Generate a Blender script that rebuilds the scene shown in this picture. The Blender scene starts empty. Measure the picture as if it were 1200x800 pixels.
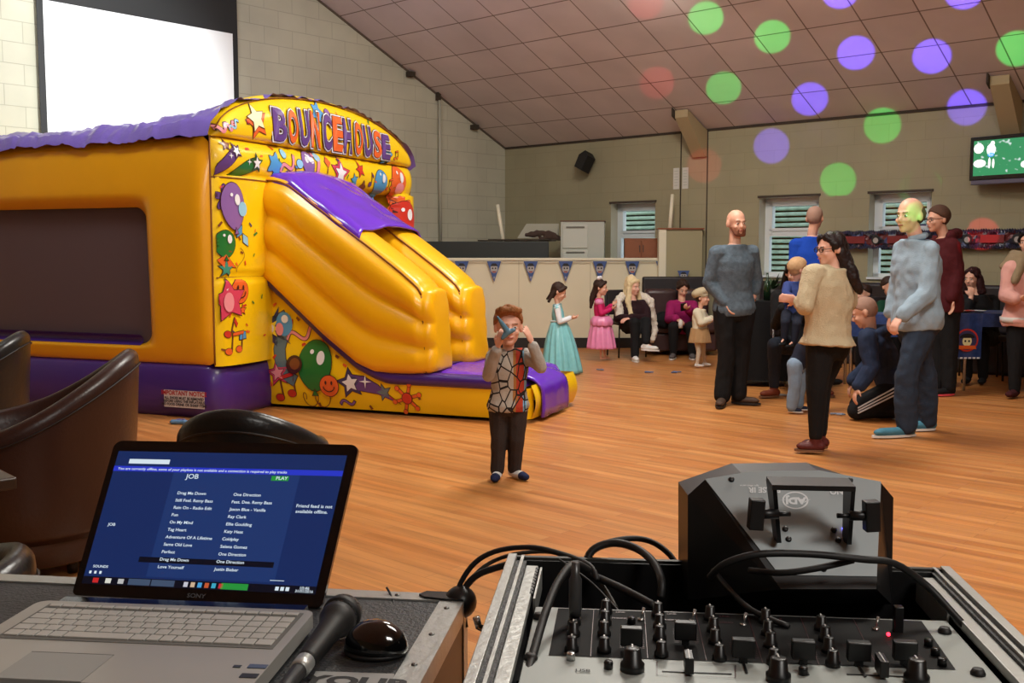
import bpy, bmesh, math, random
from mathutils import Vector as V, Matrix, noise
from mathutils.geometry import tessellate_polygon
PI = math.pi
random.seed(7)
SC = bpy.context.scene
COL = SC.collection
# ------------------------------------------------------------------ camera, exposure, light
PITCH = math.radians(5.0); F = 1200.0
CAM = V((0, 0, 1.36))
FW = V((0, math.cos(PITCH), -math.sin(PITCH))); UP = V((0, math.sin(PITCH), math.cos(PITCH)))
cd = bpy.data.cameras.new('camera'); cam = bpy.data.objects.new('camera', cd); COL.objects.link(cam)
cam.location = CAM; cam.rotation_euler = (PI/2 - PITCH, 0, 0)
cd.sensor_width = 36; cd.lens = 36; cd.clip_start = 0.05
SC.camera = cam
SC.view_settings.view_transform = 'Standard'; SC.view_settings.look = 'None'
SC.view_settings.exposure = 0.0; SC.view_settings.gamma = 1.0
SC.view_settings.use_curve_mapping = False
W = bpy.data.worlds.new('world'); SC.world = W; W.use_nodes = True
W.node_tree.nodes['Background'].inputs[0].default_value = (0.75, 0.88, 1.0, 1)
W.node_tree.nodes['Background'].inputs[1].default_value = 2.4

def area(loc, target, sx, sy, power, col=(1, 1, 1)):
    l = bpy.data.lights.new('area_light', 'AREA'); l.shape = 'RECTANGLE'; l.size = sx; l.size_y = sy
    l.energy = power; l.color = col
    o = bpy.data.objects.new('area_light', l); COL.objects.link(o); o.location = loc
    o.rotation_euler = (V(target) - V(loc)).to_track_quat('-Z', 'Y').to_euler()
    return o
# ceiling fluorescents over the dance floor and fill lamps added for the DJ gear and screen wall
area((2.2, 3.6, 4.4), (1.8, 4.6, 0), 2.2, 1.2, 165, (1, .95, .85))
area((1.2, 8.4, 5.2), (.2, 9.0, 0), 2.6, 1.0, 320, (1, .96, .88))
area((1.7, -1.2, 3.4), (.9, 2.4, .9), 1.2, .6, 60, (1, .96, .9))
area((-2.9, 6.3, 5.6), (-5.6, 10.4, 3.4), 1.5, .5, 120, (.92, 1, .96))
area((2.0, 12.0, 4.3), (1.0, 13.0, 0), 2.2, .6, 60, (1, .93, .82))
_l = bpy.data.lights.new('projector_beam', 'SPOT'); _l.energy = 1500; _l.spot_size = math.radians(38); _l.spot_blend = .7; _l.shadow_soft_size = .05; _l.color = (.95, 1, 1)
_o = bpy.data.objects.new('projector_beam', _l); COL.objects.link(_o); _o.location = (-1.6, 7.4, 4.6); _o.rotation_euler = (V((-4.75, 11.9, 3.3)) - _o.location).to_track_quat('-Z', 'Y').to_euler()

# ------------------------------------------------------------------ helpers
def ray(px, py):
    return V((1, 0, 0))*((px-600)/F) + UP*(-(py-400)/F) + FW
def at(px, py, Y):
    d = ray(px, py); return CAM + d*(Y/d.y)
def gnd(px, py, z=0.0):
    d = ray(px, py); return CAM + d*((z-CAM.z)/d.z)
def onp(px, py, p, n):
    d = ray(px, py); return CAM + d*((p-CAM).dot(n)/d.dot(n))
def lin(c):
    return tuple(((x/255)/12.92 if x/255 <= .04045 else ((x/255+.055)/1.055)**2.4) for x in c)
MATS = {}
def mat(name, c, rough=.6, metal=0, bump=0, bscale=40, var=0, vscale=8, emit=0, coat=0, spec=.5):
    if name in MATS: return MATS[name]
    m = bpy.data.materials.new(name); m.use_nodes = True; nt = m.node_tree; N = nt.nodes; L = nt.links
    b = N['Principled BSDF']; c = lin(c)
    b.inputs['Base Color'].default_value = (*c, 1); b.inputs['Roughness'].default_value = rough
    b.inputs['Metallic'].default_value = metal; b.inputs['Specular IOR Level'].default_value = spec
    if coat: b.inputs['Coat Weight'].default_value = coat; b.inputs['Coat Roughness'].default_value = .12
    if emit:
        b.inputs['Emission Color'].default_value = (*c, 1); b.inputs['Emission Strength'].default_value = emit
    tc = N.new('ShaderNodeTexCoord')
    if var:
        n = N.new('ShaderNodeTexNoise'); n.inputs['Scale'].default_value = vscale; n.inputs['Detail'].default_value = 5
        L.new(tc.outputs['Object'], n.inputs['Vector'])
        r = N.new('ShaderNodeMix'); r.data_type = 'RGBA'
        r.inputs[6].default_value = (*[x*(1-var) for x in c], 1); r.inputs[7].default_value = (*[min(1, x*(1+var)) for x in c], 1)
        L.new(n.outputs['Fac'], r.inputs[0]); L.new(r.outputs[2], b.inputs['Base Color'])
    if bump:
        n = N.new('ShaderNodeTexNoise'); n.inputs['Scale'].default_value = bscale; n.inputs['Detail'].default_value = 4
        L.new(tc.outputs['Object'], n.inputs['Vector'])
        u = N.new('ShaderNodeBump'); u.inputs['Strength'].default_value = bump; u.inputs['Distance'].default_value = .01
        L.new(n.outputs['Fac'], u.inputs['Height']); L.new(u.outputs['Normal'], b.inputs['Normal'])
    MATS[name] = m; return m

WL = {}
def wloc(o): return WL.get(o.name, V((0, 0, 0))) if o else V((0, 0, 0))
def tag(o, label=None, cat=None, group=None, kind=None):
    if label: o['label'] = label
    if cat: o['category'] = cat
    if group: o['group'] = group
    if kind: o['kind'] = kind
    return o
def thing(name, label, cat, loc=(0, 0, 0), group=None, kind=None):
    o = bpy.data.objects.new(name, None); COL.objects.link(o); o.empty_display_size = .1
    o.location = loc; WL[o.name] = V(loc)
    return tag(o, label, cat, group, kind)
def dup(root, loc, rz=None, label=None, group=None):
    r = root.copy(); COL.objects.link(r); r.location = loc
    if rz is not None: r.rotation_euler = (0, 0, rz)
    WL[r.name] = V(loc)
    tag(r, label, None, group)
    for ch in list(root.children):
        c = ch.copy(); COL.objects.link(c); c.parent = r
        for g in ch.children:
            d = g.copy(); COL.objects.link(d); d.parent = c
    return r

class B:
    """collects shapes into one bmesh; coordinates are world (or the frame of the thing)"""
    def __init__(s): s.bm = bmesh.new(); s.i = 0; s.mats = []; s.uv = None
    def use(s, m):
        if m not in s.mats: s.mats.append(m)
        s.i = s.mats.index(m); return s
    def face(s, pts, smooth=False):
        f = s.bm.faces.new([s.bm.verts.new(p) for p in pts]); f.material_index = s.i; f.smooth = smooth; return f
    def grid(s, rows, closeu=False, closev=False, smooth=True, cap=False):
        vs = [[s.bm.verts.new(p) for p in r] for r in rows]
        nu, nv = len(vs), len(vs[0])
        for a in range(nu if closeu else nu-1):
            for b in range(nv if closev else nv-1):
                q = [vs[a][b], vs[a][(b+1) % nv], vs[(a+1) % nu][(b+1) % nv], vs[(a+1) % nu][b]]
                try: f = s.bm.faces.new(q); f.material_index = s.i; f.smooth = smooth
                except ValueError: pass
        if cap:
            for r in (vs[0], vs[-1]):
                try: f = s.bm.faces.new(r); f.material_index = s.i; f.smooth = smooth
                except ValueError: pass
        return s
    def box(s, lo, hi, M=None, bev=0):
        x0, y0, z0 = lo; x1, y1, z1 = hi
        c = [V((x, y, z)) for x in (x0, x1) for y in (y0, y1) for z in (z0, z1)]
        if M: c = [M @ p for p in c]
        v = [s.bm.verts.new(p) for p in c]; fs = []
        for q in ((0, 1, 3, 2), (4, 6, 7, 5), (0, 4, 5, 1), (2, 3, 7, 6), (0, 2, 6, 4), (1, 5, 7, 3)):
            f = s.bm.faces.new([v[k] for k in q]); f.material_index = s.i; fs.append(f)
        if bev:
            es = list({e for f in fs for e in f.edges})
            r = bmesh.ops.bevel(s.bm, geom=es, offset=bev, segments=2, affect='EDGES', profile=.6)
            for f in r['faces']: f.material_index = s.i; f.smooth = True
        return s
    def prism(s, poly, d, smooth=False):
        """poly: 3-D points in a plane, d: extrusion vector"""
        d = V(d); a = [s.bm.verts.new(V(p)) for p in poly]; b = [s.bm.verts.new(V(p)+d) for p in poly]
        n = len(poly)
        for q in [a, b[::-1]]:
            f = s.bm.faces.new(q); f.material_index = s.i
        for k in range(n):
            f = s.bm.faces.new([a[k], b[k], b[(k+1) % n], a[(k+1) % n]]); f.material_index = s.i; f.smooth = smooth
        return s
    def tube(s, pts, r, n=8, cap=True):
        pts = [V(p) for p in pts]; rr = r if isinstance(r, (list, tuple)) else [r]*len(pts)
        rows = []; up = V((0, 0, 1)); prev = None
        for k, p in enumerate(pts):
            t = (pts[min(k+1, len(pts)-1)] - pts[max(k-1, 0)]).normalized()
            if prev is None:
                a = t.cross(up);
                if a.length < 1e-3: a = t.cross(V((1, 0, 0)))
            else: a = prev - t*prev.dot(t)
            a.normalize(); prev = a; b = t.cross(a)
            rows.append([p + (a*math.cos(w)+b*math.sin(w))*rr[k] for w in [2*PI*j/n for j in range(n)]])
        return s.grid(rows, closev=True, cap=cap)
    def lathe(s, prof, o=(0, 0, 0), n=20, M=None):
        o = V(o); rows = []
        for r, z in prof:
            row = [V((r*math.cos(2*PI*j/n), r*math.sin(2*PI*j/n), z)) for j in range(n)]
            rows.append([(M @ p if M else p) + o for p in row])
        return s.grid(rows, closev=True, cap=True)
    def ell(s, c, r, M=None, n=14):
        c = V(c); rx, ry, rz = r; rows = []
        for a in range(1, n):
            th = PI*a/n
            rows.append([V((rx*math.sin(th)*math.cos(2*PI*j/(2*n)), ry*math.sin(th)*math.sin(2*PI*j/(2*n)), rz*math.cos(th))) for j in range(2*n)])
        rows = [[V((0, 0, rz))*1]*1] and rows
        rows = [[(M @ p if M else p) + c for p in q] for q in rows]
        return s.grid(rows, closev=True, cap=True)
    def capsule(s, p0, r0, p1, r1, n=10, flat=None):
        """closed tapered limb with round ends; flat=(axis vector, factor) squeezes it along that axis"""
        p0, p1 = V(p0), V(p1); t = p1-p0; L = t.length
        t = t.normalized() if L > 1e-6 else V((0, 0, 1))
        a = t.cross(V((0, 0, 1)));
        if a.length < 1e-2: a = t.cross(V((1, 0, 0)))
        a.normalize(); b = t.cross(a); rows = []
        st = [(p0 - t*r0*math.cos(w), r0*math.sin(w)) for w in (.15, .5, .9, 1.25)] + [(p0, r0)] \
            + [(p0.lerp(p1, k/3), r0+(r1-r0)*k/3) for k in (1, 2)] + [(p1, r1)] + [(p1 + t*r1*math.cos(w), r1*math.sin(w)) for w in (1.25, .9, .5, .15)]
        for c, r in st:
            row = []
            for j in range(n):
                w = 2*PI*j/n; off = (a*math.cos(w)+b*math.sin(w))*r
                if flat: ax = V(flat[0]).normalized(); off -= ax*off.dot(ax)*(1-flat[1])
                row.append(c+off)
            rows.append(row)
        return s.grid(rows, closev=True, cap=True)
    def out(s, name, parent=None, vox=0, smooth=4, folds=0, fscale=9, label=None, mats=None, shift=True):
        if mats: s.mats = mats if isinstance(mats, list) else [mats]
        bmesh.ops.recalc_face_normals(s.bm, faces=s.bm.faces[:])
        me = bpy.data.meshes.new(name); s.bm.to_mesh(me); s.bm.free()
        for m in s.mats: me.materials.append(m)
        if vox:
            t = bpy.data.objects.new('t', me); TS = bpy.data.scenes.get('work') or bpy.data.scenes.new('work'); TS.collection.objects.link(t)
            r = t.modifiers.new('r', 'REMESH'); r.mode = 'VOXEL'; r.voxel_size = vox; r.use_smooth_shade = True
            q = t.modifiers.new('s', 'SMOOTH'); q.factor = .5; q.iterations = smooth
            VL = TS.view_layers[0]; VL.update(); dg = VL.depsgraph; m2 = bpy.data.meshes.new_from_object(t.evaluated_get(dg))
            bpy.data.objects.remove(t); bpy.data.meshes.remove(me); me = m2; me.name = name
            me.materials.clear()
            for m in s.mats: me.materials.append(m)
            if folds:
                n_ = len(me.vertices); nr = [0.0]*(3*n_); co = [0.0]*(3*n_); me.vertices.foreach_get('normal', nr); me.vertices.foreach_get('co', co)
                for i in range(n_):
                    x, y, z = co[3*i]*fscale, co[3*i+1]*fscale, co[3*i+2]*fscale
                    k = folds*(noise.noise(V((x, y, z*.55))) + .5*noise.noise(V((x*2.3+9, y*2.3, z*1.9))))
                    co[3*i] += nr[3*i]*k; co[3*i+1] += nr[3*i+1]*k; co[3*i+2] += nr[3*i+2]*k
                me.vertices.foreach_set('co', co)
            me.update()
            for p in me.polygons: p.use_smooth = True
        o = bpy.data.objects.new(name, me); COL.objects.link(o)
        base = wloc(parent)
        if shift and len(me.vertices):
            xs = [v.co for v in me.vertices]
            c = V((sum(((min(p[k] for p in xs)), (max(p[k] for p in xs))))/2 if k < 2 else min(p[k] for p in xs) for k in range(3)))
            me.transform(Matrix.Translation(-c))
        else: c = V((0, 0, 0)) + base
        o.location = c - base; WL[o.name] = c
        if parent: o.parent = parent
        if label: o['label'] = label
        return o
def sub(o, lv=1):
    m = o.modifiers.new('sub', 'SUBSURF'); m.levels = lv; m.render_levels = lv; return o
def frame(o, x, z=None):
    """matrix with columns x (right), y, z(up)"""
    x = V(x).normalized(); z = V(z or (0, 0, 1)).normalized(); y = z.cross(x).normalized(); z = x.cross(y)
    M = Matrix((x, y, z)).transposed().to_4x4(); M.translation = V(o); return M
def text_mesh(txt, size, bold=0.0, extrude=0.0, align='CENTER'):
    c = bpy.data.curves.new('txt', 'FONT'); c.body = txt; c.size = size; c.offset = bold; c.extrude = extrude
    c.align_x = align; c.resolution_u = 3
    o = bpy.data.objects.new('txt', c); COL.objects.link(o)
    me = bpy.data.meshes.new_from_object(o.evaluated_get(bpy.context.evaluated_depsgraph_get()))
    bpy.data.objects.remove(o); bpy.data.curves.remove(c); return me
def put_text(bb, txt, size, M, bold=0.0, sx=1.0, align='CENTER', fn=None, rnd=None):
    me = text_mesh(txt, size, bold, 0, align)
    vs = []
    for v in me.vertices:
        p = V((v.co.x*sx, v.co.y, 0)); vs.append(bb.bm.verts.new(fn(p) if fn else M @ p))
    for p in me.polygons:
        try: f = bb.bm.faces.new([vs[k] for k in p.vertices]); f.material_index = bb.i
        except ValueError: pass
    bpy.data.meshes.remove(me)
def nodes(m): return m.node_tree.nodes, m.node_tree.links
# ------------------------------------------------------------------ the room
YC = 17.0
C0 = V((-0.00667*YC, YC, 0))
WA = V((.742, -.670, 0)); WA.normalize()            # along the far wall, to the right
WB = V((-WA.y, WA.x, 0)) * -1                       # along the left wall, towards the camera
WB = V((-.670, -.742, 0)).normalized()
EAVE = 3.06; SLOPE = .456
def rp(a, b, z): return C0 + WA*a + WB*b + V((0, 0, z))
def uvquad(b, pts, uvs, smooth=False):
    f = b.face(pts); l = b.bm.loops.layers.uv.verify()
    for lp, u in zip(f.loops, uvs): lp[l].uv = u
    return f
def brickmat(name, c1, c2, mortar, bw, bh, ms, off=.5, rough=.8, bump=.3, dirt=.12, grain=None, spec=.3):
    m = bpy.data.materials.new(name); m.use_nodes = True; N, L = nodes(m); b = N['Principled BSDF']
    tc = N.new('ShaderNodeTexCoord'); t = N.new('ShaderNodeTexBrick'); L.new(tc.outputs['UV'], t.inputs['Vector'])
    t.offset = off; t.inputs['Scale'].default_value = 1
    t.inputs['Color1'].default_value = (*lin(c1), 1); t.inputs['Color2'].default_value = (*lin(c2), 1)
    t.inputs['Mortar'].default_value = (*lin(mortar), 1)
    t.inputs['Brick Width'].default_value = bw; t.inputs['Row Height'].default_value = bh
    t.inputs['Mortar Size'].default_value = ms; t.inputs['Mortar Smooth'].default_value = .3; t.inputs['Bias'].default_value = 0
    n = N.new('ShaderNodeTexNoise'); n.inputs['Scale'].default_value = 1.3; n.inputs['Detail'].default_value = 8
    mp = N.new('ShaderNodeMapping'); L.new(tc.outputs['UV'], mp.inputs['Vector'])
    if grain: mp.inputs['Scale'].default_value = grain; n.inputs['Scale'].default_value = 1
    L.new(mp.outputs['Vector'], n.inputs['Vector'])
    x = N.new('ShaderNodeMix'); x.data_type = 'RGBA'; x.blend_type = 'MULTIPLY'; x.inputs[0].default_value = 1
    r = N.new('ShaderNodeMapRange'); r.inputs['From Min'].default_value = .3; r.inputs['From Max'].default_value = .7
    r.inputs['To Min'].default_value = 1-dirt; r.inputs['To Max'].default_value = 1+dirt*.5
    L.new(n.outputs['Fac'], r.inputs['Value']); L.new(t.outputs['Color'], x.inputs[6]); L.new(r.outputs[0], x.inputs[7])
    L.new(x.outputs[2], b.inputs['Base Color']); b.inputs['Roughness'].default_value = rough; b.inputs['Specular IOR Level'].default_value = spec
    u = N.new('ShaderNodeBump'); u.inputs['Strength'].default_value = bump; u.inputs['Distance'].default_value = .004; u.invert = True
    L.new(t.outputs['Fac'], u.inputs['Height']); L.new(u.outputs['Normal'], b.inputs['Normal'])
    return m
M_left = brickmat('painted_blockwork', (196, 192, 172), (192, 188, 168), (172, 168, 150), .44, .225, .005, bump=.5)
M_far = brickmat('painted_wall', (158, 150, 122), (155, 147, 119), (148, 140, 112), .44, .225, .004, bump=.25, dirt=.08)
M_ceil = brickmat('ceiling_tiles', (228, 216, 214), (220, 208, 206), (136, 120, 112), .62, .62, .009, off=0, bump=.4, dirt=.1)
M_floor = brickmat('wood_floor', (206, 142, 82), (190, 120, 62), (144, 86, 44), 1.1, .075, .0012, off=.37, rough=.36, bump=.05, dirt=.30, grain=(1.2, 16, 1), spec=.5)
def setk(o, k='structure'): o['kind'] = k; return o
LW = 22.0; FWL = 20.0                                # wall lengths
RIDGE = 9.0
def roofz(b): return EAVE + SLOPE*(b if b < RIDGE else 2*RIDGE-b)
b = B().use(M_floor)
uvquad(b, [rp(0, 0, 0), rp(FWL, 0, 0), rp(FWL, LW-4, 0), rp(0, LW-4, 0)], [(0, 0), (FWL, 0), (FWL, LW-4), (0, LW-4)])
setk(b.out('floor'))
# left wall (gable)
b = B().use(M_left); pts = [(0, 0), (LW-4, 0), (LW-4, EAVE), (RIDGE, roofz(RIDGE)), (0, EAVE)]
uvquad(b, [rp(0, x, z) for x, z in pts], pts); b2 = b
b2.out('wall_left')['kind'] = 'structure'
# ceiling
b = B().use(M_ceil); sl = math.sqrt(1+SLOPE**2)
uvquad(b, [rp(0, 0, EAVE), rp(FWL, 0, EAVE), rp(FWL, RIDGE, roofz(RIDGE)), rp(0, RIDGE, roofz(RIDGE))],
       [(.1, 0), (FWL+.1, 0), (FWL+.1, RIDGE*sl), (.1, RIDGE*sl)])
uvquad(b, [rp(0, RIDGE, roofz(RIDGE)), rp(FWL, RIDGE, roofz(RIDGE)), rp(FWL, 2*RIDGE, EAVE), rp(0, 2*RIDGE, EAVE)],
       [(0, 0), (FWL, 0), (FWL, RIDGE*sl), (0, RIDGE*sl)])
setk(b.out('ceiling'))
# rear and right walls, out of view but closing the hall
b = B().use(M_far); pts = [(0, 0), (FWL, 0), (FWL, EAVE), (0, EAVE)]
uvquad(b, [rp(x, LW-4, z) for x, z in pts], pts); setk(b.out('wall_rear'))
b = B().use(M_far); pts = [(0, 0), (LW-4, 0), (LW-4, EAVE), (RIDGE, roofz(RIDGE)), (0, EAVE)]
uvquad(b, [rp(FWL, x, z) for x, z in pts], pts); setk(b.out('wall_right'))
# far wall with three window openings, traced to wall coordinates
def fw(px, py):
    p = onp(px, py, C0, WB); return (p-C0).dot(WA), p.z
WIN = []
for (x0, x1, yt, yb) in ((716, 768, 238, 322), (890, 960, 234, 322), (1019, 1092, 229, 330)):
    a0 = fw(x0, yt)[0]; a1 = fw(x1, yt)[0]; WIN.append((a0, a1, 1.02, 2.08))
b = B().use(M_far); xs = [0]
for a0, a1, z0, z1 in WIN: xs += [a0, a1]
xs.append(FWL)
for k in range(len(xs)-1):
    if k % 2 == 0: segs = [(0, EAVE)]
    else: segs = [(0, WIN[k//2][2]), (WIN[k//2][3], EAVE)]
    for z0, z1 in segs:
        q = [(xs[k], z0), (xs[k+1], z0), (xs[k+1], z1), (xs[k], z1)]
        uvquad(b, [rp(x, 0, z) for x, z in q], q)
TH = .26                                             # reveals
M_rev = mat('painted_reveal', (186, 180, 160), .7)
b.use(M_rev)
for a0, a1, z0, z1 in WIN:
    for q in (((a0, z0), (a0, z1)), ((a1, z0), (a1, z1)), ((a0, z1), (a1, z1)), ((a0, z0), (a1, z0))):
        (xa, za), (xb, zb) = q
        b.face([rp(xa, 0, za), rp(xb, 0, zb), rp(xb, -TH, zb), rp(xa, -TH, za)])
setk(b.out('wall_far'))
M_upvc = mat('white_upvc', (214, 220, 222), .35)
M_glass = bpy.data.materials.new('window_glass'); M_glass.use_nodes = True
N, L = nodes(M_glass); N.remove(N['Principled BSDF']); g = N.new('ShaderNodeBsdfGlossy'); g.inputs['Roughness'].default_value = .03
tr = N.new('ShaderNodeBsdfTransparent'); mx = N.new('ShaderNodeMixShader'); mx.inputs[0].default_value = .08
L.new(tr.outputs[0], mx.inputs[1]); L.new(g.outputs[0], mx.inputs[2]); L.new(mx.outputs[0], N['Material Output'].inputs[0])
M_stone = mat('garden_wall_stone', (176, 200, 182), .9, var=.5, vscale=9, bump=.8, bscale=12)
def M_window(o_, a0, a1, z0, z1, idx):
    b = B().use(M_upvc); d0, d1 = -TH+.02, -TH+.09; w = .07; zm = z0+(z1-z0)*.55
    def bx(xa, xb, za, zb, e0=d0, e1=d1):
        b.prism([rp(xa, e0, za), rp(xb, e0, za), rp(xb, e0, zb), rp(xa, e0, zb)], WB*(e1-e0))
    bx(a0, a1, z0, z0+w); bx(a0, a1, z1-w, z1); bx(a0, a0+w, z0, z1); bx(a1-w, a1, z0, z1)
    bx(a0+w, a1-w, zm-.035, zm+.035)
    bx(a0+w, a1-w, zm+.035, zm+.075, d0, d1+.015); bx(a0+w, a1-w, z1-w-.04, z1-w, d0, d1+.015)
    bx(a0+w, a0+w+.04, zm, z1-w, d0, d1+.015); bx(a1-w-.04, a1-w, zm, z1-w, d0, d1+.015)
    f = setk(b.out('window_%d' % idx))
    g = B().use(M_glass); e = (d0+d1)/2
    g.face([rp(a0+w, e, z0+w), rp(a1-w, e, z0+w), rp(a1-w, e, z1-w), rp(a0+w, e, z1-w)]); g.out('pane', f)
    s = B().use(M_upvc); s.prism([rp(a0, -TH+.09, z0), rp(a1, -TH+.09, z0), rp(a1, .03, z0), rp(a0, .03, z0)], V((0, 0, .025))); s.out('window_sill', f)
    l = B().use(mat('dark_lintel', (66, 54, 44), .8)); l.prism([rp(a0-.02, .0, z1), rp(a1+.02, 0, z1), rp(a1+.02, .02, z1), rp(a0-.02, .02, z1)], V((0, 0, .03))); l.out('lintel', f)
for k, w in enumerate(WIN): M_window(None, *w, k+1)
# stacked concrete block wall outside the windows
b = B().use(M_stone)
for row in range(24):
    z = .55+row*.078
    n = 30
    for k in range(2):
        rows = []
        for j in range(5):
            h = [0, .014, .03, .05, .058][j]; d = [.0, .05, .07, .05, 0][j]
            rows.append([rp(1.2+.3*i, -1.25+d+.02*random.random(), z+h) for i in range(n)])
        b.grid(rows); break
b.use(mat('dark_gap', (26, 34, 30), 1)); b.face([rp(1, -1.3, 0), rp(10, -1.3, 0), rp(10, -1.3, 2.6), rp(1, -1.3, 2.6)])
tag(b.out('garden_wall'), 'rough grey green stone block wall outside the windows', 'wall')
# joints, pipes and bracket details on the walls
M_dark = mat('dark_joint', (60, 50, 40), .9)
b = B().use(M_dark)
for px in (798, 829):
    a, z = fw(px, 200); b.prism([rp(a-.008, 0, 0), rp(a+.008, 0, 0), rp(a+.008, 0, EAVE), rp(a-.008, 0, EAVE)], WB*.006)
b.prism([rp(0, 0, EAVE-.03), rp(FWL, 0, EAVE-.03), rp(FWL, 0, EAVE), rp(0, 0, EAVE)], WB*.015)
tag(b.out('trim_1'), kind='structure')
b = B().use(mat('gable_trim', (92, 78, 66), .8)); b.prism([rp(0, 0, EAVE-.03), rp(0, RIDGE, roofz(RIDGE)-.03), rp(0, RIDGE, roofz(RIDGE)), rp(0, 0, EAVE)], WA*.015)
setk(b.out('trim_2'))
def lw(px, py):
    p = onp(px, py, C0, WA); return (p-C0).dot(WB), p.z
M_pipe = mat('cream_conduit', (176, 172, 156), .5)
b = B().use(M_pipe); x, zt = lw(512, 118); _, zb = lw(512, 282); x = abs(x)
b.tube([rp(.06, x, zb), rp(.06, x, zt)], .022); b.use(M_dark); b.box((-.03, -.03, 0), (.03, .03, .12), frame(rp(.03, x, zt), WA))
tag(b.out('conduit'), 'thin cream vertical conduit running up the left wall', 'pipe')
# roof bracket wedges where wall meets ceiling
M_steel = mat('painted_steel', (172, 152, 116), .6)
for (px, lab) in ((822, 'cream painted steel roof bracket near the wall notices'), (1186, 'cream painted steel roof bracket above the television')):
    a = fw(px, 160)[0]; t = thing('roof_bracket', lab, 'bracket', rp(a, .02, EAVE-.35), 'steel roof brackets on the far wall')
    b = B().use(M_steel); b.prism([rp(a-.10, .01, EAVE-.02), rp(a-.10, .01, EAVE-.38), rp(a-.10, .06, EAVE-.38), rp(a-.10, .52, EAVE+.12), rp(a-.10, .52, EAVE+.22), ], WA*.2); b.out('haunch', t)
    b = B().use(M_dark); b.prism([rp(a-.12, .48, EAVE+.09), rp(a-.12, .58, EAVE+.14), rp(a-.12, .58, EAVE+.25), rp(a-.12, .48, EAVE+.2)], WA*.02); b.out('flange', t)
# dark skirting of the far wall
b = B().use(mat('black_skirting', (30, 25, 22), .5)); b.prism([rp(0, 0, 0), rp(FWL, 0, 0), rp(FWL, 0, .14), rp(0, 0, .14)], WB*.02); setk(b.out('baseboard_far'))
b = B().use(MATS['black_skirting']); b.prism([rp(0, 0, 0), rp(0, LW-4, 0), rp(0, LW-4, .14), rp(0, 0, .14)], WA*.02); setk(b.out('baseboard_left'))
# ---- projection screen on the left wall
e = lambda px, py: lw(px, py)
sx0, szt = lw(46, 4); sx1, szt2 = lw(268, 38); print('screen', sx0, szt, sx1, szt2)
M_white = mat('projection_white', (252, 254, 254), .6); M_blk = mat('screen_black', (30, 31, 32), .6)
zt = (szt+szt2)/2; zb = zt-1.75
t = thing('projection_screen', 'large white pull-down projection screen with black border on left wall', 'screen', rp(.1, (sx0+sx1)/2, zb))
b = B().use(M_white); b.prism([rp(.08, sx0, zb), rp(.08, sx1, zb), rp(.08, sx1, zt), rp(.08, sx0, zt)], WA*.006); b.out('screen_surface', t)
b = B().use(M_blk); w = .07
for (xa, xb, za, zc) in ((sx0, sx0+w, zb-w, zt+.5), (sx1-w, sx1, zb-w, zt+.5), (sx1, sx0, zt, zt+.5), (sx1, sx0, zb-w, zb)):
    b.prism([rp(.079, xa, za), rp(.079, xb, za), rp(.079, xb, zc), rp(.079, xa, zc)], WA*.009)
b.out('black_border', t)
b = B().use(M_upvc); b.tube([rp(.09, sx0+.2, zt+.58), rp(.09, sx1-.22, zt+.58)], .07, 12); b.out('roller_case', t)
# ---- low partition, worktop behind it
PY = 14.5
def pz(px, py): return at(px, py, PY)
px0 = at(440, 304, PY).x; px1 = at(776, 304, PY).x
M_cream = mat('cream_panel', (222, 212, 184), .6, var=.04, vscale=3)
M_creamd = mat('cream_trim', (228, 220, 196), .5)
t = thing('partition', 'low cream panelled partition wall below the raised bar area', 'partition', ((px0+px1)/2, PY, 0))
b = B().use(M_cream); b.box((px0, PY, .14), (px1, PY+.12, 1.24)); b.out('panel', t)
b = B().use(M_creamd); b.box((px0-.02, PY-.03, 1.24), (px1+.02, PY+.15, 1.275), bev=.006); b.out('capping', t)
b = B().use(MATS['black_skirting']); b.box((px0, PY-.02, 0), (px1, PY+.12, .145)); b.out('skirting', t)
b = B().use(mat('seam', (172, 160, 130), .7))
for k in range(1, 4): x = px0+(px1-px0)*k/4; b.box((x-.003, PY-.002, .14), (x+.003, PY+.01, 1.24))
b.out('seam', t)
# counter behind it, black
b = B().use(mat('black_laminate', (28, 34, 32), .4)); xa = at(488, 290, PY+.6).x; xb = at(652, 290, PY+.6).x-.12
b.box((xa, PY+.3, 0), (xb, PY+.9, at(600, 283, PY+.6).z), bev=.01)
tag(b.out('counter'), 'black laminate counter behind the low partition', 'counter')
# filing cabinet
Yf = PY+.35; x0 = at(657, 290, Yf).x; x1 = at(690, 290, Yf).x; zt = at(660, 258, Yf).z
M_fc = mat('grey_metal', (178, 180, 170), .4)
t = thing('filing_cabinet', 'pale grey metal filing cabinet beside the left window', 'cabinet', ((x0+x1)/2, Yf+.3, 0))
R = frame((x0, Yf, 0), (.94, -.1, 0)); w = (x1-x0)+.22
b = B().use(M_fc); b.box((0, 0, 0), (w, .6, zt-.02), R, bev=.008); b.use(mat('brown_edge', (104, 78, 58), .6)); b.box((-.01, -.01, zt-.02), (w+.01, .61, zt), R); b.out('body', t)
for k in range(4):
    z1 = zt-.06-k*.36; b = B().use(mat('grey_metal_front', (190, 192, 182), .4)); b.box((.03, -.02, z1-.34), (w*.62, .0, z1), R, bev=.004); d = b.out('drawer', t)
    b = B().use(mat('drawer_handle_grey', (96, 96, 88), .5)); b.box((.08, -.035, z1-.05), (w*.55, -.02, z1-.03), R); b.out('handle', d)  # handle bar, a darker grey than the drawer front
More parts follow.
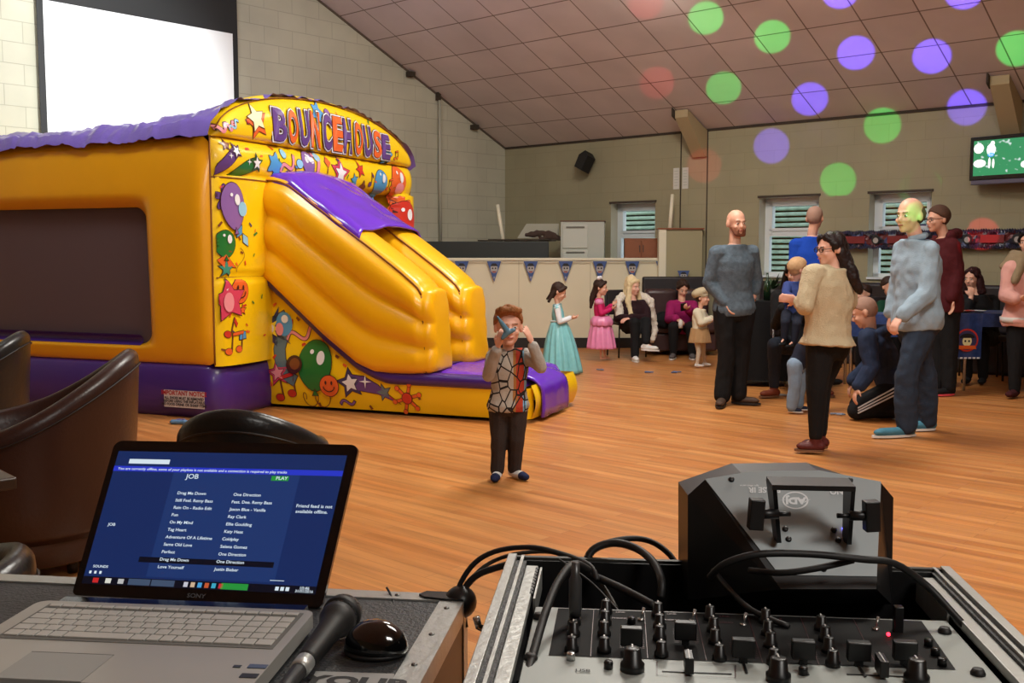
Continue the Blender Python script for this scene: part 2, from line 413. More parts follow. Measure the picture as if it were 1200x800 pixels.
# brown cupboard below the left window
Yb = PY+.22; x0 = at(732, 290, Yb).x; x1 = at(771, 290, Yb).x; zt = at(750, 279, Yb).z
M_br = mat('brown_veneer', (134, 76, 44), .5, var=.12, vscale=12)
t = thing('cupboard', 'low brown wooden cupboard in front of the left window', 'cupboard', ((x0+x1)/2, Yb+.2, 0))
b = B().use(M_br); b.box((x0, Yb, 0), (x1, Yb+.12, zt), bev=.006); b.out('body', t)
for k in (0, 1):
    xm = (x0+x1)/2; b = B().use(M_br); b.box((x0+.01 if k == 0 else xm+.003, Yb-.015, .2), (xm-.003 if k == 0 else x1-.01, Yb, zt-.03), bev=.003); d = b.out('door', t)
    b = B().use(mat('dark_handle', (50, 34, 26), .4)); b.box((xm-.03 if k == 0 else xm+.02, Yb-.03, zt-.2), (xm-.02 if k == 0 else xm+.03, Yb-.015, zt-.1)); b.out('handle', d)
# boxed cream column at the end of the partition
Yb = PY-.15; x0 = at(772, 290, Yb).x; x1 = at(823, 290, Yb).x; zt = at(790, 267, Yb).z
t = thing('boxed_column', 'boxed in cream cupboard standing at the right end of the partition', 'cupboard', ((x0+x1)/2, Yb+.1, 0))
M_box = mat('olive_cream_panel', (160, 150, 116), .6)
b = B().use(M_box); b.box((x0+.08, Yb, 0), (x1, Yb+.12, zt-.02)); b.use(M_creamd); b.box((x0, Yb-.02, 0), (x0+.1, Yb+.14, zt-.02)); b.out('body', t)
b = B().use(M_br); b.box((x0-.02, Yb-.03, zt-.02), (x1+.02, Yb+.16, zt)); b.out('top_edge', t)
# loose poles leaning on the wall
for (p0, p1, lab, Y) in (((583, 240), (590, 284), 'pale wooden pole leaning on wall above the black counter', PY+.55), ((788, 228), (785, 268), 'cream length of pipe standing on the boxed cupboard', PY-.12)):
    b = B().use(M_creamd); b.tube([at(*p0, Y+.15), at(*p1, Y)], .028); tag(b.out('pole'), lab, 'pole')
# cables and papers pile on the counter
zc = at(600, 283, PY+.6).z
b = B().use(mat('paper_white', (168, 164, 148), .8)); p = [at(606, 279, PY+.8), at(655, 280, PY+.8), at(655, 262, PY+.85), at(617, 262, PY+.85)]; b.prism(p, (0, .02, 0))
tag(b.out('board'), 'pale board propped behind clutter on the black counter', 'board')
b = B().use(mat('dark_cloth', (70, 52, 44), .9))
for k in range(14):
    c = at(random.uniform(622, 656), random.uniform(272, 281), PY+.6); c.z = max(c.z, zc+.03); b.capsule(c, .04, c+V((random.uniform(-.14, .14), 0, random.uniform(-.03, .05))), .03)
tag(b.out('cloth_heap', vox=.015, folds=.01), 'heap of dark bunched cloth on the black counter', 'cloth')
b = B().use(M_dark)
for k in range(4):
    x = at(560+12*k, 281, PY+.5).x; b.tube([V((x+.12*j, PY+.55+.05*math.sin(j*2+k), zc+.015+.01*(k % 2))) for j in range(8)], .012, 6)
tag(b.out('cable_pile'), 'tangle of cables lying along the black counter', 'cable')
# notices on wall
a, z = fw(798, 209)
for s_, lab in ((-1, 'narrow white paper notice left of the wall joint'), (1, 'narrow white paper notice right of the wall joint')):
    b = B().use(mat('notice_paper', (206, 204, 196), .8)); b.prism([rp(a+s_*.075-.05, .004, z-.15), rp(a+s_*.075+.05, .004, z-.15), rp(a+s_*.075+.05, .004, z+.15), rp(a+s_*.075-.05, .004, z+.15)], WB*.003)
    b.use(M_fc)
    for q in range(6): b.prism([rp(a+s_*.075-.03, .008, z+.1-.04*q), rp(a+s_*.075+.03, .008, z+.1-.04*q), rp(a+s_*.075+.03, .008, z+.11-.04*q), rp(a+s_*.075-.03, .008, z+.11-.04*q)], WB*.001)
    tag(b.out('notice'), lab, 'notice')
# wall loudspeaker
a, z = fw(693, 191); t = thing('wall_speaker', 'small black loudspeaker mounted high on the far wall', 'speaker', rp(a, .1, z-.15))
b = B().use(mat('speaker_black', (22, 20, 20), .6)); T_ = Matrix.Rotation(.25, 4, 'X')
R = frame(rp(a, .16, z), WA) @ Matrix.Rotation(-.25, 4, 'X') @ Matrix.Rotation(.12, 4, 'Y')
b.prism([R @ V(p) for p in ((-.10, -.1, -.10), (.05, -.1, -.15), (.11, -.1, .08), (.03, -.1, .16), (-.07, -.1, .09))], R.to_3x3() @ V((0, .19, 0))); b.out('cabinet', t)
b = B().use(M_dark); b.tube([rp(a, 0, z), rp(a, .12, z)], .02); b.out('bracket', t)
# television
a0, z0 = fw(1143, 213); zt_ = fw(1146, 163)[1]; t = thing('television', 'flat screen television high on the wall showing a football match', 'television', rp(a0+.45, .15, z0))
R = frame(rp(a0, .22, z0), WA + WB*.18)
H = (zt_-z0); Wd = H*1.72
b = B().use(mat('tv_black', (12, 12, 14), .25)); b.box((0, -.0, 0), (Wd, .07, H), R, bev=.008); b.out('bezel', t)
m = bpy.data.materials.new('tv_picture'); m.use_nodes = True; N, L = nodes(m); bs = N['Principled BSDF']
tc = N.new('ShaderNodeTexCoord'); n1 = N.new('ShaderNodeTexNoise'); n1.inputs['Scale'].default_value = 6; n1.inputs['Detail'].default_value = 1
L.new(tc.outputs['UV'], n1.inputs['Vector']); cr = N.new('ShaderNodeValToRGB'); cr.color_ramp.elements[0].position = .62; cr.color_ramp.elements[1].position = .7
cr.color_ramp.elements[0].color = (*lin((52, 150, 96)), 1); cr.color_ramp.elements[1].color = (*lin((215, 235, 230)), 1)
L.new(n1.outputs['Fac'], cr.inputs[0]); L.new(cr.outputs[0], bs.inputs['Emission Color']); bs.inputs['Emission Strength'].default_value = .95
bs.inputs['Base Color'].default_value = (0, 0, 0, 1)
b = B().use(m); q = [(.045, .05), (Wd-.045, .05), (Wd-.045, H-.045), (.045, H-.045)]
uvquad(b, [R @ V((x, -.002, z)) for x, z in q], [(0, 0), (1.7, 0), (1.7, 1), (0, 1)])
b.use(mat('player_white', (235, 240, 240), .5, emit=.9)); 
def rel(u, v): return R @ V((.045+u*(Wd-.09), -.004, .05+v*(H-.095)))
def blobp(cx, cz, rx, rz, n=10): b.face([rel(cx+rx*math.cos(2*PI*k/n), cz+rz*math.sin(2*PI*k/n)) for k in range(n)])
blobp(.27, .72, .07, .18); blobp(.29, .9, .035, .07); blobp(.25, .35, .02, .16); blobp(.31, .33, .02, .14); blobp(.08, .78, .08, .15); blobp(.1, .35, .1, .12); blobp(.78, .25, .06, .1)
b.use(mat('player_blue', (60, 150, 210), .5, emit=.9)); blobp(.27, .58, .055, .07)
b.out('picture', t)
b = B().use(mat('tv_silver', (96, 92, 110), .4)); b.box((.02, .0, -.05), (Wd-.02, .06, 0), R, bev=.01); b.out('speaker_bar', t)
# notice: hanging bits where the ceiling meets the left wall
for (px, py, lb) in ((478, 84, 'small dark clip on the left wall above the conduit'), (553, 146, 'small dark clip on the left wall near the corner')):
    b = B().use(M_dark); x, z = lw(px, py); x = abs(x); b.box((-.05, -.05, -.05), (.05, .05, .02), frame(rp(.06, x, z-.03), WA)); tag(b.out('ceiling_clip'), lb, 'clip')
# ------------------------------------------------------------------ the bouncy castle
O = V((-2.415, 8.28, 0)); U = V((.9284, -.3714, 0)).normalized(); VV = V((.3714, .9284, 0)).normalized()
def cp(s, t, z): return O + U*s + VV*t + V((0, 0, z))
def fc(px, py, s=0.0):
    p = onp(px, py, O+U*s, U); return (p-O).dot(VV), p.z
def sc_(px, py, t=0.0):
    p = onp(px, py, O+VV*t, VV); return (p-O).dot(U), p.z
def vinyl(name, c, rough=.32, bump=.25, var=.05): return mat(name, c, rough, bump=bump, bscale=7, var=var, vscale=3, coat=.25)
M_y = vinyl('yellow_vinyl', (252, 206, 14)); M_yo = vinyl('shaded_yellow_vinyl', (236, 164, 8)); M_p = vinyl('purple_vinyl', (104, 48, 196), .22)  # the amber is the yellow darkened for the castle walls in shade
M_pd = vinyl('dark_purple_vinyl', (66, 34, 120), .35)
M_seam = mat('seam_brown', (140, 84, 18), .7)
castle = thing('bouncy_castle', 'yellow and purple inflatable bouncy castle with a covered slide and party artwork', 'bouncy castle', (-3.4, 9.6, 0))
TF = 3.38; ZB = .44; ZBEAM = 1.96; ZT = 2.28
def arch(t):
    q = max(0, 1-((t-TF/2)/(TF/2))**2); return ZT + .47*q**.5
def puff(x, a, b, h, p=.5):
    if x <= a or x >= b: return 0
    q = (x-a)/(b-a); return h*(4*q*(1-q))**p
# side wall (long, left): base, wall ring round the window, window net
SL = -2.95
def side_off(s, z):
    return puff(z, ZB, ZT, .10, .45)*1.0
wx1 = sc_(173, 300)[0]; wx0 = wx1-1.95; wz0 = sc_(100, 400)[1]; wz1 = sc_(100, 244)[1]
print('castle window', wx0, wx1, wz0, wz1)
def rr(cx0, cx1, cz0, cz1, r, n):
    """rounded rectangle, n points per corner, counter-clockwise from the lower right"""
    o = []
    for (cx, cz, a0) in ((cx1-r, cz0+r, -PI/2), (cx1-r, cz1-r, 0), (cx0+r, cz1-r, PI/2), (cx0+r, cz0+r, PI)):
        for k in range(n): o.append((cx+r*math.cos(a0+PI/2*k/(n-1)), cz+r*math.sin(a0+PI/2*k/(n-1))))
    return o
def sidep(s, z, off=0):
    e = side_off(s, z)
    if s > -.16: e *= math.sqrt(max(0, 1-((s+.16)/.16)**2))     # round corner
    return cp(s, -(e+off), z)
b = B().use(M_yo); NN = 14
inner = rr(wx0, wx1, wz0, wz1, .12, NN); outer = []
for (x, z) in inner:
    cx, cz = (wx0+wx1)/2, (wz0+wz1)/2; outer.append((x, z))
outr = []
n4 = NN
def edgept(k):
    c, j = divmod(k, NN); f = j/(NN-1)
    L_, R_, B_, T_ = SL, 0.0, ZB, ZT
    if c == 0: return (R_, B_+(T_-B_)*.5*f) if f > .5 and False else ((wx1+(R_-wx1)*min(1, 2*f)), B_) if f <= .5 else (R_, B_+(wz0+.12-B_)*(2*f-1))
    if c == 1: return (R_, wz1-.12+(T_-wz1+.12)*min(1, 2*f)) if f <= .5 else (R_+(wx1-.12-R_)*(2*f-1), T_)
    if c == 2: return (wx0+.12+(L_-wx0-.12)*min(1, 2*f), T_) if f <= .5 else (L_, T_+(wz1-.12-T_)*(2*f-1))
    return (L_, wz0+.12+(B_-wz0-.12)*min(1, 2*f)) if f <= .5 else (L_+(wx0+.12-L_)*(2*f-1), B_)
rows = []
for q in range(15):
    f = q/14; row = []
    for k in range(4*NN):
        ix, iz = inner[k]; ox, oz = edgept(k); s_, z_ = ix+(ox-ix)*f, iz+(oz-iz)*f
        p = sidep(s_, z_); inw = .10*max(0, 1-f*5)**2; p = p + VV*inw
        row.append(p)
    rows.append(row)
b.grid(rows, closev=True)
side = b.out('side_wall', castle)
M_net = bpy.data.materials.new('netting'); M_net.use_nodes = True; N, L = nodes(M_net); bs = N['Principled BSDF']
bs.inputs['Base Color'].default_value = (*lin((96, 76, 80)), 1); bs.inputs['Roughness'].default_value = .7
tr = N.new('ShaderNodeBsdfTransparent'); mx = N.new('ShaderNodeMixShader'); ck = N.new('ShaderNodeTexBrick'); tc = N.new('ShaderNodeTexCoord')
mx.inputs[0].default_value = .86
L.new(tr.outputs[0], mx.inputs[1]); L.new(bs.outputs[0], mx.inputs[2]); L.new(mx.outputs[0], N['Material Output'].inputs[0])
b = B().use(M_net); b.face([cp(x, .04, z) for x, z in inner]); b.out('net_window', castle)
b = B().use(M_pd); b.grid([[cp(x, -.02+.05*math.sin(PI*j/4), wz0-.01+.09*j/4) for j in range(5)] for x in (wx0+.1, (wx0+wx1)/2, wx1-.09)]); b.out('window_strip', castle)
# interior lining so that the net has a dark room behind it
b = B().use(M_pd)
b.face([cp(SL, .3, ZB), cp(-.3, .3, ZB), cp(-.3, TF-.3, ZB), cp(SL, TF-.3, ZB)])
b.use(M_yo); b.face([cp(SL+.3, TF-.3, ZB), cp(-.3, TF-.3, ZB), cp(-.3, TF-.3, ZT), cp(SL+.3, TF-.3, ZT)]); b.face([cp(SL+.3, .3, ZB), cp(SL+.3, TF-.3, ZB), cp(SL+.3, TF-.3, ZT), cp(SL+.3, .3, ZT)])
b.out('inner_lining', castle)
# far side and rear wall
b = B().use(M_yo)
b.grid([[cp(s, TF+puff(z, ZB, ZT, .1, .45), z) for z in [ZB+(ZT-ZB)*k/12 for k in range(13)]] for s in (SL, 0)])
b.grid([[cp(SL-puff(z, ZB, ZT, .1, .45), t, z) for z in [ZB+(ZT-ZB)*k/12 for k in range(13)]] for t in (0, TF)])
b.out('rear_wall', castle)
# base
def basepath():
    pts = []
    r = .14
    for (cx, ct, a0) in ((0-r, 0+r, -PI/2), (0-r, TF-r, 0), (SL+r, TF-r, PI/2), (SL+r, r, PI)):
        for k in range(7): a = a0+PI/2*k/6; pts.append((cx+r*math.cos(a), ct+r*math.sin(a), math.cos(a), math.sin(a)))
    return pts
bp = basepath(); b = B().use(M_pd); rows = []
for k in range(13):
    z = ZB*k/12; e = puff(z, -.02, ZB+.02, .09, .5)-.03
    rows.append([cp(x+nx*e, t+nt*e, z) for x, t, nx, nt in bp])
b.grid(rows, closev=True, cap=True); b.out('base', castle)
# notice on the base
b = B().use(mat('label_white', (214, 204, 204), .6)); s0, z0 = sc_(193, 476, -.08); s1, z1 = sc_(240, 459, -.08)
lf = lambda x, z, o=0: cp(s0+(s1-s0)*x, -.085-o, z0+(z1-z0)*z)
b.face([lf(0, 0), lf(1, 0), lf(1, 1), lf(0, 1)])
b.use(mat('label_red', (176, 32, 40), .6)); put_text(b, 'IMPORTANT NOTICE', .052, None, .0015, sx=.92, fn=lambda p: lf(.5+p.x/(s1-s0), .72+p.y/(z1-z0), .003))
b.use(mat('label_black', (40, 30, 34), .6))
for k, tx in enumerate(('ALL SHOES MUST BE REMOVED', 'BEFORE USING THE INFLATABLE', 'NO FOOD DRINK OR SHARP ITEMS')):
    put_text(b, tx, .03, None, .001, sx=.95, fn=lambda p, k=k: lf(.5+p.x/(s1-s0), .48-.19*k+p.y/(z1-z0), .003))
b.out('notice_label', castle)
# roof canopy
M_roof = vinyl('roof_purple', (118, 96, 188), .3, .9)
M_roof2 = M_roof
b = B().use(M_roof); rows = []
NS = 90
for i in range(NS+1):
    s = .06 + (SL-.1)*i/NS; row = []
    drop = 1/(1+((-s)/.55)**1.5) if s < 0 else 1
    for j in range(81):
        t = -.10+(TF+.2)*j/80; q = max(0, 1-((t-TF/2)/(TF/2+.12))**2)
        h = ZT+.0 + (.18+.31*drop)*q**.55
        wr = .02*noise.noise(V((s*5, t*2, 3))) + .05*noise.noise(V((s*2.5, t*8, 1)))*(1-.3*drop) + .026*noise.noise(V((s*11, t*11, 4))) + .016*noise.noise(V((s*24, t*17, 8)))
        if j in (0, 80): h -= .06+.03*noise.noise(V((s*6, 0, 7)))
        row.append(cp(s if i else s, t, h+wr))
    rows.append(row)
b.grid(rows); b.out('roof', castle)
# ---------------- the front face
def foff(t, z):
    e = max(0, min(1, t/.14, (TF-t)/.14)); e = math.sqrt(1-(1-e)**2)
    return foff_(t, z)*(e if z > ZBEAM else 1)
def foff_(t, z):
    """how far the puffed face stands out at (t,z)"""
    if z > ZT: return .10*max(0, 1-((z-ZT)/(arch(t)-ZT+.01)-.35)**2*1.6) if arch(t) > ZT else 0
    if z > ZBEAM: return puff(z, ZBEAM-.005, ZT+.005, .11, .5)
    m = 1.15
    h = .09 if t < 1.0 else .09
    if t < .8: return puff(t, 0, .80, h, .4)*(1-.45*math.exp(-((z-m)/.02)**2))
    if t > 2.98: return puff(t, 2.98, TF+.02, .14, .5)
    return 0
def facep(t, z, off=0):
    return cp(foff(t, z)+off, t, z)
def gridf(b, ts, zs, fn): b.grid([[fn(t, z) for z in zs] for t in ts])
lsp = lambda a, c, n: [a+(c-a)*k/n for k in range(n+1)]
b = B().use(M_y)
gridf(b, lsp(0, .8, 20), lsp(ZB-.01, ZBEAM, 40), facep)
gridf(b, lsp(2.98, TF, 16), lsp(ZB-.01, ZBEAM, 30), facep)
gridf(b, lsp(0, TF, 60), lsp(ZBEAM, ZT, 14), facep)
rows = []
for k in range(61):
    t = TF*k/60; a_ = arch(t); row = [facep(t, ZT+(a_-ZT)*q/12) for q in range(13)]
    row += [cp(-.02, t, a_+.035), cp(-.10, t, a_+.02), cp(-.18, t, a_-.04)]
    rows.append(row)
b.grid(rows)
# inner return of the columns and beam
gridf(b, [0, 1], lsp(ZB, ZBEAM, 4), lambda q, z: cp(-.35*q, .8, z)); gridf(b, [0, 1], lsp(ZB, ZBEAM, 4), lambda q, z: cp(-.35*q, 2.98, z))
gridf(b, [0, 1], lsp(.8, 2.98, 4), lambda q, t: cp(-.35*q, t, ZBEAM))
front = b.out('front_face', castle)
b = B().use(mat('netting_dark', (32, 24, 24), .9)); b.face([cp(-.3, .8, ZB), cp(-.3, 2.98, ZB), cp(-.3, 2.98, ZBEAM), cp(-.3, .8, ZBEAM)]); b.out('entrance_net', castle)
b = B().use(M_seam)
b.tube([facep(t, ZT, .004) for t in lsp(0, TF, 40)], .008, 6); b.tube([cp(.0, .0, z) for z in lsp(ZB, ZT, 8)], .008, 6)
b.tube([facep(t, ZBEAM, .004) for t in lsp(0, .8, 12)], .006, 6); b.tube([facep(t, 1.15, .003) for t in lsp(0.02, .78, 12)], .006, 6)
b.tube([cp(.05, t, arch(t)+.004) for t in lsp(0.02, TF-.02, 60)], .005, 6)
b.tube([sidep(s, ZT-.005, .0) for s in lsp(SL, -.16, 10)], .008, 6)
b.out('seams', castle)

# ---------------- printed artwork
DC = {k: mat('print_'+k, c, .35, coat=.2) for k, c in dict(line=(70, 30, 34), purple=(100, 66, 136), mauve=(140, 100, 168), blue=(84, 158, 214), lblue=(150, 205, 235), green=(34, 118, 50),
      lgreen=(120, 180, 120), red=(208, 54, 40), pink=(216, 66, 100), lpink=(240, 150, 160), orange=(236, 104, 44), white=(240, 240, 245), yellow=(250, 226, 70), brown=(130, 70, 40), navy=(60, 60, 104), grey=(96, 120, 130), cream=(250, 244, 190), teal=(60, 150, 130)).items()}
def star(r, q=.45, n=5, rot=PI/2): return [((r if k % 2 == 0 else r*q)*math.cos(rot+PI*k/n), (r if k % 2 == 0 else r*q)*math.sin(rot+PI*k/n)) for k in range(2*n)]
def circ(r, ry=None, n=22, c=(0, 0)): return [(c[0]+r*math.cos(2*PI*k/n), c[1]+(ry or r)*math.sin(2*PI*k/n)) for k in range(n)]
def band(pts, w0, w1=None):
    w1 = w0 if w1 is None else w1; L_, R_ = [], []; n = len(pts)
    for k in range(n):
        a, c = pts[max(0, k-1)], pts[min(n-1, k+1)]; d = math.hypot(c[0]-a[0], c[1]-a[1]) or 1; nx, ny = -(c[1]-a[1])/d, (c[0]-a[0])/d
        w = (w0+(w1-w0)*k/(n-1))/2; L_.append((pts[k][0]+nx*w, pts[k][1]+ny*w)); R_.append((pts[k][0]-nx*w, pts[k][1]-ny*w))
    return L_+R_[::-1]
def grow(poly, d):
    cx = sum(p[0] for p in poly)/len(poly); cy = sum(p[1] for p in poly)/len(poly); n = len(poly); o = []
    ar = sum(poly[k][0]*poly[(k+1) % n][1]-poly[(k+1) % n][0]*poly[k][1] for k in range(n)); sg = 1 if ar > 0 else -1
    for k in range(n):
        a, p, c = poly[k-1], poly[k], poly[(k+1) % n]
        def nr(u, v):
            dx, dy = v[0]-u[0], v[1]-u[1]; l = math.hypot(dx, dy) or 1; return (dy/l*sg, -dx/l*sg)
        n1, n2 = nr(a, p), nr(p, c); mx_, my_ = n1[0]+n2[0], n1[1]+n2[1]; l = math.hypot(mx_, my_) or 1
        dt = max(.45, (mx_/l*n1[0]+my_/l*n1[1])); o.append((p[0]+mx_/l*d/dt, p[1]+my_/l*d/dt))
    return o
def curve_pts(fn, n=18): return [fn(k/(n-1)) for k in range(n)]
class Art:
    def __init__(s, fn): s.base = 0; s.fn = fn; s.b = B(); s.lay = 0
    def poly(s, poly, col, pos, sc=1, rot=0, line=.006, lay=0, mir=1):
        if line: s._p(grow(poly, line/sc), 'line', pos, sc, rot, lay, mir)
        s._p(poly, col, pos, sc, rot, lay+1, mir)
    def _p(s, poly, col, pos, sc, rot, lay, mir):
        cr, sr = math.cos(rot), math.sin(rot); pts = [V((pos[0]+sc*(mir*x*cr-y*sr), pos[1]+sc*(mir*x*sr+y*cr), 0)) for x, y in poly]
        tris = tessellate_polygon([pts]); t = bmesh.new(); vs = [t.verts.new(p) for p in pts]
        for q in tris:
            try: t.faces.new([vs[k] for k in q])
            except ValueError: pass
        for ax in (0, 1):
            lo = min(p[ax] for p in pts); hi = max(p[ax] for p in pts); g = .035; x = math.ceil(lo/g)*g
            while x < hi:
                co = V((x, 0, 0)) if ax == 0 else V((0, x, 0)); no = V((1, 0, 0)) if ax == 0 else V((0, 1, 0))
                bmesh.ops.bisect_plane(t, geom=t.verts[:]+t.edges[:]+t.faces[:], plane_co=co, plane_no=no); x += g
        s.b.use(DC[col]); mp = {v: s.b.bm.verts.new(s.fn(v.co.x, v.co.y, .004+s.base+.0022*lay)) for v in t.verts}
        for f in t.faces:
            try: g = s.b.bm.faces.new([mp[v] for v in f.verts]); g.material_index = s.b.i; g.smooth = True
            except ValueError: pass
        t.free()
    # motifs
    def star(s, pos, r, col, inner=None, rot=0, q=.45):
        s.poly(star(1, q), col, pos, r, rot)
        if inner: s.poly(star(.62, q), inner, pos, r, rot, lay=2, line=.004)
    def balloon(s, pos, r, col, hi='white', rot=0, tall=1.2):
        pts = [(math.sin(a)*(1-.18*math.cos(a)**2*(1 if math.cos(a) < 0 else 0)), math.cos(a)*tall*(1.0 if math.cos(a) > 0 else 1.12)) for a in [2*PI*k/26 for k in range(26)]]
        s.poly(pts, col, pos, r, rot); s.poly([(0, -tall*1.05), (.16, -tall*1.3), (-.16, -tall*1.3)], col, pos, r, rot, lay=2)
        s.poly(circ(.24, .36), hi, (pos[0]+r*(.35*math.cos(rot)-.35*math.sin(rot)), pos[1]+r*.35), r, rot, line=0, lay=3)
        s.poly(circ(.12, .12), hi, (pos[0]-r*.2, pos[1]+r*.65), r, rot, line=0, lay=3)
    def note(s, pos, r, col='orange', double=False, rot=0):
        s.poly(circ(.36, .27), col, pos, r, rot, line=.004)
        cr, sr = math.cos(rot), math.sin(rot); P_ = lambda x, y: (pos[0]+r*(x*cr-y*sr), pos[1]+r*(x*sr+y*cr))
        s.poly([(.26, 0), (.36, 0), (.36, 1.5), (.26, 1.5)], 'brown', pos, r, rot, line=.003)
        if double:
            s.poly(circ(.36, .27), col, P_(1.1, .25), r, rot, line=.004); s.poly([(1.36, .25), (1.46, .25), (1.46, 1.75), (1.36, 1.75)], 'brown', pos, r, rot, line=.003)
            s.poly([(.26, 1.3), (1.46, 1.55), (1.46, 1.8), (.26, 1.55)], col, pos, r, rot, line=.004, lay=2)
        else: s.poly([(.36, 1.5), (.8, 1.1), (.72, .8), (.36, 1.15)], col, pos, r, rot, line=.003)
    def streamer(s, pos, r, col, rot=0, turns=2.0, w=.28):
        s.poly(band(curve_pts(lambda q: (2.4*(q-.5), .38*math.sin(q*turns*2*PI)), 26), w), col, pos, r, rot)
    def comet(s, pos, r, col, stc='white', rot=0, mir=1):
        up = [(-1.5+2.7*q, -1.0+1.75*math.sin(q*PI/2*.95)) for q in [k/9 for k in range(10)]]
        dn = [(-1.5+2.7*q, -1.0+1.05*q**1.6) for q in [k/9 for k in range(9, 0, -1)]]
        s.poly(up+dn, col, pos, r, rot, mir=mir)
        cr, sr = math.cos(rot), math.sin(rot); c = (pos[0]+r*(mir*1.0*cr-.38*sr), pos[1]+r*(mir*1.0*sr+.38*cr))
        s.poly(star(.62), col, c, r, rot+.2, lay=2); s.poly(star(.42), stc, c, r, rot+.2, lay=4, line=.005)
        s.poly(star(.24, .25, 4), 'white', (pos[0]+r*(mir*.25*cr), pos[1]+r*.25), r, 0, line=0, lay=3)
    def flower(s, pos, r, col, n=5):
        for k in range(n): a = 2*PI*k/n+.4; s.poly(circ(.5, .24), col, (pos[0]+r*.5*math.cos(a), pos[1]+r*.5*math.sin(a)), r, a, line=.004)
        s.poly(circ(.2), 'navy', pos, r, line=0, lay=3)
    def splat(s, pos, r, col, n=7):
        pts = []
        for k in range(n*6):
            a = 2*PI*k/(n*6); pts.append(((.62+.38*max(0, math.cos(a*n))**1.0-.1*math.sin(3*a))*math.cos(a), (.62+.38*max(0, math.cos(a*n)))*math.sin(a)))
        s.poly(pts, col, pos, r)
    def smile(s, pos, r, col='orange'):
        s.poly(circ(1), col, pos, r); 
        for x in (-.32, .32): s.poly(circ(.1, .2), 'line', (pos[0]+x*r, pos[1]+.3*r), r, line=0, lay=3)
        s.poly(band(curve_pts(lambda q: (.6*math.cos(PI+PI*q), -.05+.5*math.sin(PI+PI*q)), 10), .1), 'line', pos, r, line=0, lay=3)
    def burst(s, pos, r, col='navy', n=11):
        s.poly([((1 if k % 2 == 0 else .5)*(1+.25*math.sin(k*2.3))*math.cos(PI*k/n), (1 if k % 2 == 0 else .5)*(1+.25*math.sin(k*2.3))*math.sin(PI*k/n)) for k in range(2*n)], col, pos, r, line=0)
        s.poly(star(.5, .5, 8), 'yellow', pos, r, line=0, lay=3); s.poly(circ(.2), 'white', pos, r, line=0, lay=4)
    def bits(s, box, n, seed=1, avoid=None):
        rd = random.Random(seed)
        for k in range(n):
            p = (rd.uniform(box[0], box[1]), rd.uniform(box[2], box[3]))
            s.poly([(-1, -.35), (1, -.3), (.9, .35), (-.9, .4)], rd.choice(['navy', 'brown', 'green', 'red', 'orange']), p, rd.uniform(.014, .028), rd.uniform(0, 3), line=.0)
A = Art(lambda t, z, o: facep(min(TF-.01, max(.012, t)), z, o))
def Fp(x, y):
    t, z = fc(x, y, 0)
    for _ in range(4): t, z = fc(x, y, foff(t, z))
    return max(t, .09), z
A.comet(Fp(262, 186), .115, 'purple', rot=.25); A.comet(Fp(288, 194), .13, 'green', rot=-.15)
A.star(Fp(247, 169), .045, 'brown'); A.star(Fp(290, 143), .02, 'red')
A.streamer(Fp(266, 149), .085, 'lpink', .25, 2.5); A.streamer(Fp(274, 147), .06, 'lblue', .6, 1.5)
A.star(Fp(301, 143), .15, 'orange', rot=.3, q=.5); A.base = .006; A.star((Fp(301, 143)[0]-.01, Fp(301, 143)[1]+.03), .12, 'cream', rot=.3, q=.5); A.base = 0
A.splat(Fp(322, 192), .11, 'blue', 5); A.poly([(-1, -1.6), (1, -1.6), (.7, .8), (-.7, .8)], 'blue', Fp(323, 203), .055); A.poly(circ(1), 'lblue', Fp(331, 180), .04)
A.streamer(Fp(338, 194), .11, 'lpink', .5, 1.2); A.balloon(Fp(361, 190), .10, 'mauve', rot=.5, tall=1.0)
A.poly(star(1, .4, 3), 'blue', Fp(352, 191), .07, lay=-1) if False else None
A.poly(circ(.03), 'white', Fp(359, 187)); A.poly(circ(.03), 'white', Fp(365, 188)); A.poly(circ(.05, .04), 'lblue', Fp(351, 192)); A.poly(circ(.05, .04), 'lblue', Fp(370, 184))
A.streamer(Fp(376, 201), .16, 'lpink', -.9, 1.5); A.note(Fp(345, 206), .06, 'blue', rot=.4)
A.star(Fp(338, 206), .045, 'navy'); A.star(Fp(399, 203), .17, 'pink', 'white', -.1); A.poly(circ(.05, .05, 4), 'orange', Fp(383, 190))
A.star(Fp(422, 199), .08, 'red', rot=.3); A.star(Fp(415, 211), .065, 'blue', rot=.2); A.note(Fp(433, 216), .08, 'purple'); A.balloon(Fp(446, 214), .13, 'blue', tall=1.0)
A.splat(Fp(424, 219), .06, 'brown', 4); A.note(Fp(453, 221), .06, 'orange', True)
A.bits((.1, 3.0, 2.0, 2.26), 26, 3)
A.splat(Fp(371, 131), .10, 'blue', 5); A.poly(circ(.05), 'mauve', Fp(383, 134)); A.splat(Fp(453, 180), .12, 'blue', 6); A.note(Fp(462, 186), .05, 'orange', True)
A.bits((.7, 2.9, 2.64, 2.68), 10, 9)
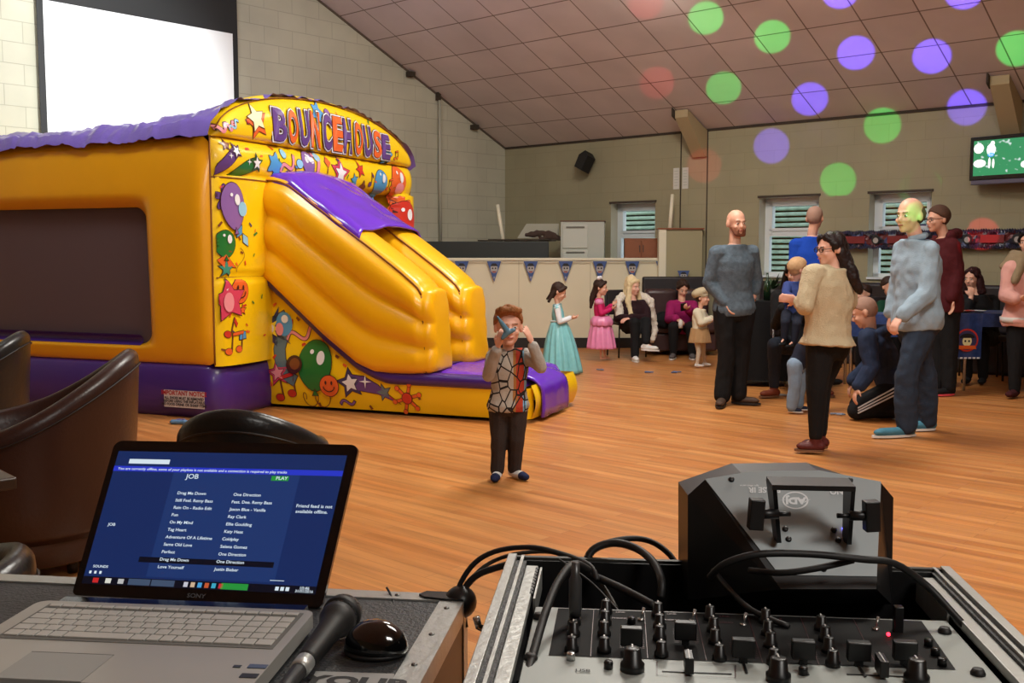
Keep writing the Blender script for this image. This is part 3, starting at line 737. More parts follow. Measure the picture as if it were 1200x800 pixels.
# left column
A.flower(Fp(251, 231), .11, 'purple'); A.base = .009; A.balloon(Fp(272, 240), .125, 'mauve', rot=.12, tall=1.45); A.base = 0
A.base = .009; A.poly(circ(.05, .06), 'lblue', Fp(282, 245), line=0, lay=3); A.base = 0
A.poly([(-1, 0), (0, .6), (1, 0), (0, -.6)], 'blue', Fp(280, 271), .06, 1.0); A.poly([(-1, 0), (0, .6), (1, 0), (0, -.6)], 'lblue', Fp(287, 281), .06, -1.0)
A.balloon(Fp(262, 285), .10, 'green', tall=1.05); A.poly([(0, 0), (-.9, -.5), (-.2, -1.2)], 'orange', Fp(261, 298), .09); A.poly([(0, 0), (1.1, -1.2), (.2, -1.1)], 'orange', Fp(264, 298), .09)
A.poly(band(curve_pts(lambda q: (math.sin(q*5)*.5, -2*q), 16), .05), 'brown', Fp(281, 290), .1, line=0)
A.star(Fp(257, 315), .07, 'teal'); A.bits((.04, .7, .5, 1.9), 26, 5)
A.smile(Fp(281, 341), .10, 'orange'); A.base = .009; A.star(Fp(268, 352), .18, 'pink', rot=.15, q=.52); A.base = 0
A.base = .009; A.poly(circ(.05, .08), 'lpink', Fp(266, 354), line=0, lay=4); A.base = 0; A.poly(circ(.03, .03), 'white', Fp(267, 342), line=0, lay=4)
A.star(Fp(284, 363), .04, 'orange'); A.note(Fp(262, 392), .10, 'red', rot=-.3); A.note(Fp(268, 412), .10, 'orange', True, rot=-.1); A.poly([(-1, -.8), (1, -.6), (.8, .8), (-.8, .7)], 'blue', Fp(284, 393), .04)
# right column
A.balloon(Fp(467, 214), .16, 'orange', tall=1.1); A.poly(circ(.09, .06), 'lpink', Fp(467, 221), line=0, lay=4)
A.flower(Fp(460, 242), .15, 'orange', 6); A.base = .012; A.balloon(Fp(473, 258), .17, 'red', tall=1.2); A.base = 0; A.bits((3.0, 3.4, 1.3, 1.9), 10, 8)
A.star(Fp(478, 228), .06, 'orange')
art = A.b.out('front_artwork', front)
# lettering
b = B(); word = 'BOUNCEHOUSE'; x0, x1 = .72, 2.80
bottoms = lambda t: 2.335+.0*t
for k, ch in enumerate(word):
    t = x0+(x1-x0)*(k+.5)/len(word); top = arch(t)-.10 if k in (0, 10) else arch(t)-.115; bot = 2.325
    hgt = min(.30, top-bot); w = (x1-x0)/len(word)
    if k == 0: w *= 1.15
    me0 = text_mesh(ch, 1, 0); xs = [v.co.x for v in me0.vertices]; ys = [v.co.y for v in me0.vertices]
    cx, cw, cy, chh = (min(xs)+max(xs))/2, max(xs)-min(xs), min(ys), max(ys)-min(ys); bpy.data.meshes.remove(me0)
    lean = -.06
    for lay, (grw, col) in enumerate(((.085, 'line'), (.070, 'white'), (.044, 'line'), (.030, 'purple' if k % 2 == 0 else 'orange'))):
        b.use(DC[col if not (col == 'purple') else 'purple'])
        def fn(p, lay=lay):
            y = (p.y-cy)/chh*hgt; x = (p.x-cx)/cw*w*.72
            return facep(t+x, bot+y, .016+.004*lay)
        # outline weight through the curve offset, measured in letter units
        put_text(b, ch, 1, None, bold=grw, fn=fn)
b.out('lettering', front)

# ---------------- the slide
T0, T1, T2, T3 = .66, 1.02, 1.40, 1.80
def prof(pts, tt): return [sc_(x, y, tt) for x, y in pts]
topP = prof([(303, 213), (322, 213), (336, 217), (380, 251), (435, 293), (470, 321), (489, 338), (494, 347)], T0)
botP = prof([(303, 324), (315, 330), (335, 350), (380, 394), (420, 428), (440, 437), (480, 438), (500, 437)], T0)
def samp(P, q):
    L_ = [0]
    for k in range(1, len(P)): L_.append(L_[-1]+math.hypot(P[k][0]-P[k-1][0], P[k][1]-P[k-1][1]))
    x = q*L_[-1]
    for k in range(1, len(P)):
        if x <= L_[k]+1e-9: f = (x-L_[k-1])/(L_[k]-L_[k-1]); return (P[k-1][0]+(P[k][0]-P[k-1][0])*f, P[k-1][1]+(P[k][1]-P[k-1][1])*f)
    return P[-1]
print('slide top', [tuple(round(c, 2) for c in p) for p in topP], 'bot', [tuple(round(c, 2) for c in p) for p in botP])
M_ys = vinyl('slide_yellow_vinyl', (248, 182, 6))
def slide_wall(ta, tb, name):
    b = B().use(M_ys); rows = []; n = 40
    for i in range(n+7):
        q = min(1, i/n); T_ = samp(topP, q); Bq = samp(botP, q)
        if i > n: a = (i-n)/6*PI/2; ins = (1-math.cos(a))*.5; pushs = .09*math.sin(a)
        else: ins = 0; pushs = 0
        mid = (ta+tb)/2; hw = (tb-ta)/2*(1-ins); row = []
        zc = (T_[1]+Bq[1])/2
        for j in range(25):
            r = j/24; s_ = Bq[0]+(T_[0]-Bq[0])*r+pushs; z = Bq[1]+(T_[1]-Bq[1])*r
            z = zc+(z-zc)*(1-ins*.25)
            rib = .07*abs(math.sin(PI*(r*2.93+.07)))**.6*(1 if q < .97 else max(0, (1.03-q)/.06)) if .0 < r < 1 else 0
            row.append(cp(s_, mid-hw-rib, z))
        tz = zc+(T_[1]-zc)*(1-ins*.25)
        for j in range(1, 10):
            a = PI*j/10; row.append(cp(T_[0]+pushs, mid-hw*math.cos(a), tz+.07*math.sin(a)**.7))
        for j in range(24, -1, -1):
            r = j/24; s_ = Bq[0]+(T_[0]-Bq[0])*r+pushs; z = zc+(Bq[1]+(T_[1]-Bq[1])*r-zc)*(1-ins*.25)
            rib = .05*abs(math.sin(PI*(r*2.93+.07)))**.6*(1 if q < .97 else max(0, (1.03-q)/.06)) if 0 < r < 1 else 0
            row.append(cp(s_, mid+hw+rib, z))
        rows.append(row)
    b.grid(rows, closev=True, cap=True)
    b.use(M_seam); pts = [samp(topP, k/30) for k in range(31)]; b.tube([cp(s_, ta-.004, z+.012) for s_, z in pts] , .008, 6)
    e = samp(topP, 1); f = samp(botP, 1); b.tube([cp(e[0]+(f[0]-e[0])*k/8+.0, ta-.006, e[1]+(f[1]-e[1])*k/8) for k in range(9)], .008, 6)
    return b.out(name, castle)
slide_wall(T0, T1, 'slide_wall'); slide_wall(T2, T3, 'slide_wall')
# slide chute bed between walls
b = B().use(M_pd)
pts = [samp(botP, k/20) for k in range(21)]
b.grid([[cp(s_, t, z+.25-.22*min(1, k/17)+.0) for t in (T1-.03, (T1+T2)/2, T2+.03)] for k, (s_, z) in enumerate(pts)]); b.out('slide_bed', castle)
# purple cover over the top of the slide
b = B().use(M_p); rows = []; n = 34
qe = 0.60
for i in range(n+1):
    q = qe*i/n; s_, z = samp(topP, q); row = []
    for j in range(31):
        t = T0-.01+(T3-T0+.02)*j/30; f = j/30
        h = z+.075+.05*math.sin(PI*f)+.02*noise.noise(V((s_*6, t*5, 1)))
        if j in (0, 30): h -= .09
        elif j in (1, 29): h -= .03
        row.append(cp(s_+.015, t, h))
    rows.append(row)
b.grid(rows); o = b.out('slide_cover', castle); m_ = o.modifiers.new('s', 'SOLIDIFY'); m_.thickness = .012
# landing pad
PT0, PT1, PS = .70, 1.86, 2.38
b = B().use(M_p); rows = []
s_st = botP[3][0]
for i in range(25):
    s_ = .9+(PS-.9)*i/24; row = []
    e = max(0, (s_-(PS-.14))/.14); dr = (1-math.sqrt(max(0, 1-e*e)))*.11
    for j in range(25):
        f = j/24; t = PT0+(PT1-PT0)*f; ed = min(f, 1-f)/.14
        z = .27+.115*min(1, max(0, 1-(1-min(1, ed))**2))**.5 - dr + .012*math.sin(s_*9)*math.sin(PI*f) + .006*noise.noise(V((s_*8, t*8, 2)))
        row.append(cp(s_, t, z))
    rows.append(row)
b.grid(rows); b.out('landing_pad', castle)
# side band and side panel
bandP = prof([(301, 322), (314, 327), (336, 347), (380, 390), (420, 425), (440, 436)], T0)
padS = PS
def bandc(q):
    P = bandP + [(bandP[-1][0]+.12, .325), (PS, .325)]; return samp(P, q)
b = B().use(M_pd)
b.tube([cp(*((lambda p: (p[0], T0+.03, p[1]-.005))(bandc(k/60)))) for k in range(61)], .058, 10); b.out('purple_band', castle)
lowline = prof([(300, 405), (306, 420), (312, 440), (315, 480)], T0+.06)
def panel_off(s, z): return .05*max(0, math.sin(PI*min(1, max(0, (z-.02)/.55))))
def panelp(s, z, off=0): return cp(s, T0+.06-panel_off(s, z)-off, z)
sL = [p[0] for p in lowline]
b = B().use(M_y); rows = []
for i in range(61):
    q = i/60; s_, zt = bandc(q); zt -= .03
    arc = .0
    zlo = .03
    d = s_-lowline[0][0]; dd = lowline[3][0]-lowline[0][0]
    if s_ < lowline[3][0]: zlo = .03+ (lowline[0][1]-.03)*max(0, 1-(max(0, d)/dd)**2)**.5
    rows.append([panelp(s_, zlo+(zt-zlo)*k/14) for k in range(15)])
b.grid(rows)
# rounded front end, three yellow cushions with the purple flap between
rows = []
for i in range(13):
    a = PI/2*i/12; rows.append([cp(PS-.02+.10*math.sin(a)*(1 if True else 0), T0+.06+.10*(1-math.cos(a))-panel_off(0, .03+.25*k/8)*(1-i/12), .03+.25*k/8) for k in range(9)])
b.grid(rows)
gridf(b, lsp(.76, PT1-.04, 20), lsp(.03, .30, 8), lambda t, z: cp(PS+.08+.04*math.sin(PI*min(1, max(0, (z-.03)/.27))), t, z))
gridf(b, lsp(0.1, PS+.08, 6), lsp(.03, .30, 8), lambda s_, z: cp(s_, PT1-.04+.04*math.sin(PI*(z-.03)/.27), z))
panel = b.out('slide_side', castle)
b = B().use(M_p); rows = []
for i in range(15):
    t = .86+.62*i/14; row = []
    for k in range(11):
        f = k/10; row.append(cp(PS-.10+.245*math.sin(min(1, f*1.5)*PI/2)+.012*noise.noise(V((t*9, f*4, 5))), t+.02*math.sin(f*3), .378-.345*f**1.9+.01*noise.noise(V((t*7, f*6, 1)))))
    rows.append(row)
b.grid(rows); o = b.out('front_flap', castle); m_ = o.modifiers.new('s', 'SOLIDIFY'); m_.thickness = .02
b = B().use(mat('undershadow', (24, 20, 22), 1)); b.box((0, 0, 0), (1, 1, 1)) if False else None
# near-black sheet under the slide, painted in as the shade of the gap
b.prism([cp(.0, .78, .005), cp(PS-.05, .78, .005), cp(PS-.05, PT1-.1, .005), cp(0, PT1-.1, .005)], (0, 0, .03)); b.out('undershade_sheet', castle)
A = Art(panelp); Sp = lambda x, y: sc_(x, y, T0)
A.burst(Sp(313, 385), .20)
A.poly(band([(-.1, 1.5), (.1, 1.0), (.0, .4), (-.2, -.4), (-.1, -1.1), (.3, -1.9), (.75, -2.2)][::1], .8, .62), 'grey', Sp(327, 400), .16, .1)
A.poly(circ(.5, .62), 'blue', Sp(329, 380), .17, lay=2, line=.0); A.poly(circ(.1, .14), 'lpink', Sp(324, 386), 1*.4, lay=4, line=0); A.poly(circ(.035), 'white', Sp(330, 374), lay=4, line=0)
A.streamer(Sp(349, 392), .13, 'lpink', .35, 1.3, .2)
A.base = .006; A.balloon(Sp(368, 427), .165, 'green', tall=1.25); A.base = 0; A.base = .010; A.poly(circ(.075, .075), 'line', Sp(345, 427), lay=5); A.poly(circ(.05), 'brown', Sp(346, 426), lay=6, line=0); A.base = 0
A.base = .014; A.smile(Sp(386, 452), .09, 'orange'); A.base = 0; A.star(Sp(325, 437), .12, 'pink', 'lpink', .2); A.note(Sp(326, 466), .12, 'red', True, .1)
A.poly(band(curve_pts(lambda q: (2.2*q+.35*math.cos(q*14), .5*math.sin(q*14)), 40), .06), 'brown', Sp(352, 468), .12, line=0)
A.poly([(-.3, .35), (.6, .28), (1.4, -.1), (2.3, -.9), (1.4, -.55), (.5, -.45), (-.3, -.4)], 'purple', Sp(413, 447), .17)
A.star(Sp(410, 449), .13, 'navy', 'white', .2, .5); A.poly(star(1, .2, 4), 'white', Sp(428, 447), .06, line=0, lay=4)
A.star(Sp(449, 460), .07, 'grey', rot=.3); A.poly([(0, .1), (1, -.6), (0, -.1)], 'red', Sp(455, 465), .1)
for k in range(3): a = PI*k/3+.3; A.poly([(-1, -.1), (1, -.1), (1, .1), (-1, .1)], 'orange', Sp(476, 467), .125, a, line=.004)
A.poly(circ(.045), 'red', Sp(476, 467), lay=3)
for k in range(6): a = PI*k/3+.3; p = Sp(476, 467); A.poly(circ(.02), 'orange', (p[0]+.12*math.cos(a), p[1]+.12*math.sin(a)), line=.003, lay=3)
A.note(Sp(298, 344), .12, 'red', rot=.2)
for (x, y) in ((318, 357), (345, 374), (352, 404), (338, 377), (393, 418), (403, 428), (375, 398), (317, 450), (432, 478), (372, 475), (320, 418), (490, 466), (398, 473)): A.poly([(-1, -.5), (1, -.4), (.8, .5), (-.8, .6)], random.choice(['navy', 'red', 'brown', 'orange']), Sp(x, y), .022, random.uniform(0, 3), line=0)
A.streamer(Sp(405, 472), .06, 'mauve', .2, 1)
A.b.out('side_artwork', panel)
# small figurine left on the floor beside the base
# ------------------------------------------------------------------ tub chairs, table
def tub_chair(label, loc, rz, leather, w=.36, hb=.80, ha=.64, group=None, th=.055, span=128, front=.5):
    """local frame: opening towards -y, back at +y"""
    t = thing('tub_chair', label, 'chair', (0, 0, 0), group)
    def plan(a, r):                                   # a = 0 at the back
        x = r*math.sin(a); y = r*math.cos(a)
        if y < 0: y *= 1.25
        return x, y
    b = B().use(leather); rows = []; n = 44
    for i in range(n+1):
        a = math.radians(-span + 2*span*i/n); f = abs(a)/math.radians(span)
        h = ha+(hb-ha)*(.5+.5*math.cos(PI*min(1, f*1.05)))
        row = []
        prof = [(w-.05, .10), (w+.0, .30), (w+.03, h-.05), (w+.03, h-.015), (w+.03-th*.25, h+.008), (w+.03-th*.5, h+.014), (w+.03-th*.8, h+.006), (w+.03-th, h-.02), (w-.03-th*.5, .40), (w-.05-th*.5, .34)]
        for r, z in prof:
            x, y = plan(a, r); row.append(V((x, y, z)))
        rows.append(row)
    b.grid(rows, closev=True, cap=True); o = sub(b.out('shell', t))
    b = B().use(mat('piping_dark', (26, 18, 16), .5)); ring = []
    for i in range(n+1):
        a = math.radians(-span+2*span*i/n); f = abs(a)/math.radians(span); h = ha+(hb-ha)*(.5+.5*math.cos(PI*min(1, f*1.05)))
        x, y = plan(a, w+.032); ring.append(V((x, y, h-.055)))
    b.tube(ring, .004, 6); b.out('piping', t)
    b = B().use(leather); rows = []
    for z, k in ((.30, .86), (.33, .95), (.38, .98), (.42, .95), (.44, .82), (.445, .4)):
        rows.append([V((plan(2*PI*j/28, (w-.07)*k)[0], plan(2*PI*j/28, (w-.07)*k)[1], z)) for j in range(28)])
    b.grid(rows, closev=True, cap=True); b.out('seat_cushion', t)
    b = B().use(leather); b.lathe([(w-.10, .06), (w-.06, .08), (w-.05, .30)], n=28); b.out('base', t)
    for (x, y) in ((-.2, -.2), (.2, -.2), (-.2, .2), (.2, .2)):
        b = B().use(mat('chair_foot', (30, 20, 16), .5)); b.lathe([(.02, 0), (.026, .07)], (x, y, 0), 10); b.out('leg', t)
    t.location = loc; t.rotation_euler = (0, 0, rz); return t
M_lb = mat('brown_leather', (52, 30, 25), .34, bump=.12, bscale=60, var=.12)
M_lk = mat('black_leather', (26, 25, 25), .3, bump=.12, bscale=60, var=.1)
tub_chair('brown leather tub armchair nearest the laptop on the left', (-2.12, 4.40, 0), math.radians(-74), M_lb, w=.45, hb=.92, ha=.60, th=.085)
tub_chair('black leather tub armchair behind the brown one, by the bouncy castle', (-3.02, 5.35, 0), math.radians(-76), M_lk, w=.42, hb=.93, ha=.62, th=.08)
tub_chair('black leather tub chair whose curved back shows behind the laptop', (-.855, 3.35, 0), math.radians(176), M_lk, w=.215, hb=.865, ha=.72, th=.06)
tub_chair('dark armchair at the lower left edge beside the laptop', (-1.36, 2.05, 0), math.radians(-80), M_lk, w=.32, hb=.715, ha=.60, th=.07)
t = thing('pub_table', 'dark wooden table corner at the left edge beside the brown armchair', 'table', (-1.75, 2.9, 0))
M_dw = mat('dark_wood', (54, 38, 28), .35, var=.2, vscale=6)
R = Matrix.Translation((-1.86, 2.83, 0)) @ Matrix.Rotation(.75, 4, 'Z')
b = B().use(M_dw); b.box((-.34, -.34, .70), (.34, .34, .735), R, bev=.008); b.out('table_top', t)
b = B().use(M_dw); b.lathe([(.035, .04), (.035, .70)], R.translation, 14); b.lathe([(.22, 0), (.22, .02), (.05, .045)], R.translation, 24); b.out('pedestal', t)

# ------------------------------------------------------------------ DJ equipment
M_alu = mat('aluminium', (178, 180, 176), .38, metal=.7, bump=.08, bscale=90, var=.12, vscale=20)
M_blkp = mat('black_plastic', (16, 16, 17), .42); M_rub = mat('black_rubber', (20, 19, 19), .55)
M_ply = mat('black_laminate_case', (44, 46, 48), .5, bump=.25, bscale=200, var=.25, vscale=14)
M_brp = mat('brown_laminate_case', (58, 38, 30), .4, var=.25, vscale=9)
M_gun = mat('grey_faceplate', (150, 156, 152), .45, metal=.15, var=.05)
M_gunb = mat('dark_faceplate', (16, 17, 18), .75, spec=.25)
M_steelb = mat('bright_steel', (190, 190, 188), .25, metal=.9)
# mixer frame: x along the faceplate, y away from the camera
ZM = .93
TL = gnd(627.5, 710.5, ZM); TR = gnd(1106, 727, ZM); MX = frame(TL, TR-TL); MI = MX.inverted()
def mp(px, py, z=ZM):
    p = MI @ gnd(px, py, z); return p.x, p.y
def mw(x, y, z=0): return MX @ V((x, y, z))
MWd = .4826; MD = .355
t = thing('dj_mixer', 'grey and black rack mounted DJ mixer with many knobs and faders', 'mixer', mw(MWd/2, -.18, -.1))
b = B().use(M_gun); b.box((0, -MD, -.003), (MWd, 0, 0), MX, bev=.001); b.use(M_blkp); b.box((.02, -MD+.02, -.08), (MWd-.02, -.01, -.003), MX); plate = b.out('faceplate', t)
b = B().use(M_gunb); q = [mp(654, 713), mp(1080, 728), mp(1120, 785), mp(643, 768)]
b.face([mw(x, y, .0006) for x, y in q])
b.out('dark_panel', plate)
b = B().use(mat('print_line', (150, 152, 150), .6))
for (p0, p1) in (((696, 714), (692, 770)), ((755, 716), (759, 772)), ((815, 718), (828, 775)), ((876, 722), (894, 778)), ((938, 724), (960, 780)), ((1000, 726), (1028, 782)), ((654, 713), (1080, 728)), ((770, 776), (862, 780)), ((770, 776), (770, 791)), ((770, 791), (862, 795)), ((862, 780), (862, 795))):
    a, c = V((*mp(*p0), .0012)), V((*mp(*p1), .0012)); d = (c-a).normalized()*.0004; n_ = V((-d.y, d.x, 0)); b.face([MX @ (a+n_), MX @ (c+n_), MX @ (c-n_), MX @ (a-n_)])
for (fx, fy) in ((740, 752), (803, 746), (871, 763), (941, 764), (1006, 765), (1060, 764)):
    x, y = mp(fx, fy)
    for k in range(11):
        yy = y-.02+.004*k; 
        for sx_ in (-.013, .009): b.face([mw(x+sx_, yy, .0013), mw(x+sx_+.005, yy, .0013), mw(x+sx_+.005, yy+.0007, .0013), mw(x+sx_, yy+.0007, .0013)])
Rt = MX.copy()
def mtext(tx, px, py, s):
    x, y = mp(px, py); put_text(b, tx, s, None, .0002, fn=lambda p: mw(x+p.x, y+p.y, .0014))
for tx, px, py in (('LINE', 727, 719), ('LINE', 787, 721), ('LINE', 849, 724), ('LINE', 911, 727), ('PHONO', 727, 726), ('PHONO', 787, 728), ('PHONO', 849, 731)): mtext(tx, px, py, .0055)
b.use(mat('print_dark', (30, 30, 32), .6)); mtext('USB', 683, 788, .009)
b.out('printed_lines', plate)
M_knob = mat('knob_black', (14, 14, 15), .35); M_tip = mat('knob_pointer', (196, 196, 192), .4)
def knob(px, py, r=.0068, h=.017):
    x, y = mp(px, py); b = B().use(M_knob); o = mw(x, y, 0); b.lathe([(r*1.15, 0), (r*1.15, h*.3), (r*.9, h*.4), (r*.78, h*.96), (r*.6, h)], o, 14)
    b.use(M_tip); b.box((x-.0008, y, h-.001), (x+.0008, y+r*.8, h+.0006), MX); b.box((x-.0008, y+r*.72, h*.5), (x+.0008, y+r*.86, h), MX); b.out('knob', t)
for (px, py) in ((673, 732), (672, 745), (670, 763), (710, 719), (709, 732), (708, 745), (708, 764), (771, 722), (773, 736), (773, 750), (775, 769), (832, 726), (836, 740), (838, 754), (843, 773),
                 (897, 730), (900, 744), (903, 758), (907, 778), (962, 738), (967, 751), (971, 764), (976, 780)): knob(px, py)
for (px, py) in ((741, 785), (912, 797), (1074, 799)): knob(px, py, .011, .024)
for (px, py) in ((713, 783), (941, 790), (1088, 757), (1096, 768), (1104, 780), (740, 731), (669, 773)):
    x, y = mp(px, py); b = B().use(M_knob if px != 669 else M_steelb); b.lathe([(.0048, 0), (.0048, .007), (.0038, .0085)], mw(x, y, 0), 12); b.out('button', t)
for (px, py) in ((740, 762), (803, 755), (871, 776), (941, 778), (1006, 780), (1060, 779)):
    x, y = mp(px, py); b = B().use(M_knob); b.box((x-.012, y-.005, .006), (x+.012, y+.006, .026), MX, bev=.0015); b.box((x-.0012, y-.03, .0008), (x+.0012, y+.03, .0014), MX); b.box((x-.004, y-.003, 0), (x+.004, y+.003, .007), MX); b.out('fader', t)
for (px, py, x0, x1) in ((807, 788, 776, 857), (1033, 792, 993, 1060)):
    x, y = mp(px, py); xa = mp(x0, py)[0]; xb = mp(x1, py)[0]; b = B().use(M_knob); b.box((x-.0045, y-.012, .003), (x+.0045, y+.012, .02), MX, bev=.001); b.box((xa, y-.0008, .0004), (xb, y+.0008, .001), MX)
    b.use(M_tip); b.box((x-.0006, y-.012, .0195), (x+.0006, y+.012, .0205), MX); b.out('crossfader', t)
for (px, py) in ((751, 727), (811, 729), (871, 733), (1026, 738)):
    x, y = mp(px, py); b = B().use(M_steelb); b.lathe([(.004, 0), (.004, .003)], mw(x, y, 0), 10); b.tube([mw(x, y, .002), mw(x+.004, y+.005, .014)], [.0012, .0022], 8); b.out('toggle_switch', t)
x, y = mp(1052, 740); b = B().use(M_knob); b.box((x-.005, y-.005, 0), (x+.005, y+.005, .03), MX, bev=.001); b.out('selector_lever', t)
x, y = mp(1041, 746); b = B().use(mat('red_led', (255, 40, 60), .4, emit=6)); b.ell(mw(x, y, .003), (.0022, .0022, .0022), n=6); b.out('red_light', t)
for (px, py) in ((632, 724), (622, 772), (1107, 741), (1146, 790)):
    x, y = mp(px, py); b = B().use(M_rub); b.lathe([(.0075, 0), (.0075, .002), (.0055, .006), (.0025, .0065)], mw(x, y, 0), 14); b.out('rack_bolt', t)
# flight case of the mixer
t = thing('mixer_flight_case', 'open black flight case with aluminium edges holding the DJ mixer', 'flight case', mw(MWd/2, -.1, -ZM))
XO = .048; YB = .145; YF_ = -.42; HT = .022
def cbox(lo, hi, m, bev=0): 
    global cb_; cb_.use(m).box(lo, hi, MX, bev=bev)
cb_ = B()
cbox((-XO+.002, YF_, -ZM+.02), (-.022, YB, HT-.006), M_ply); cbox((MWd+.022, YF_, -ZM+.02), (MWd+XO-.002, YB, HT-.006), M_ply)
cbox((-XO+.002, YB-.012, -ZM+.02), (MWd+XO-.002, YB, HT-.006), M_blkp); cbox((-XO+.002, YF_, -ZM+.02), (MWd+XO-.002, YF_+.012, -.02), M_ply); cbox((-XO+.002, YF_, -ZM), (MWd+XO-.002, YB, -ZM+.02), M_ply)
cbox((-.03, -.01, -.10), (MWd+.03, YB-.012, -.09), M_blkp)
cb_.out('body', t)
for sg in (0, 1):
    X = (lambda v: v) if sg == 0 else (lambda v: MWd-v)
    def lr(a, c): return (min(X(a), X(c)), max(X(a), X(c)))
    b = B().use(M_alu); a, c = lr(-XO, -XO+.012); b.box((a, YF_, HT-.016), (c, YB, HT), MX, bev=.001); 
    a, c = lr(-XO+.018, -XO+.022); b.box((a, YF_, HT-.012), (c, YB, HT-.002), MX); b.out('aluminium_edge', t)
    b = B().use(M_alu); a, c = lr(-.022, -.006); b.box((a, YF_, .001), (c, YB-.02, .012), MX, bev=.001); a, c = lr(-.003, -.0005); b.box((a, .0, -.02), (c, YB-.02, .010), MX)
    b.use(M_blkp)
    for k in range(9): a, c = lr(-.0085, -.0045); b.box((a, .012+.012*k, .0085), (c, .020+.012*k, .0125), MX)
    b.out('rack_rail', t)
b = B().use(mat('dark_metal_strip', (62, 62, 58), .45, metal=.5)); b.box((-XO, YB-.006, HT-.03), (MWd+XO, YB+.002, HT-.003), MX); b.out('rear_edge', t)
for (px, py, sg) in ((592, 735, 1), (1152, 757, -1)):
    p = at(px, py, 1.20 if sg > 0 else 1.16); b = B().use(M_blkp); b.box((-.012, -.02, -.06), (.012, .02, .03), frame(p, TR-TL)); b.use(M_steelb)
    q = p + V((-.02*sg, 0, -.005)); b.tube([p, q, q+V((-.012*sg, 0, .006)), q+V((-.015*sg, 0, .018))], .0045, 8); b.out('butterfly_latch', t)
# plug of the microphone lead
b = B().use(mat('plug_metal', (84, 84, 84), .35, metal=.6)); x, y = mp(674, 733); b.lathe([(.0065, .012), (.0075, .02), (.0075, .055), (.005, .06), (.0045, .075)], mw(x, y, 0), 14)
tag(b.out('cable_plug'), 'grey metal cable plug standing in the left end of the DJ mixer', 'plug')
# left flight case
ZL = .86
P0 = gnd(547, 697, ZL); P1 = gnd(492, 800, ZL); yax = (P0-P1).normalized(); LM = Matrix((V((yax.y, -yax.x, 0)), yax, V((0, 0, 1)))).transposed().to_4x4(); LM.translation = P0
t = thing('flight_case', 'black flight case with aluminium edging carrying the laptop', 'flight case', LM @ V((-.3, -.25, -ZL)))
LW_, LD_ = .98, .56
b = B().use(M_ply); b.box((-LW_, -LD_, -ZL), (-.003, -.003, -.002), LM); b.use(M_brp); b.box((-.004, -LD_+.03, -ZL+.03), (-.001, -.03, -.03), LM); b.out('body', t)
for (lo, hi) in (((-.034, -LD_, -.002), (0, 0, .0005)), ((-.002, -LD_, -.03), (0.0005, 0, 0)), ((-LW_, -.03, -.002), (0, 0, .0005)), ((-LW_, -.002, -.03), (0, .0005, 0)), ((-.002, -LD_, -.20), (.001, 0, -.19)), ((-.002, -.03, -ZL), (.001, 0, 0))):
    b = B().use(M_alu); b.box(lo, hi, LM); b.out('aluminium_edge', t)
for k in range(5):
    b = B().use(mat('rivet', (120, 120, 118), .3, metal=.8)); b.lathe([(.004, 0), (.0035, .0015), (.0012, .002)], LM @ V((-.018, -.06-.1*k, .0005)), 10); b.out('rivet', t)
for x in (-.10, -.25): b = B().use(MATS['rivet']); b.lathe([(.004, 0), (.0035, .0015), (.0012, .002)], LM @ V((x, -.015, .0005)), 10); b.out('rivet', t)
b = B().use(mat('corner_black', (36, 36, 36), .35, metal=.4)); b.ell((0, 0, 0), (.024, .024, .024), LM @ Matrix.Translation((-.008, -.008, -.008)), n=12)
b.prism([LM @ V(p) for p in ((-.06, .001, .0006), (-.068, -.014, .0006), (-.058, -.024, .0006), (-.024, -.03, .0006), (0, -.03, .0006), (0, 0, .0006))], (0, 0, .003)); b.out('ball_corner', t)
# sticker at the lower edge of the case top
b = B().use(mat('sticker_silver', (150, 150, 148), .5, metal=.3)); q = [gnd(370, 787, ZL+.001), gnd(462, 790, ZL+.001), gnd(452, 830, ZL+.001), gnd(350, 830, ZL+.001)]; b.prism(q, (0, 0, .001))
b.use(mat('sticker_ink', (16, 16, 16), .5)); c = gnd(414, 803, ZL+.0025); put_text(b, 'YOUR', .042, None, .002, sx=1.1, fn=lambda p: c + LM.to_3x3() @ V((p.x, p.y*.8, 0)))
b.out('nameplate', t)
# laptop
ZK = .885
HL = gnd(47, 703, ZK); HR = gnd(370, 715, ZK); KM = frame(HL, HR-HL); KW = (HR-HL).length; KI = KM.inverted(); KD = .25
t = thing('laptop', 'open silver laptop with a blue lit screen on the flight case', 'laptop', KM @ V((KW/2, -.12, ZL-ZK)))
M_sil = mat('laptop_silver', (168, 166, 160), .4, metal=.35); M_lid = mat('laptop_black', (10, 10, 12), .18, coat=.4)
b = B().use(M_sil)
def rrect(x0, x1, y0, y1, r, n=6):
    o = []
    for (cx, cy, a0) in ((x1-r, y0+r, -PI/2), (x1-r, y1-r, 0), (x0+r, y1-r, PI/2), (x0+r, y0+r, PI)):
        for k in range(n+1): o.append((cx+r*math.cos(a0+PI/2*k/n), cy+r*math.sin(a0+PI/2*k/n)))
    return o
bpz = ZL-ZK
b.prism([KM @ V((x, y, bpz+.006)) for x, y in rrect(0, KW, -KD, 0, .016)], (0, 0, -bpz-.006)); b.use(M_lid); b.box((.02, -.01, bpz+.004), (KW-.02, .03, -.004), KM)
base = b.out('base', t)
b = B().use(mat('touchpad', (142, 142, 138), .5)); tp = [KI @ gnd(*p, ZK) for p in ((37, 764), (132, 769))]
b.box((tp[0].x-.0, tp[0].y-.075, .0002), (tp[1].x, tp[0].y, .0008), KM); b.use(mat('groove', (60, 60, 58), .6)); b.box((tp[0].x, tp[0].y, .0002), (tp[1].x, tp[0].y+.0012, .0009), KM); b.out('touchpad', base)
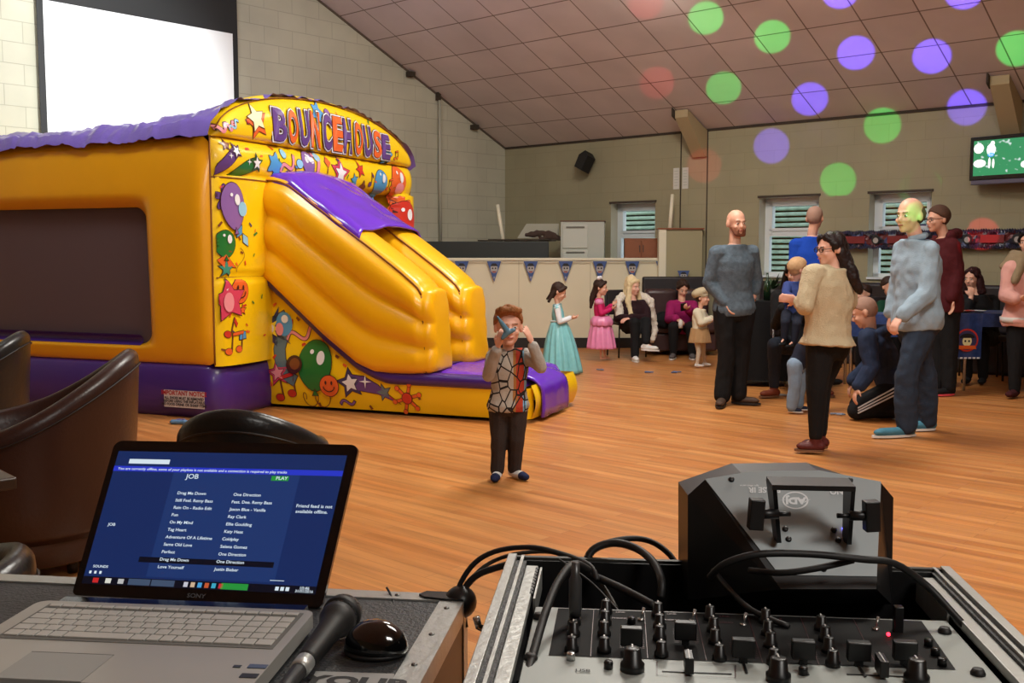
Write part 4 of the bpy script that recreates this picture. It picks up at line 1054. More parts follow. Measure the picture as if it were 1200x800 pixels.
for (px, py, w_, h_, c) in ((278, 781, .009, .006, (40, 44, 54)), (302, 781, .022, .010, (70, 84, 110)), (292, 792, .02, .011, (28, 30, 36))):
    p = KI @ gnd(px, py, ZK); b = B().use(mat('sticker_%d' % c[0], c, .4)); b.box((p.x-w_/2, p.y-h_/2, .0004), (p.x+w_/2, p.y+h_/2, .001), KM); b.out('sticker', base)
kb = B().use(mat('key_well', (96, 96, 92), .6)); kb.box((.022, -.136, .0003), (KW-.012, -.014, .0007), KM); kbo = kb.out('keyboard', t)
b = B().use(mat('key_top', (176, 174, 168), .5)); b.box((-.5, -.5, 0), (.5, .5, 1), bev=0); key0 = None
rowsK = []
kx0, kx1 = .026, KW-.016; pitch = (kx1-kx0)/19.0
lay = [[1]*19, [1]*13+[2]+[1]*4, [1.5]+[1]*12+[1.5]+[1]*4, [1.8]+[1]*11+[2.2]+[1]*4, [1.3]+[1]*11+[2.7]+[1]*4, [1.2, 1.2, 1, 1.1, 5, 1.2, 1, 1, 1, 1, 1, 2, 1, 1.3]]
nk = 0; kmesh = None
for r, row in enumerate(lay):
    x = kx0; y = -.020-.0192*r+.004 if r else -.0165; hh = .0165 if r else .0085
    if r: y -= -.001
    tot = sum(row); f = 19.0/tot
    for w_ in row:
        wd = w_*pitch*f; bb = B().use(MATS['key_top']); bb.box((x+.0012, y-hh, .0005), (x+wd-.0012, y, .0025), KM, bev=.0006); nk += 1
        bb.out('key', kbo); x += wd
print('keys', nk)
sBL, sBR, sTL, sTR = at(84, 697, 1.45), at(377, 712, 1.41), at(135, 516, 1.53), at(421, 521, 1.48)
sBL = KM @ V((.02, .022, 0)); sBR = KM @ V((KW-.008, .022, 0))
sBL = at(84, 697, 1.447); sBR = at(377, 712, 1.405)
_n = (sBR-sBL).cross(sTL-sBL).normalized(); sTR = onp(421, 521, sBL, _n); ux = (sBR-sBL); uy = ((sTL-sBL)+(sTR-sBR))/2; nrm = ux.cross(uy).normalized()
if _n.y > 0: _n = -_n
nrm = _n
def sp(u, v, o=0): return sBL + (sBR-sBL)*u*(1-v) + (sTR-sTL)*u*v + (sTL-sBL)*v + _n*o
b = B().use(M_lid); lidp = []
for (cx, cy, a0) in ((.975, .03, -PI/2), (.965, .95, 0), (.035, .95, PI/2), (.025, .03, PI)):
    for k in range(7): lidp.append((cx+(.035 if cy > .5 else .025)*math.cos(a0+PI/2*k/6), cy+(.05 if cy > .5 else .03)*math.sin(a0+PI/2*k/6)))
b.prism([sp(u, v) for u, v in lidp], -nrm*.008); lid = b.out('lid', t)
ms = mat('screen_blue', (26, 52, 112), .3, emit=.62); MATS['screen_blue'].node_tree.nodes['Principled BSDF'].inputs['Base Color'].default_value = (.005, .005, .01, 1)
def sem(name, c, e=.9): 
    m = mat(name, c, .3, emit=e); m.node_tree.nodes['Principled BSDF'].inputs['Base Color'].default_value = (.005, .005, .01, 1); return m
b = B().use(ms)
S0u, S1u, S0v, S1v = .028, .962, .075, .93
def sq(u, v, o): return sp(S0u+(S1u-S0u)*u, S0v+(S1v-S0v)*v, .0006+o)
def srect(u0, u1, v0, v1, o=.0003): b.face([sq(u0, v0, o), sq(u1, v0, o), sq(u1, v1, o), sq(u0, v1, o)])
srect(0, 1, 0, 1, 0)
b.use(sem('screen_blue_light', (34, 62, 122), .7)); srect(.27, .82, .07, .87)
b.use(sem('screen_strip', (40, 56, 200), .9)); srect(0, 1, .845, .885, .0005)
b.use(sem('screen_dark', (10, 14, 30), .6)); srect(0, 1, 0, .055, .0005); srect(.22, .80, .172, .212, .0005)
b.use(sem('screen_text_white', (215, 230, 240), .95)); srect(.06, .24, .905, .94, .0006)
def st(tx, u, v, s, al='LEFT'): put_text(b, tx, s, None, .0001, align=al, fn=lambda p: sq(u+p.x/.36, v+p.y/.235, .0009))
left = ['Drag Me Down', 'Still Feel. Remy Bass', 'Rain On - Radio Edit', 'Fun', 'On My Mind', 'Tag Heart', 'Adventure Of A Lifetime', 'Same Old Love', 'Perfect', 'Drag Me Down', 'Love Yourself']
right = ['One Direction', 'Feat. Dee. Remy Bass', 'Jaxon Blue - Vanilla', 'Ray Clark', 'Ellie Goulding', 'Katy Heat', 'Coldplay', 'Selena Gomez', 'One Direction', 'One Direction', 'Justin Bieber']
for k in range(11):
    v = .68-.0545*k; st(left[k], .31, v, .0072); st(right[k], .555, v, .0072)
st('JOB', .33, .80, .012); st('Friend feed is not', .835, .61, .0078); st('available offline.', .838, .57, .0078); st('JOB', .045, .43, .007)
st('You are currently offline, some of your playlists is not available and a connection is required to play tracks', .02, .856, .0062)
st('SOUNDS', .03, .12, .006)
b.use(sem('screen_green', (40, 150, 60), .9)); srect(.70, .775, .80, .835, .0006); srect(.60, .715, .006, .05, .0007); b.use(sem('screen_text_white', (1, 1, 1))); st('PLAY', .72, .808, .008)
for k, c in enumerate(((200, 40, 40), (220, 220, 210), (190, 190, 190))): b.use(sem('icon_%d' % k, c)); srect(.045+.055*k, .07+.055*k, .01, .045, .0007)
b.use(sem('task_button', (80, 100, 130), .6)); srect(.2, .295, .006, .05, .0006); srect(.3, .40, .006, .05, .0006)
for k, c in enumerate(((200, 200, 212), (210, 180, 150), (70, 160, 220), (200, 90, 50), (60, 170, 200), (200, 50, 60))): b.use(sem('icon2_%d' % k, c)); u = .44+.03*k; srect(u, u+.018, .01, .045, .0007)
b.use(MATS['screen_text_white'])
for k in range(3): srect(.83+.022*k, .845+.022*k, .015, .042, .0007); srect(.02+.022*k, .03+.022*k, .075, .095, .0007)
st('10:46', .93, .03, .007); st('31/01/2016', .915, .01, .006)
srect(.80, .86, .082, .086, .0007)
b.out('screen', lid)
b = B().use(mat('bezel_print', (90, 92, 96), .5)); put_text(b, 'SONY', .0085, None, .0002, sx=1.2, fn=lambda p: sp(.5+p.x/.37, .022+p.y/.24, .0006)); b.out('bezel_lettering', lid)
# microphone
t = thing('microphone', 'black handheld microphone with mesh head lying beside the laptop', 'microphone', gnd(375, 760, ZL))
h0 = at(401, 712, 1.30); h0.z = ZL+.030; h1 = gnd(352, 783, ZL+.014); d = (h1-h0).normalized(); M = frame(h0, d.cross(V((0, 0, 1))), d)
b = B().use(M_rub); b.lathe([(.0235, .012), (.0235, .022), (.020, .03), (.0165, .04), (.0125, .12), (.0115, .125)], h0, 24, M.to_3x3().to_4x4()); b.out('handle', t)
b = B().use(M_alu); b.lathe([(.0118, .125), (.0118, .145), (.010, .147)], h0, 20, M.to_3x3().to_4x4()); b.use(M_rub); b.lathe([(.010, .147), (.009, .20), (.004, .22)], h0, 16, M.to_3x3().to_4x4()); b.out('plug', t)
mm = mat('mic_mesh', (70, 68, 66), .4, metal=.6); Nn, Ln = nodes(mm); tc = Nn.new('ShaderNodeTexCoord'); vx = Nn.new('ShaderNodeTexVoronoi'); vx.inputs['Scale'].default_value = 480; bu = Nn.new('ShaderNodeBump'); bu.inputs['Strength'].default_value = 1; bu.inputs['Distance'].default_value = .002
Ln.new(tc.outputs['Object'], vx.inputs['Vector']); Ln.new(vx.outputs['Distance'], bu.inputs['Height']); Ln.new(bu.outputs['Normal'], Nn['Principled BSDF'].inputs['Normal'])
b = B().use(mm); b.ell(h0-d*.002, (.0245, .0245, .0245), n=16); b.use(M_rub); b.lathe([(.025, -.003), (.0256, 0), (.0256, .004), (.025, .007)], h0, 24, M.to_3x3().to_4x4()); b.out('mesh_head', t)
# mouse
t = thing('computer_mouse', 'glossy black computer mouse on the flight case beside the microphone', 'mouse', gnd(440, 765, ZL))
c = gnd(441, 765, ZL); a_ = math.radians(-12); b = B().use(mat('gloss_black', (8, 8, 9), .08, coat=1)); rows = []
for i in range(1, 15):
    th = PI*i/15; row = []
    for j in range(24):
        ph = 2*PI*j/24; x = .036*math.sin(th)*math.cos(ph)*(1.0); y = .028*math.sin(th)*math.sin(ph); z = .036*math.cos(th) if math.cos(th) > 0 else .006*math.cos(th)
        x *= 1.15; q = V((x*math.cos(a_)-y*math.sin(a_), x*math.sin(a_)+y*math.cos(a_), z+.007)); row.append(c+q)
    rows.append(row)
b.grid(rows, closev=True, cap=True); b.out('shell', t)
b = B().use(M_rub); b.lathe([(.035, 0), (.037, .005)], c, 24, Matrix.Diagonal((1.1, .78, 1, 1)).to_4x4()); b.out('underside', t)
def cable(name, lab, pts, r, grp=None, n=14, m=None):
    P = [at(*p) for p in pts]; o = []
    for k in range(len(P)-1):
        p0, p1, p2, p3 = P[max(k-1, 0)], P[k], P[k+1], P[min(k+2, len(P)-1)]
        for j in range(5):
            q = j/5; o.append(.5*((2*p1)+(p2-p0)*q+(2*p0-5*p1+4*p2-p3)*q*q+(3*p1-p0-3*p2+p3)*q**3))
    o.append(P[-1]); b = B().use(m or M_rub); b.tube(o, r*.78, 8); ob = b.out(name); tag(ob, lab, 'cable', grp); return ob
cable('mouse_cable', 'thin black mouse lead curling over the flight case edge', [(455, 722, 1.40), (461, 708, 1.43), (458, 697, 1.46), (453, 688, 1.47)], .0022)
cable('cable', 'black cable arching lowest from case corner across to the mixer column', [(545, 735, 1.45), (541, 700, 1.46), (556, 676, 1.46), (585, 664, 1.45), (622, 656, 1.42), (655, 657, 1.38), (690, 672, 1.33), (730, 690, 1.27), (768, 710, 1.23)], .0065)
cable('cable', 'black cable making the topmost arch between the two flight cases', [(538, 742, 1.45), (534, 700, 1.46), (552, 664, 1.46), (580, 646, 1.45), (620, 641, 1.42), (655, 648, 1.38), (690, 662, 1.32), (700, 680, 1.3)], .005)
cable('cable', 'dull grey middle cable between the two flight cases', [(541, 735, 1.47), (540, 700, 1.47), (562, 668, 1.47), (595, 651, 1.46), (640, 646, 1.42), (668, 655, 1.38), (700, 678, 1.32), (722, 712, 1.27)], .004, m=mat('grey_cable', (60, 56, 50), .5))
cable('cable', 'black looped cable rising behind the mixer case, left loop', [(684, 668, 1.35), (694, 645, 1.36), (718, 636, 1.36), (745, 642, 1.34), (765, 658, 1.30), (775, 680, 1.26), (774, 700, 1.25)], .007)
cable('cable', 'black looped cable behind the mixer case, thin outer loop', [(686, 655, 1.40), (705, 638, 1.41), (735, 631, 1.42), (762, 634, 1.42), (785, 650, 1.41), (800, 675, 1.39)], .0055)
cable('cable', 'thick black cable running down the left edge of the mixer', [(612, 812, 1.00), (625, 765, 1.06), (640, 715, 1.13), (654, 682, 1.18), (672, 661, 1.22), (690, 668, 1.24)], .0065)
cable('cable', 'black cable hooked over the case rim and down onto the mixer knobs', [(803, 660, 1.33), (812, 649, 1.32), (828, 658, 1.28), (850, 685, 1.22), (880, 714, 1.17), (925, 734, 1.14)], .0045)
cable('cable', 'long black cable draped across the front of the light fixture', [(832, 676, 1.17), (850, 660, 1.15), (890, 649, 1.14), (950, 649, 1.14), (1010, 655, 1.14), (1048, 660, 1.15), (1085, 685, 1.16), (1120, 722, 1.14), (1152, 757, 1.12)], .0055)
cable('cable', 'short black cable sagging under the long one on the light fixture', [(878, 668, 1.19), (915, 671, 1.16), (955, 666, 1.15), (1000, 656, 1.15)], .005)
cable('cable', 'thin cable falling to the mixer from the bundle', [(655, 655, 1.32), (690, 680, 1.27), (715, 705, 1.24), (725, 716, 1.22)], .002)
# light fixture
t = thing('disco_light', 'black and grey disco light fixture with a U bracket behind the mixer', 'light fixture', at(925, 690, 1.28))
Yt, Yb_ = 1.285, 1.19
def gf(px, py, o=0):
    f = (py-552)/(676-552); return at(px, py, Yt+(Yb_-Yt)*f+o)
M_lg = mat('fixture_grey', (158, 166, 168), .45, metal=.1, var=.04); M_lk2 = mat('fixture_black', (20, 20, 21), .4)
face_ = [(826, 562), (880, 553), (960, 552), (1032, 565), (1027, 676), (913, 674)]
b = B().use(M_lk2)
ring0 = [gf(*p) for p in [(826, 562), (880, 553), (960, 552), (1032, 565), (1027, 690), (915, 690)]]
def off(px, py, Y): return at(px, py, Y)
ring1 = [off(806, 580, 1.285), off(872, 557, 1.285), off(965, 556, 1.285), off(1047, 583, 1.285), off(1045, 708, 1.285), off(806, 703, 1.285)]
ring2 = [p + V((0, .075, 0)) for p in ring1]
b.grid([ring0, ring1, ring2], closev=True, smooth=False, cap=True); body = b.out('housing', t)
b = B().use(M_lg); fp = [gf(*p) for p in face_]; nn = (fp[1]-fp[0]).cross(fp[4]-fp[0]).normalized(); nn = nn if nn.y < 0 else -nn
b.prism([p + nn*.001 for p in fp], nn*.0012); b.out('cover_plate', t)
def gp(px, py, o=.003): 
    q = onp(px, py, fp[0]+nn*o, nn); return q
for (px, py) in ((857, 562), (996, 563), (920, 620), (924, 632), (977, 621), (982, 633), (965, 667)):
    b = B().use(M_blkp); c = gp(px, py, .002); b.lathe([(.0038, 0), (.0035, .0025), (.0015, .003)], c, 12, frame((0, 0, 0), (1, 0, 0), nn)); b.out('screw', t)
b = B().use(mat('fixture_print', (225, 228, 230), .5))
def gt(tx, px, py, s, bold=.0004, sx=1.0): c = gp(px, py, .0028); put_text(b, tx, s, None, bold, sx=sx, fn=lambda p: c + V((-p.x, 0, 0)) - uyv*p.y)
uyv = (fp[0]-gf(826, 640)).normalized()
gt('PULSE IR', 896, 571, .0105); gt('INNO', 985, 573, .0105); gt('light effect series', 878, 568, .0035, .0001); gt('ADJ', 932, 583, .0125, .0007, 1.2)
c = gp(932, 586, .0026)
def ringf(r0, r1, k0, k1, o=.0): 
    for k in range(k0, k1):
        a0, a1 = 2*PI*k/36, 2*PI*(k+1)/36
        b.face([c + V((r*math.cos(a), 0, 0))*1.35 + uyv*r*math.sin(a) for r, a in ((r0, a0), (r1, a0), (r1, a1), (r0, a1))])
ringf(.0105, .0122, 0, 36); b.face([c + V((-.021, 0, 0)), c + V((.006, 0, 0)) + uyv*.003, c + V((.006, 0, 0)) + uyv*.001]); b.face([c+V((.02, 0, 0))+uyv*.002, c+V((.01, 0, 0))-uyv*.004, c+V((.012, 0, 0))-uyv*.001])
b.out('lettering', t)
b = B().use(mat('blue_led', (110, 110, 255), .4, emit=8)); b.ell(gp(988, 619, .003), (.0013, .0013, .0013), n=6); b.out('blue_light', t)
b = B().use(M_lk2)
def brk(px, py, Y): return at(px, py, Y)
Yc_ = 1.165
A1, A2 = brk(905, 568, Yc_), brk(1003, 570, Yc_); B1, B2 = brk(911, 636, 1.205), brk(998, 638, 1.205)
b.prism([A1, A2, A2+V((0, 0, -.006)), A1+V((0, 0, -.006))], (0, .028, .004))
for a_, c_, w_ in ((A1, B1, .005), (A2, B2, -.005)):
    b.prism([a_, a_+V((0, .03, 0)), c_+V((0, .02, 0)), c_], (w_, 0, 0))
b.out('u_bracket', t)
for (px, py, sg) in ((886, 602, -1), (1021, 604, 1)):
    c = brk(px, py, 1.178); b = B().use(M_blkp); b.box((-.0085, -.008, -.018), (.0085, .008, .018), frame(c, (1, 0, .06*sg)), bev=.0015)
    b.tube([c, c-V((sg*.026, 0, 0))], .006, 12); b.tube([c-V((sg*.024, 0, 0)), c-V((sg*.040, 0, 0))], .003, 10); b.out('clamp_knob', t)
# ------------------------------------------------------------------ people
SK = mat('skin', (222, 168, 142), .5, var=.05, vscale=30); SKP = mat('skin_pink', (226, 172, 150), .5, var=.06, vscale=30)
EYEW = mat('eye_white', (225, 222, 216), .3); EYED = mat('eye_dark', (46, 34, 30), .2); LIP = mat('lips', (176, 98, 90), .5)
def fabric(name, c, rough=.85, var=.12, bump=.35, bscale=120): return mat(name, c, rough, bump=bump, bscale=bscale, var=var, vscale=14, spec=.25)
class P_:
    """one person: joints in world space; sides a (picture left) and b (picture right)"""
    def __init__(s, name, label, J, k=1.0, yaw=0, pitch=0, roll=0, hh=.235, skin=None, vox=.010, cat='person', bw=1.0, bd=1.0, hz=None):
        s.J = {q: V(v) for q, v in J.items()}; s.k = k; s.hh = hh; s.vox = vox; s.bw = bw; s.bd = bd
        s.skin = skin or SK
        s.HM = Matrix.Rotation(yaw*PI/180, 4, 'Z') @ Matrix.Rotation(pitch*PI/180, 4, 'X') @ Matrix.Rotation(roll*PI/180, 4, 'Y')
        s.hs = hh/.235; s.label = label; s.name = name; s.cat = cat; s.vis_face = True
        J = s.J; s.hip = (J['hip_a']+J['hip_b'])/2; s.sh = (J['sh_a']+J['sh_b'])/2
    def h(s, x, y, z):                                # head frame: x lateral, -y towards the face, z up
        return s.J['head'] + (s.HM @ V((x*s.hs, y*s.hs, z*s.hs)))
    def torso(s, b, g=0.0, lo=-.12, hi=1.0, wmul=1.0, hem=0, n=20):
        J = s.J; k = s.k; hv = (J['hip_b']-J['hip_a']); sv = (J['sh_b']-J['sh_a']); hv = hv.normalized(); sv = sv.normalized()
        up = (s.sh-s.hip); Lt = up.length; u = up.normalized(); neck = s.sh + (J['neck']-s.sh)
        prof = [(-.20, .10, .085), (-.12, .150, .105), (0, .168, .115), (.12, .165, .112), (.32, .145, .100), (.5, .148, .105), (.7, .165, .112), (.85, .172, .105), (.95, .150, .090), (1.015, .112, .080), (1.06, .076, .072)]
        rows = []
        for t, w, d in prof:
            if t < lo-.001 or t > hi+.1: continue
            lat = hv.lerp(sv, min(1, max(0, t))).normalized(); fwd = u.cross(lat).normalized()
            c = s.hip + up*t if t <= 1 else s.sh + (neck-s.sh)*min(1, (t-1)/.08)
            ww = w*k*s.bw*wmul+g + (hem if t <= 0 else 0); dd = d*k*s.bd*wmul+g + (hem if t <= 0 else 0)
            rows.append([c + lat*ww*math.cos(2*PI*j/n) + fwd*dd*math.sin(2*PI*j/n) for j in range(n)])
        b.grid(rows, closev=True, cap=True)
    def arm(s, b, side, g=0, upto=1.0, start=0.0, hand=False):
        J = s.J; k = s.k; sh, el, wr = J['sh_'+side], J['el_'+side], J['wr_'+side]
        b.capsule(sh, .052*k+g, el, .040*k+g)
        if upto >= 1: b.capsule(el, .040*k+g, wr, .026*k+g*.9)
        elif upto > .0: b.capsule(el, .040*k+g, el.lerp(wr, upto), .034*k+g)
    def leg(s, b, side, g=0, gl=None):
        J = s.J; k = s.k; gl = g if gl is None else gl
        b.capsule(J['hip_'+side], .088*k+g, J['kn_'+side], .058*k+g); b.capsule(J['kn_'+side], .058*k+g, J['an_'+side], .036*k+gl)
    def hand(s, b, side, d, nrm, size=1.0, curl=.5, spread=.2, thumb=1):
        """d: direction of the fingers, nrm: palm normal"""
        k = s.k*size; wr = s.J['wr_'+side]; d = V(d).normalized(); nrm = V(nrm); nrm = (nrm-d*nrm.dot(d)).normalized(); lat = d.cross(nrm).normalized()*thumb
        pc = wr + d*.05*k
        b.capsule(wr, .024*k, pc, .030*k, flat=(nrm, .5)); b.capsule(pc + lat*.012*k, .026*k, pc + d*.03*k + lat*.008*k, .024*k, flat=(nrm, .5)); b.capsule(pc - lat*.014*k, .024*k, pc + d*.028*k - lat*.014*k, .022*k, flat=(nrm, .5))
        for q, L in zip((-1.5, -.5, .5, 1.5), (.060, .074, .080, .072)):
            p0 = pc + d*.035*k + lat*.0185*q*k; a1 = curl*.7; a2 = curl*1.7
            d1 = (d*math.cos(a1) + nrm*math.sin(a1) + lat*spread*q*.25).normalized(); d2 = (d*math.cos(a2) + nrm*math.sin(a2) + lat*spread*q*.25).normalized()
            p1 = p0 + d1*L*.55*k; p2 = p1 + d2*L*.45*k
            b.capsule(p0, .0092*k, p1, .0085*k, n=8); b.capsule(p1, .0085*k, p2, .0068*k, n=8)
        t0 = pc - d*.02*k + lat*.022*k; t1 = t0 + (lat*.7+d*.6+nrm*.4).normalized()*.038*k; t2 = t1 + (lat*.25+d*.9+nrm*.5).normalized()*.030*k
        b.capsule(t0, .0125*k, t1, .0105*k, n=8); b.capsule(t1, .0105*k, t2, .0085*k, n=8)
    def headgeo(s, b):
        R3 = s.HM.to_3x3().to_4x4(); q = s.hs; h = s.h
        b.ell(h(0, .012, .032), (.074*q, .092*q, .086*q), R3, 12); b.ell(h(0, -.022, -.030), (.058*q, .066*q, .078*q), R3, 12)
        b.ell(h(0, -.058, -.088), (.028*q, .026*q, .022*q), R3, 8); b.ell(h(0, -.02, -.06), (.052*q, .055*q, .045*q), R3, 10)
        b.ell(h(0, -.072, .018), (.050*q, .018*q, .014*q), R3, 8)
        for x in (-.036, .036): b.ell(h(x, -.068, -.030), (.020*q, .016*q, .018*q), R3, 8)
        b.capsule(h(0, -.080, .008), .0085*q, h(0, -.102, -.030), .0125*q, 8); b.ell(h(0, -.090, -.034), (.018*q, .012*q, .009*q), R3, 6)
        b.ell(h(0, -.083, -.060), (.024*q, .010*q, .010*q), R3, 6)
        for x in (-1, 1):
            b.ell(h(.076*x, .012, -.005), (.011*q, .020*q, .033*q), R3 @ Matrix.Rotation(-.25*x, 4, 'Z'), 8)
    def body(s, hands=None, legs=True, arms='ab'):
        b = B().use(s.skin); s.headgeo(b); J = s.J; k = s.k
        b.capsule(J['neck'], .052*k, s.h(0, .018, -.05), .050*s.hs*(k**.3))
        s.torso(b, -.012)
        for a in arms: s.arm(b, a, -.004 if False else 0)
        if legs:
            for a in 'ab': s.leg(b, a, -.008); _l = J['an_'+a]+(V((0, 0, -.045*k)) if J['an_'+a].z < .3 else V((0, 0, 0))); b.capsule(J['an_'+a], .028*k, _l, .026*k); b.capsule(_l, .024*k, _l.lerp(J['toe_'+a], .6), .018*k)
        for a, hd in (hands or {}).items(): s.hand(b, a, **hd)
        o = b.out(s.name, None, vox=s.vox, smooth=3); tag(o, s.label, s.cat); s.o = o; s.face(); return o
    def face(s):
        q = s.hs; h = s.h; R3 = s.HM.to_3x3().to_4x4()
        if (s.HM @ V((0, -1, 0))).y > .35: return
        for x in (-.030, .030):
            b = B().use(EYEW); b.ell(h(x, -.0795, .000), (.0125*q, .006*q, .0062*q), R3, 8); b.use(EYED); b.ell(h(x, -.0845, -.0005), (.0052*q, .0032*q, .0052*q), R3, 8); b.out('eye', s.o)
            b = B().use(s.brow); b.capsule(h(x*.5, -.088, .020), .0032*q, h(x*1.5, -.082, .021), .0026*q, 6); b.out('eyebrow', s.o)
        b = B().use(LIP); b.ell(h(0, -.0885, -.0605), (.021*q, .005*q, .0055*q), R3, 8); b.out('mouth', s.o)
    brow = mat('brow_brown', (110, 78, 58), .9)
    def hair(s, m, style='short', extra=None, folds=.004, name='hair'):
        b = B().use(m); R3 = s.HM.to_3x3().to_4x4(); q = s.hs; h = s.h
        if style in ('short', 'shaved'):
            g = .010 if style == 'short' else .001
            rows = []
            for i in range(12):
                th = PI*.62*i/11; row = []
                for j in range(28):
                    ph = 2*PI*j/28; x, y = math.sin(th)*math.cos(ph), math.sin(th)*math.sin(ph)   # y<0 is the face
                    thm = th*(1.0 if y > 0 else 1-.44*max(0, -math.sin(ph)))
                    x, y, z = math.sin(thm)*math.cos(ph), math.sin(thm)*math.sin(ph), math.cos(thm)
                    row.append(h((.078+g)*x, .014+(.094+g)*y, .034+(.088+g)*z))
                rows.append(row)
            b.grid(rows, closev=True, cap=True)
            b.ell(h(0, .03, .02), (.074*q, .080*q, .085*q), R3, 10)
        elif style in ('long', 'tied', 'cap'):
            b.ell(h(0, .026, .040), (.086*q, .094*q, .090*q), R3, 12); b.capsule(h(-.03, -.055, .085), .026*q, h(-.078, -.01, .02), .022*q); b.capsule(h(.03, -.055, .085), .026*q, h(.078, -.01, .02), .022*q)
            b.capsule(h(0, .05, 0), .070*q, h(0, .055, -.06), .05*q)
        for e in (extra or []):
            p0, r0, p1, r1 = e; b.capsule(h(*p0), r0*q, h(*p1), r1*q, 10)
        return b.out(name, s.o, vox=max(.006, s.vox*.8), smooth=3, folds=folds, fscale=30)
    def top(s, m, name='jumper', g=.016, sleeves='ab', upto=1.0, lo=-.12, folds=.006, hem=.0, wmul=1.0, extra=None, fscale=9, smooth=3):
        b = B().use(m); s.torso(b, g, lo, 1.0, wmul, hem)
        for a in sleeves: s.arm(b, a, g*.9, upto)
        b.capsule(s.J['sh_a'], .06*s.k+g*.6, s.J['sh_b'], .06*s.k+g*.6)
        for e in (extra or []): b.capsule(*e)
        return b.out(name, s.o, vox=s.vox, smooth=smooth, folds=folds, fscale=fscale)
    def trousers(s, m, g=.014, gl=.018, name='trousers', folds=.006):
        b = B().use(m); s.torso(b, g-.004, -.2, .08)
        for a in 'ab': s.leg(b, a, g, gl)
        return b.out(name, s.o, vox=s.vox, smooth=3, folds=folds, fscale=9)
    def shoes(s, m, sole=None, hi=0, k=None, name='shoe'):
        k = k or s.k
        for a in 'ab':
            an, toe = s.J['an_'+a], s.J['toe_'+a]; d = toe-an; zf = toe.z-.03*k; d = V((d.x, d.y, d.z if abs(d.z) > .12 else 0)); L = d.length; d = d.normalized()
            zz = an.z-.045*k
            base = V((an.x, an.y, zz)) if abs(d.z) > .2 else V((an.x, an.y, toe.z))
            b = B().use(m); b.capsule(base - d*.035*k + V((0, 0, .005*k)), .038*k, base + d*.05*k, .040*k); b.capsule(base + d*.03*k, .042*k, base + d*L*.85, .040*k, flat=((0, 0, 1), .8)); b.capsule(base + d*L*.6, .045*k, base+d*L*.95, .038*k, flat=((0, 0, 1), .62)); b.capsule(base, .040*k, an + V((0, 0, .01*k+hi)), (.046 if hi else .041)*k)
            o = b.out(name, s.o, vox=.008, smooth=3)
            if sole:
                b = B().use(sole); lat = d.cross(V((0, 0, 1))).normalized(); n_ = 20; ring = []
                for j in range(n_):
                    w = 2*PI*j/n_; ring.append(base + d*(L*.42 + (L*.58+.045*k)*math.cos(w)) + lat*.046*k*math.sin(w) + V((0, 0, -.036*k)))
                b.prism(ring, (0, 0, .016*k)); b.out('sole', o)
def fl(p, z): return V((p.x, p.y, z))
def jj(Y, **kw):
    """joints from picture points: (px, py) or (px, py, depth offset)"""
    return {k: at(v[0], v[1], Y + (v[2] if len(v) > 2 else 0)) for k, v in kw.items()}
def onfloor(J, z=.075, tz=.04):
    for a in 'ab':
        if 'an_'+a in J: J['an_'+a].z = max(z, J['an_'+a].z) if J['an_'+a].z > .3 else z; J['toe_'+a].z = tz if J['toe_'+a].z < .3 else J['toe_'+a].z
    return J
def glasses(p, m=None):
    q = p.hs; h = p.h; b = B().use(m or M_blkp)
    for x in (-.031, .031):
        b.tube([h(x+.022*math.cos(w), -.094, .016*math.sin(w)) for w in [2*PI*k/14 for k in range(15)]], .0025*q, 6); b.tube([h(.053*(1 if x > 0 else -1), -.092, .004), h(.082*(1 if x > 0 else -1), .0, .006)], .0025*q, 6)
    b.tube([h(-.010, -.096, .002), h(.010, -.096, .002)], .0025*q, 6); b.out('glasses', p.o)
F_blk = fabric('black_cloth', (22, 22, 24), var=.25); F_navy = fabric('navy_hoodie', (40, 52, 78)); F_jean = fabric('dark_denim', (38, 44, 56), var=.25); F_cream = fabric('cream_knit', (206, 190, 158), var=.12, bump=.9, bscale=160)
H_br = fabric('brown_hair', (54, 36, 28), .6, var=.3); H_bl = fabric('blonde_hair', (226, 204, 160), .55, var=.2); H_gin = fabric('ginger_hair', (146, 94, 54), .6, var=.35, bump=.8, bscale=90); H_blk = fabric('black_hair', (20, 16, 16), .45, var=.3); H_sh = fabric('shaved_hair', (164, 130, 114), .8, var=.1)

# ---- 1 boy in the foreground
Y = 6.04
J = onfloor(jj(Y, head=(596, 383), neck=(596, 409), sh_a=(578, 418), sh_b=(616, 416), el_a=(572, 440, -.10), wr_a=(583, 407, -.20), el_b=(634, 430, -.08), wr_b=(624, 403, -.12), hip_a=(585, 474), hip_b=(606, 474),
    kn_a=(584, 515), kn_b=(605, 513), an_a=(583, 551, .02), an_b=(603, 549, .05), toe_a=(578, 566, -.14), toe_b=(618, 562, -.06)), .06, .033)
boy = P_('boy', 'small boy in grey patterned shirt holding a blue toy to his face', J, .60, yaw=6, pitch=-2, hh=.236, skin=SKP, vox=.0055, bw=1.02, bd=1.05)
boy.brow = mat('brow_ginger', (160, 112, 80), .9)
boy.body({'a': dict(d=(.25, -.35, 1), nrm=(.45, .8, .1), curl=.55, size=1.2, thumb=1), 'b': dict(d=(-.42, -.15, 1), nrm=(-.8, .5, 0), curl=.25, size=1.2, thumb=-1, spread=.5)})
boy.hair(H_gin, 'short', [((-.045, -.075, .105), .022, (.02, -.092, .100), .020), ((.02, -.085, .105), .024, (.06, -.06, .095), .018), ((0, -.03, .115), .02, (0, .03, .115), .02), ((-.06, -.03, .09), .026, (-.03, -.08, .10), .02)], folds=.006)
m = fabric('printed_shirt', (170, 160, 150), var=.1)
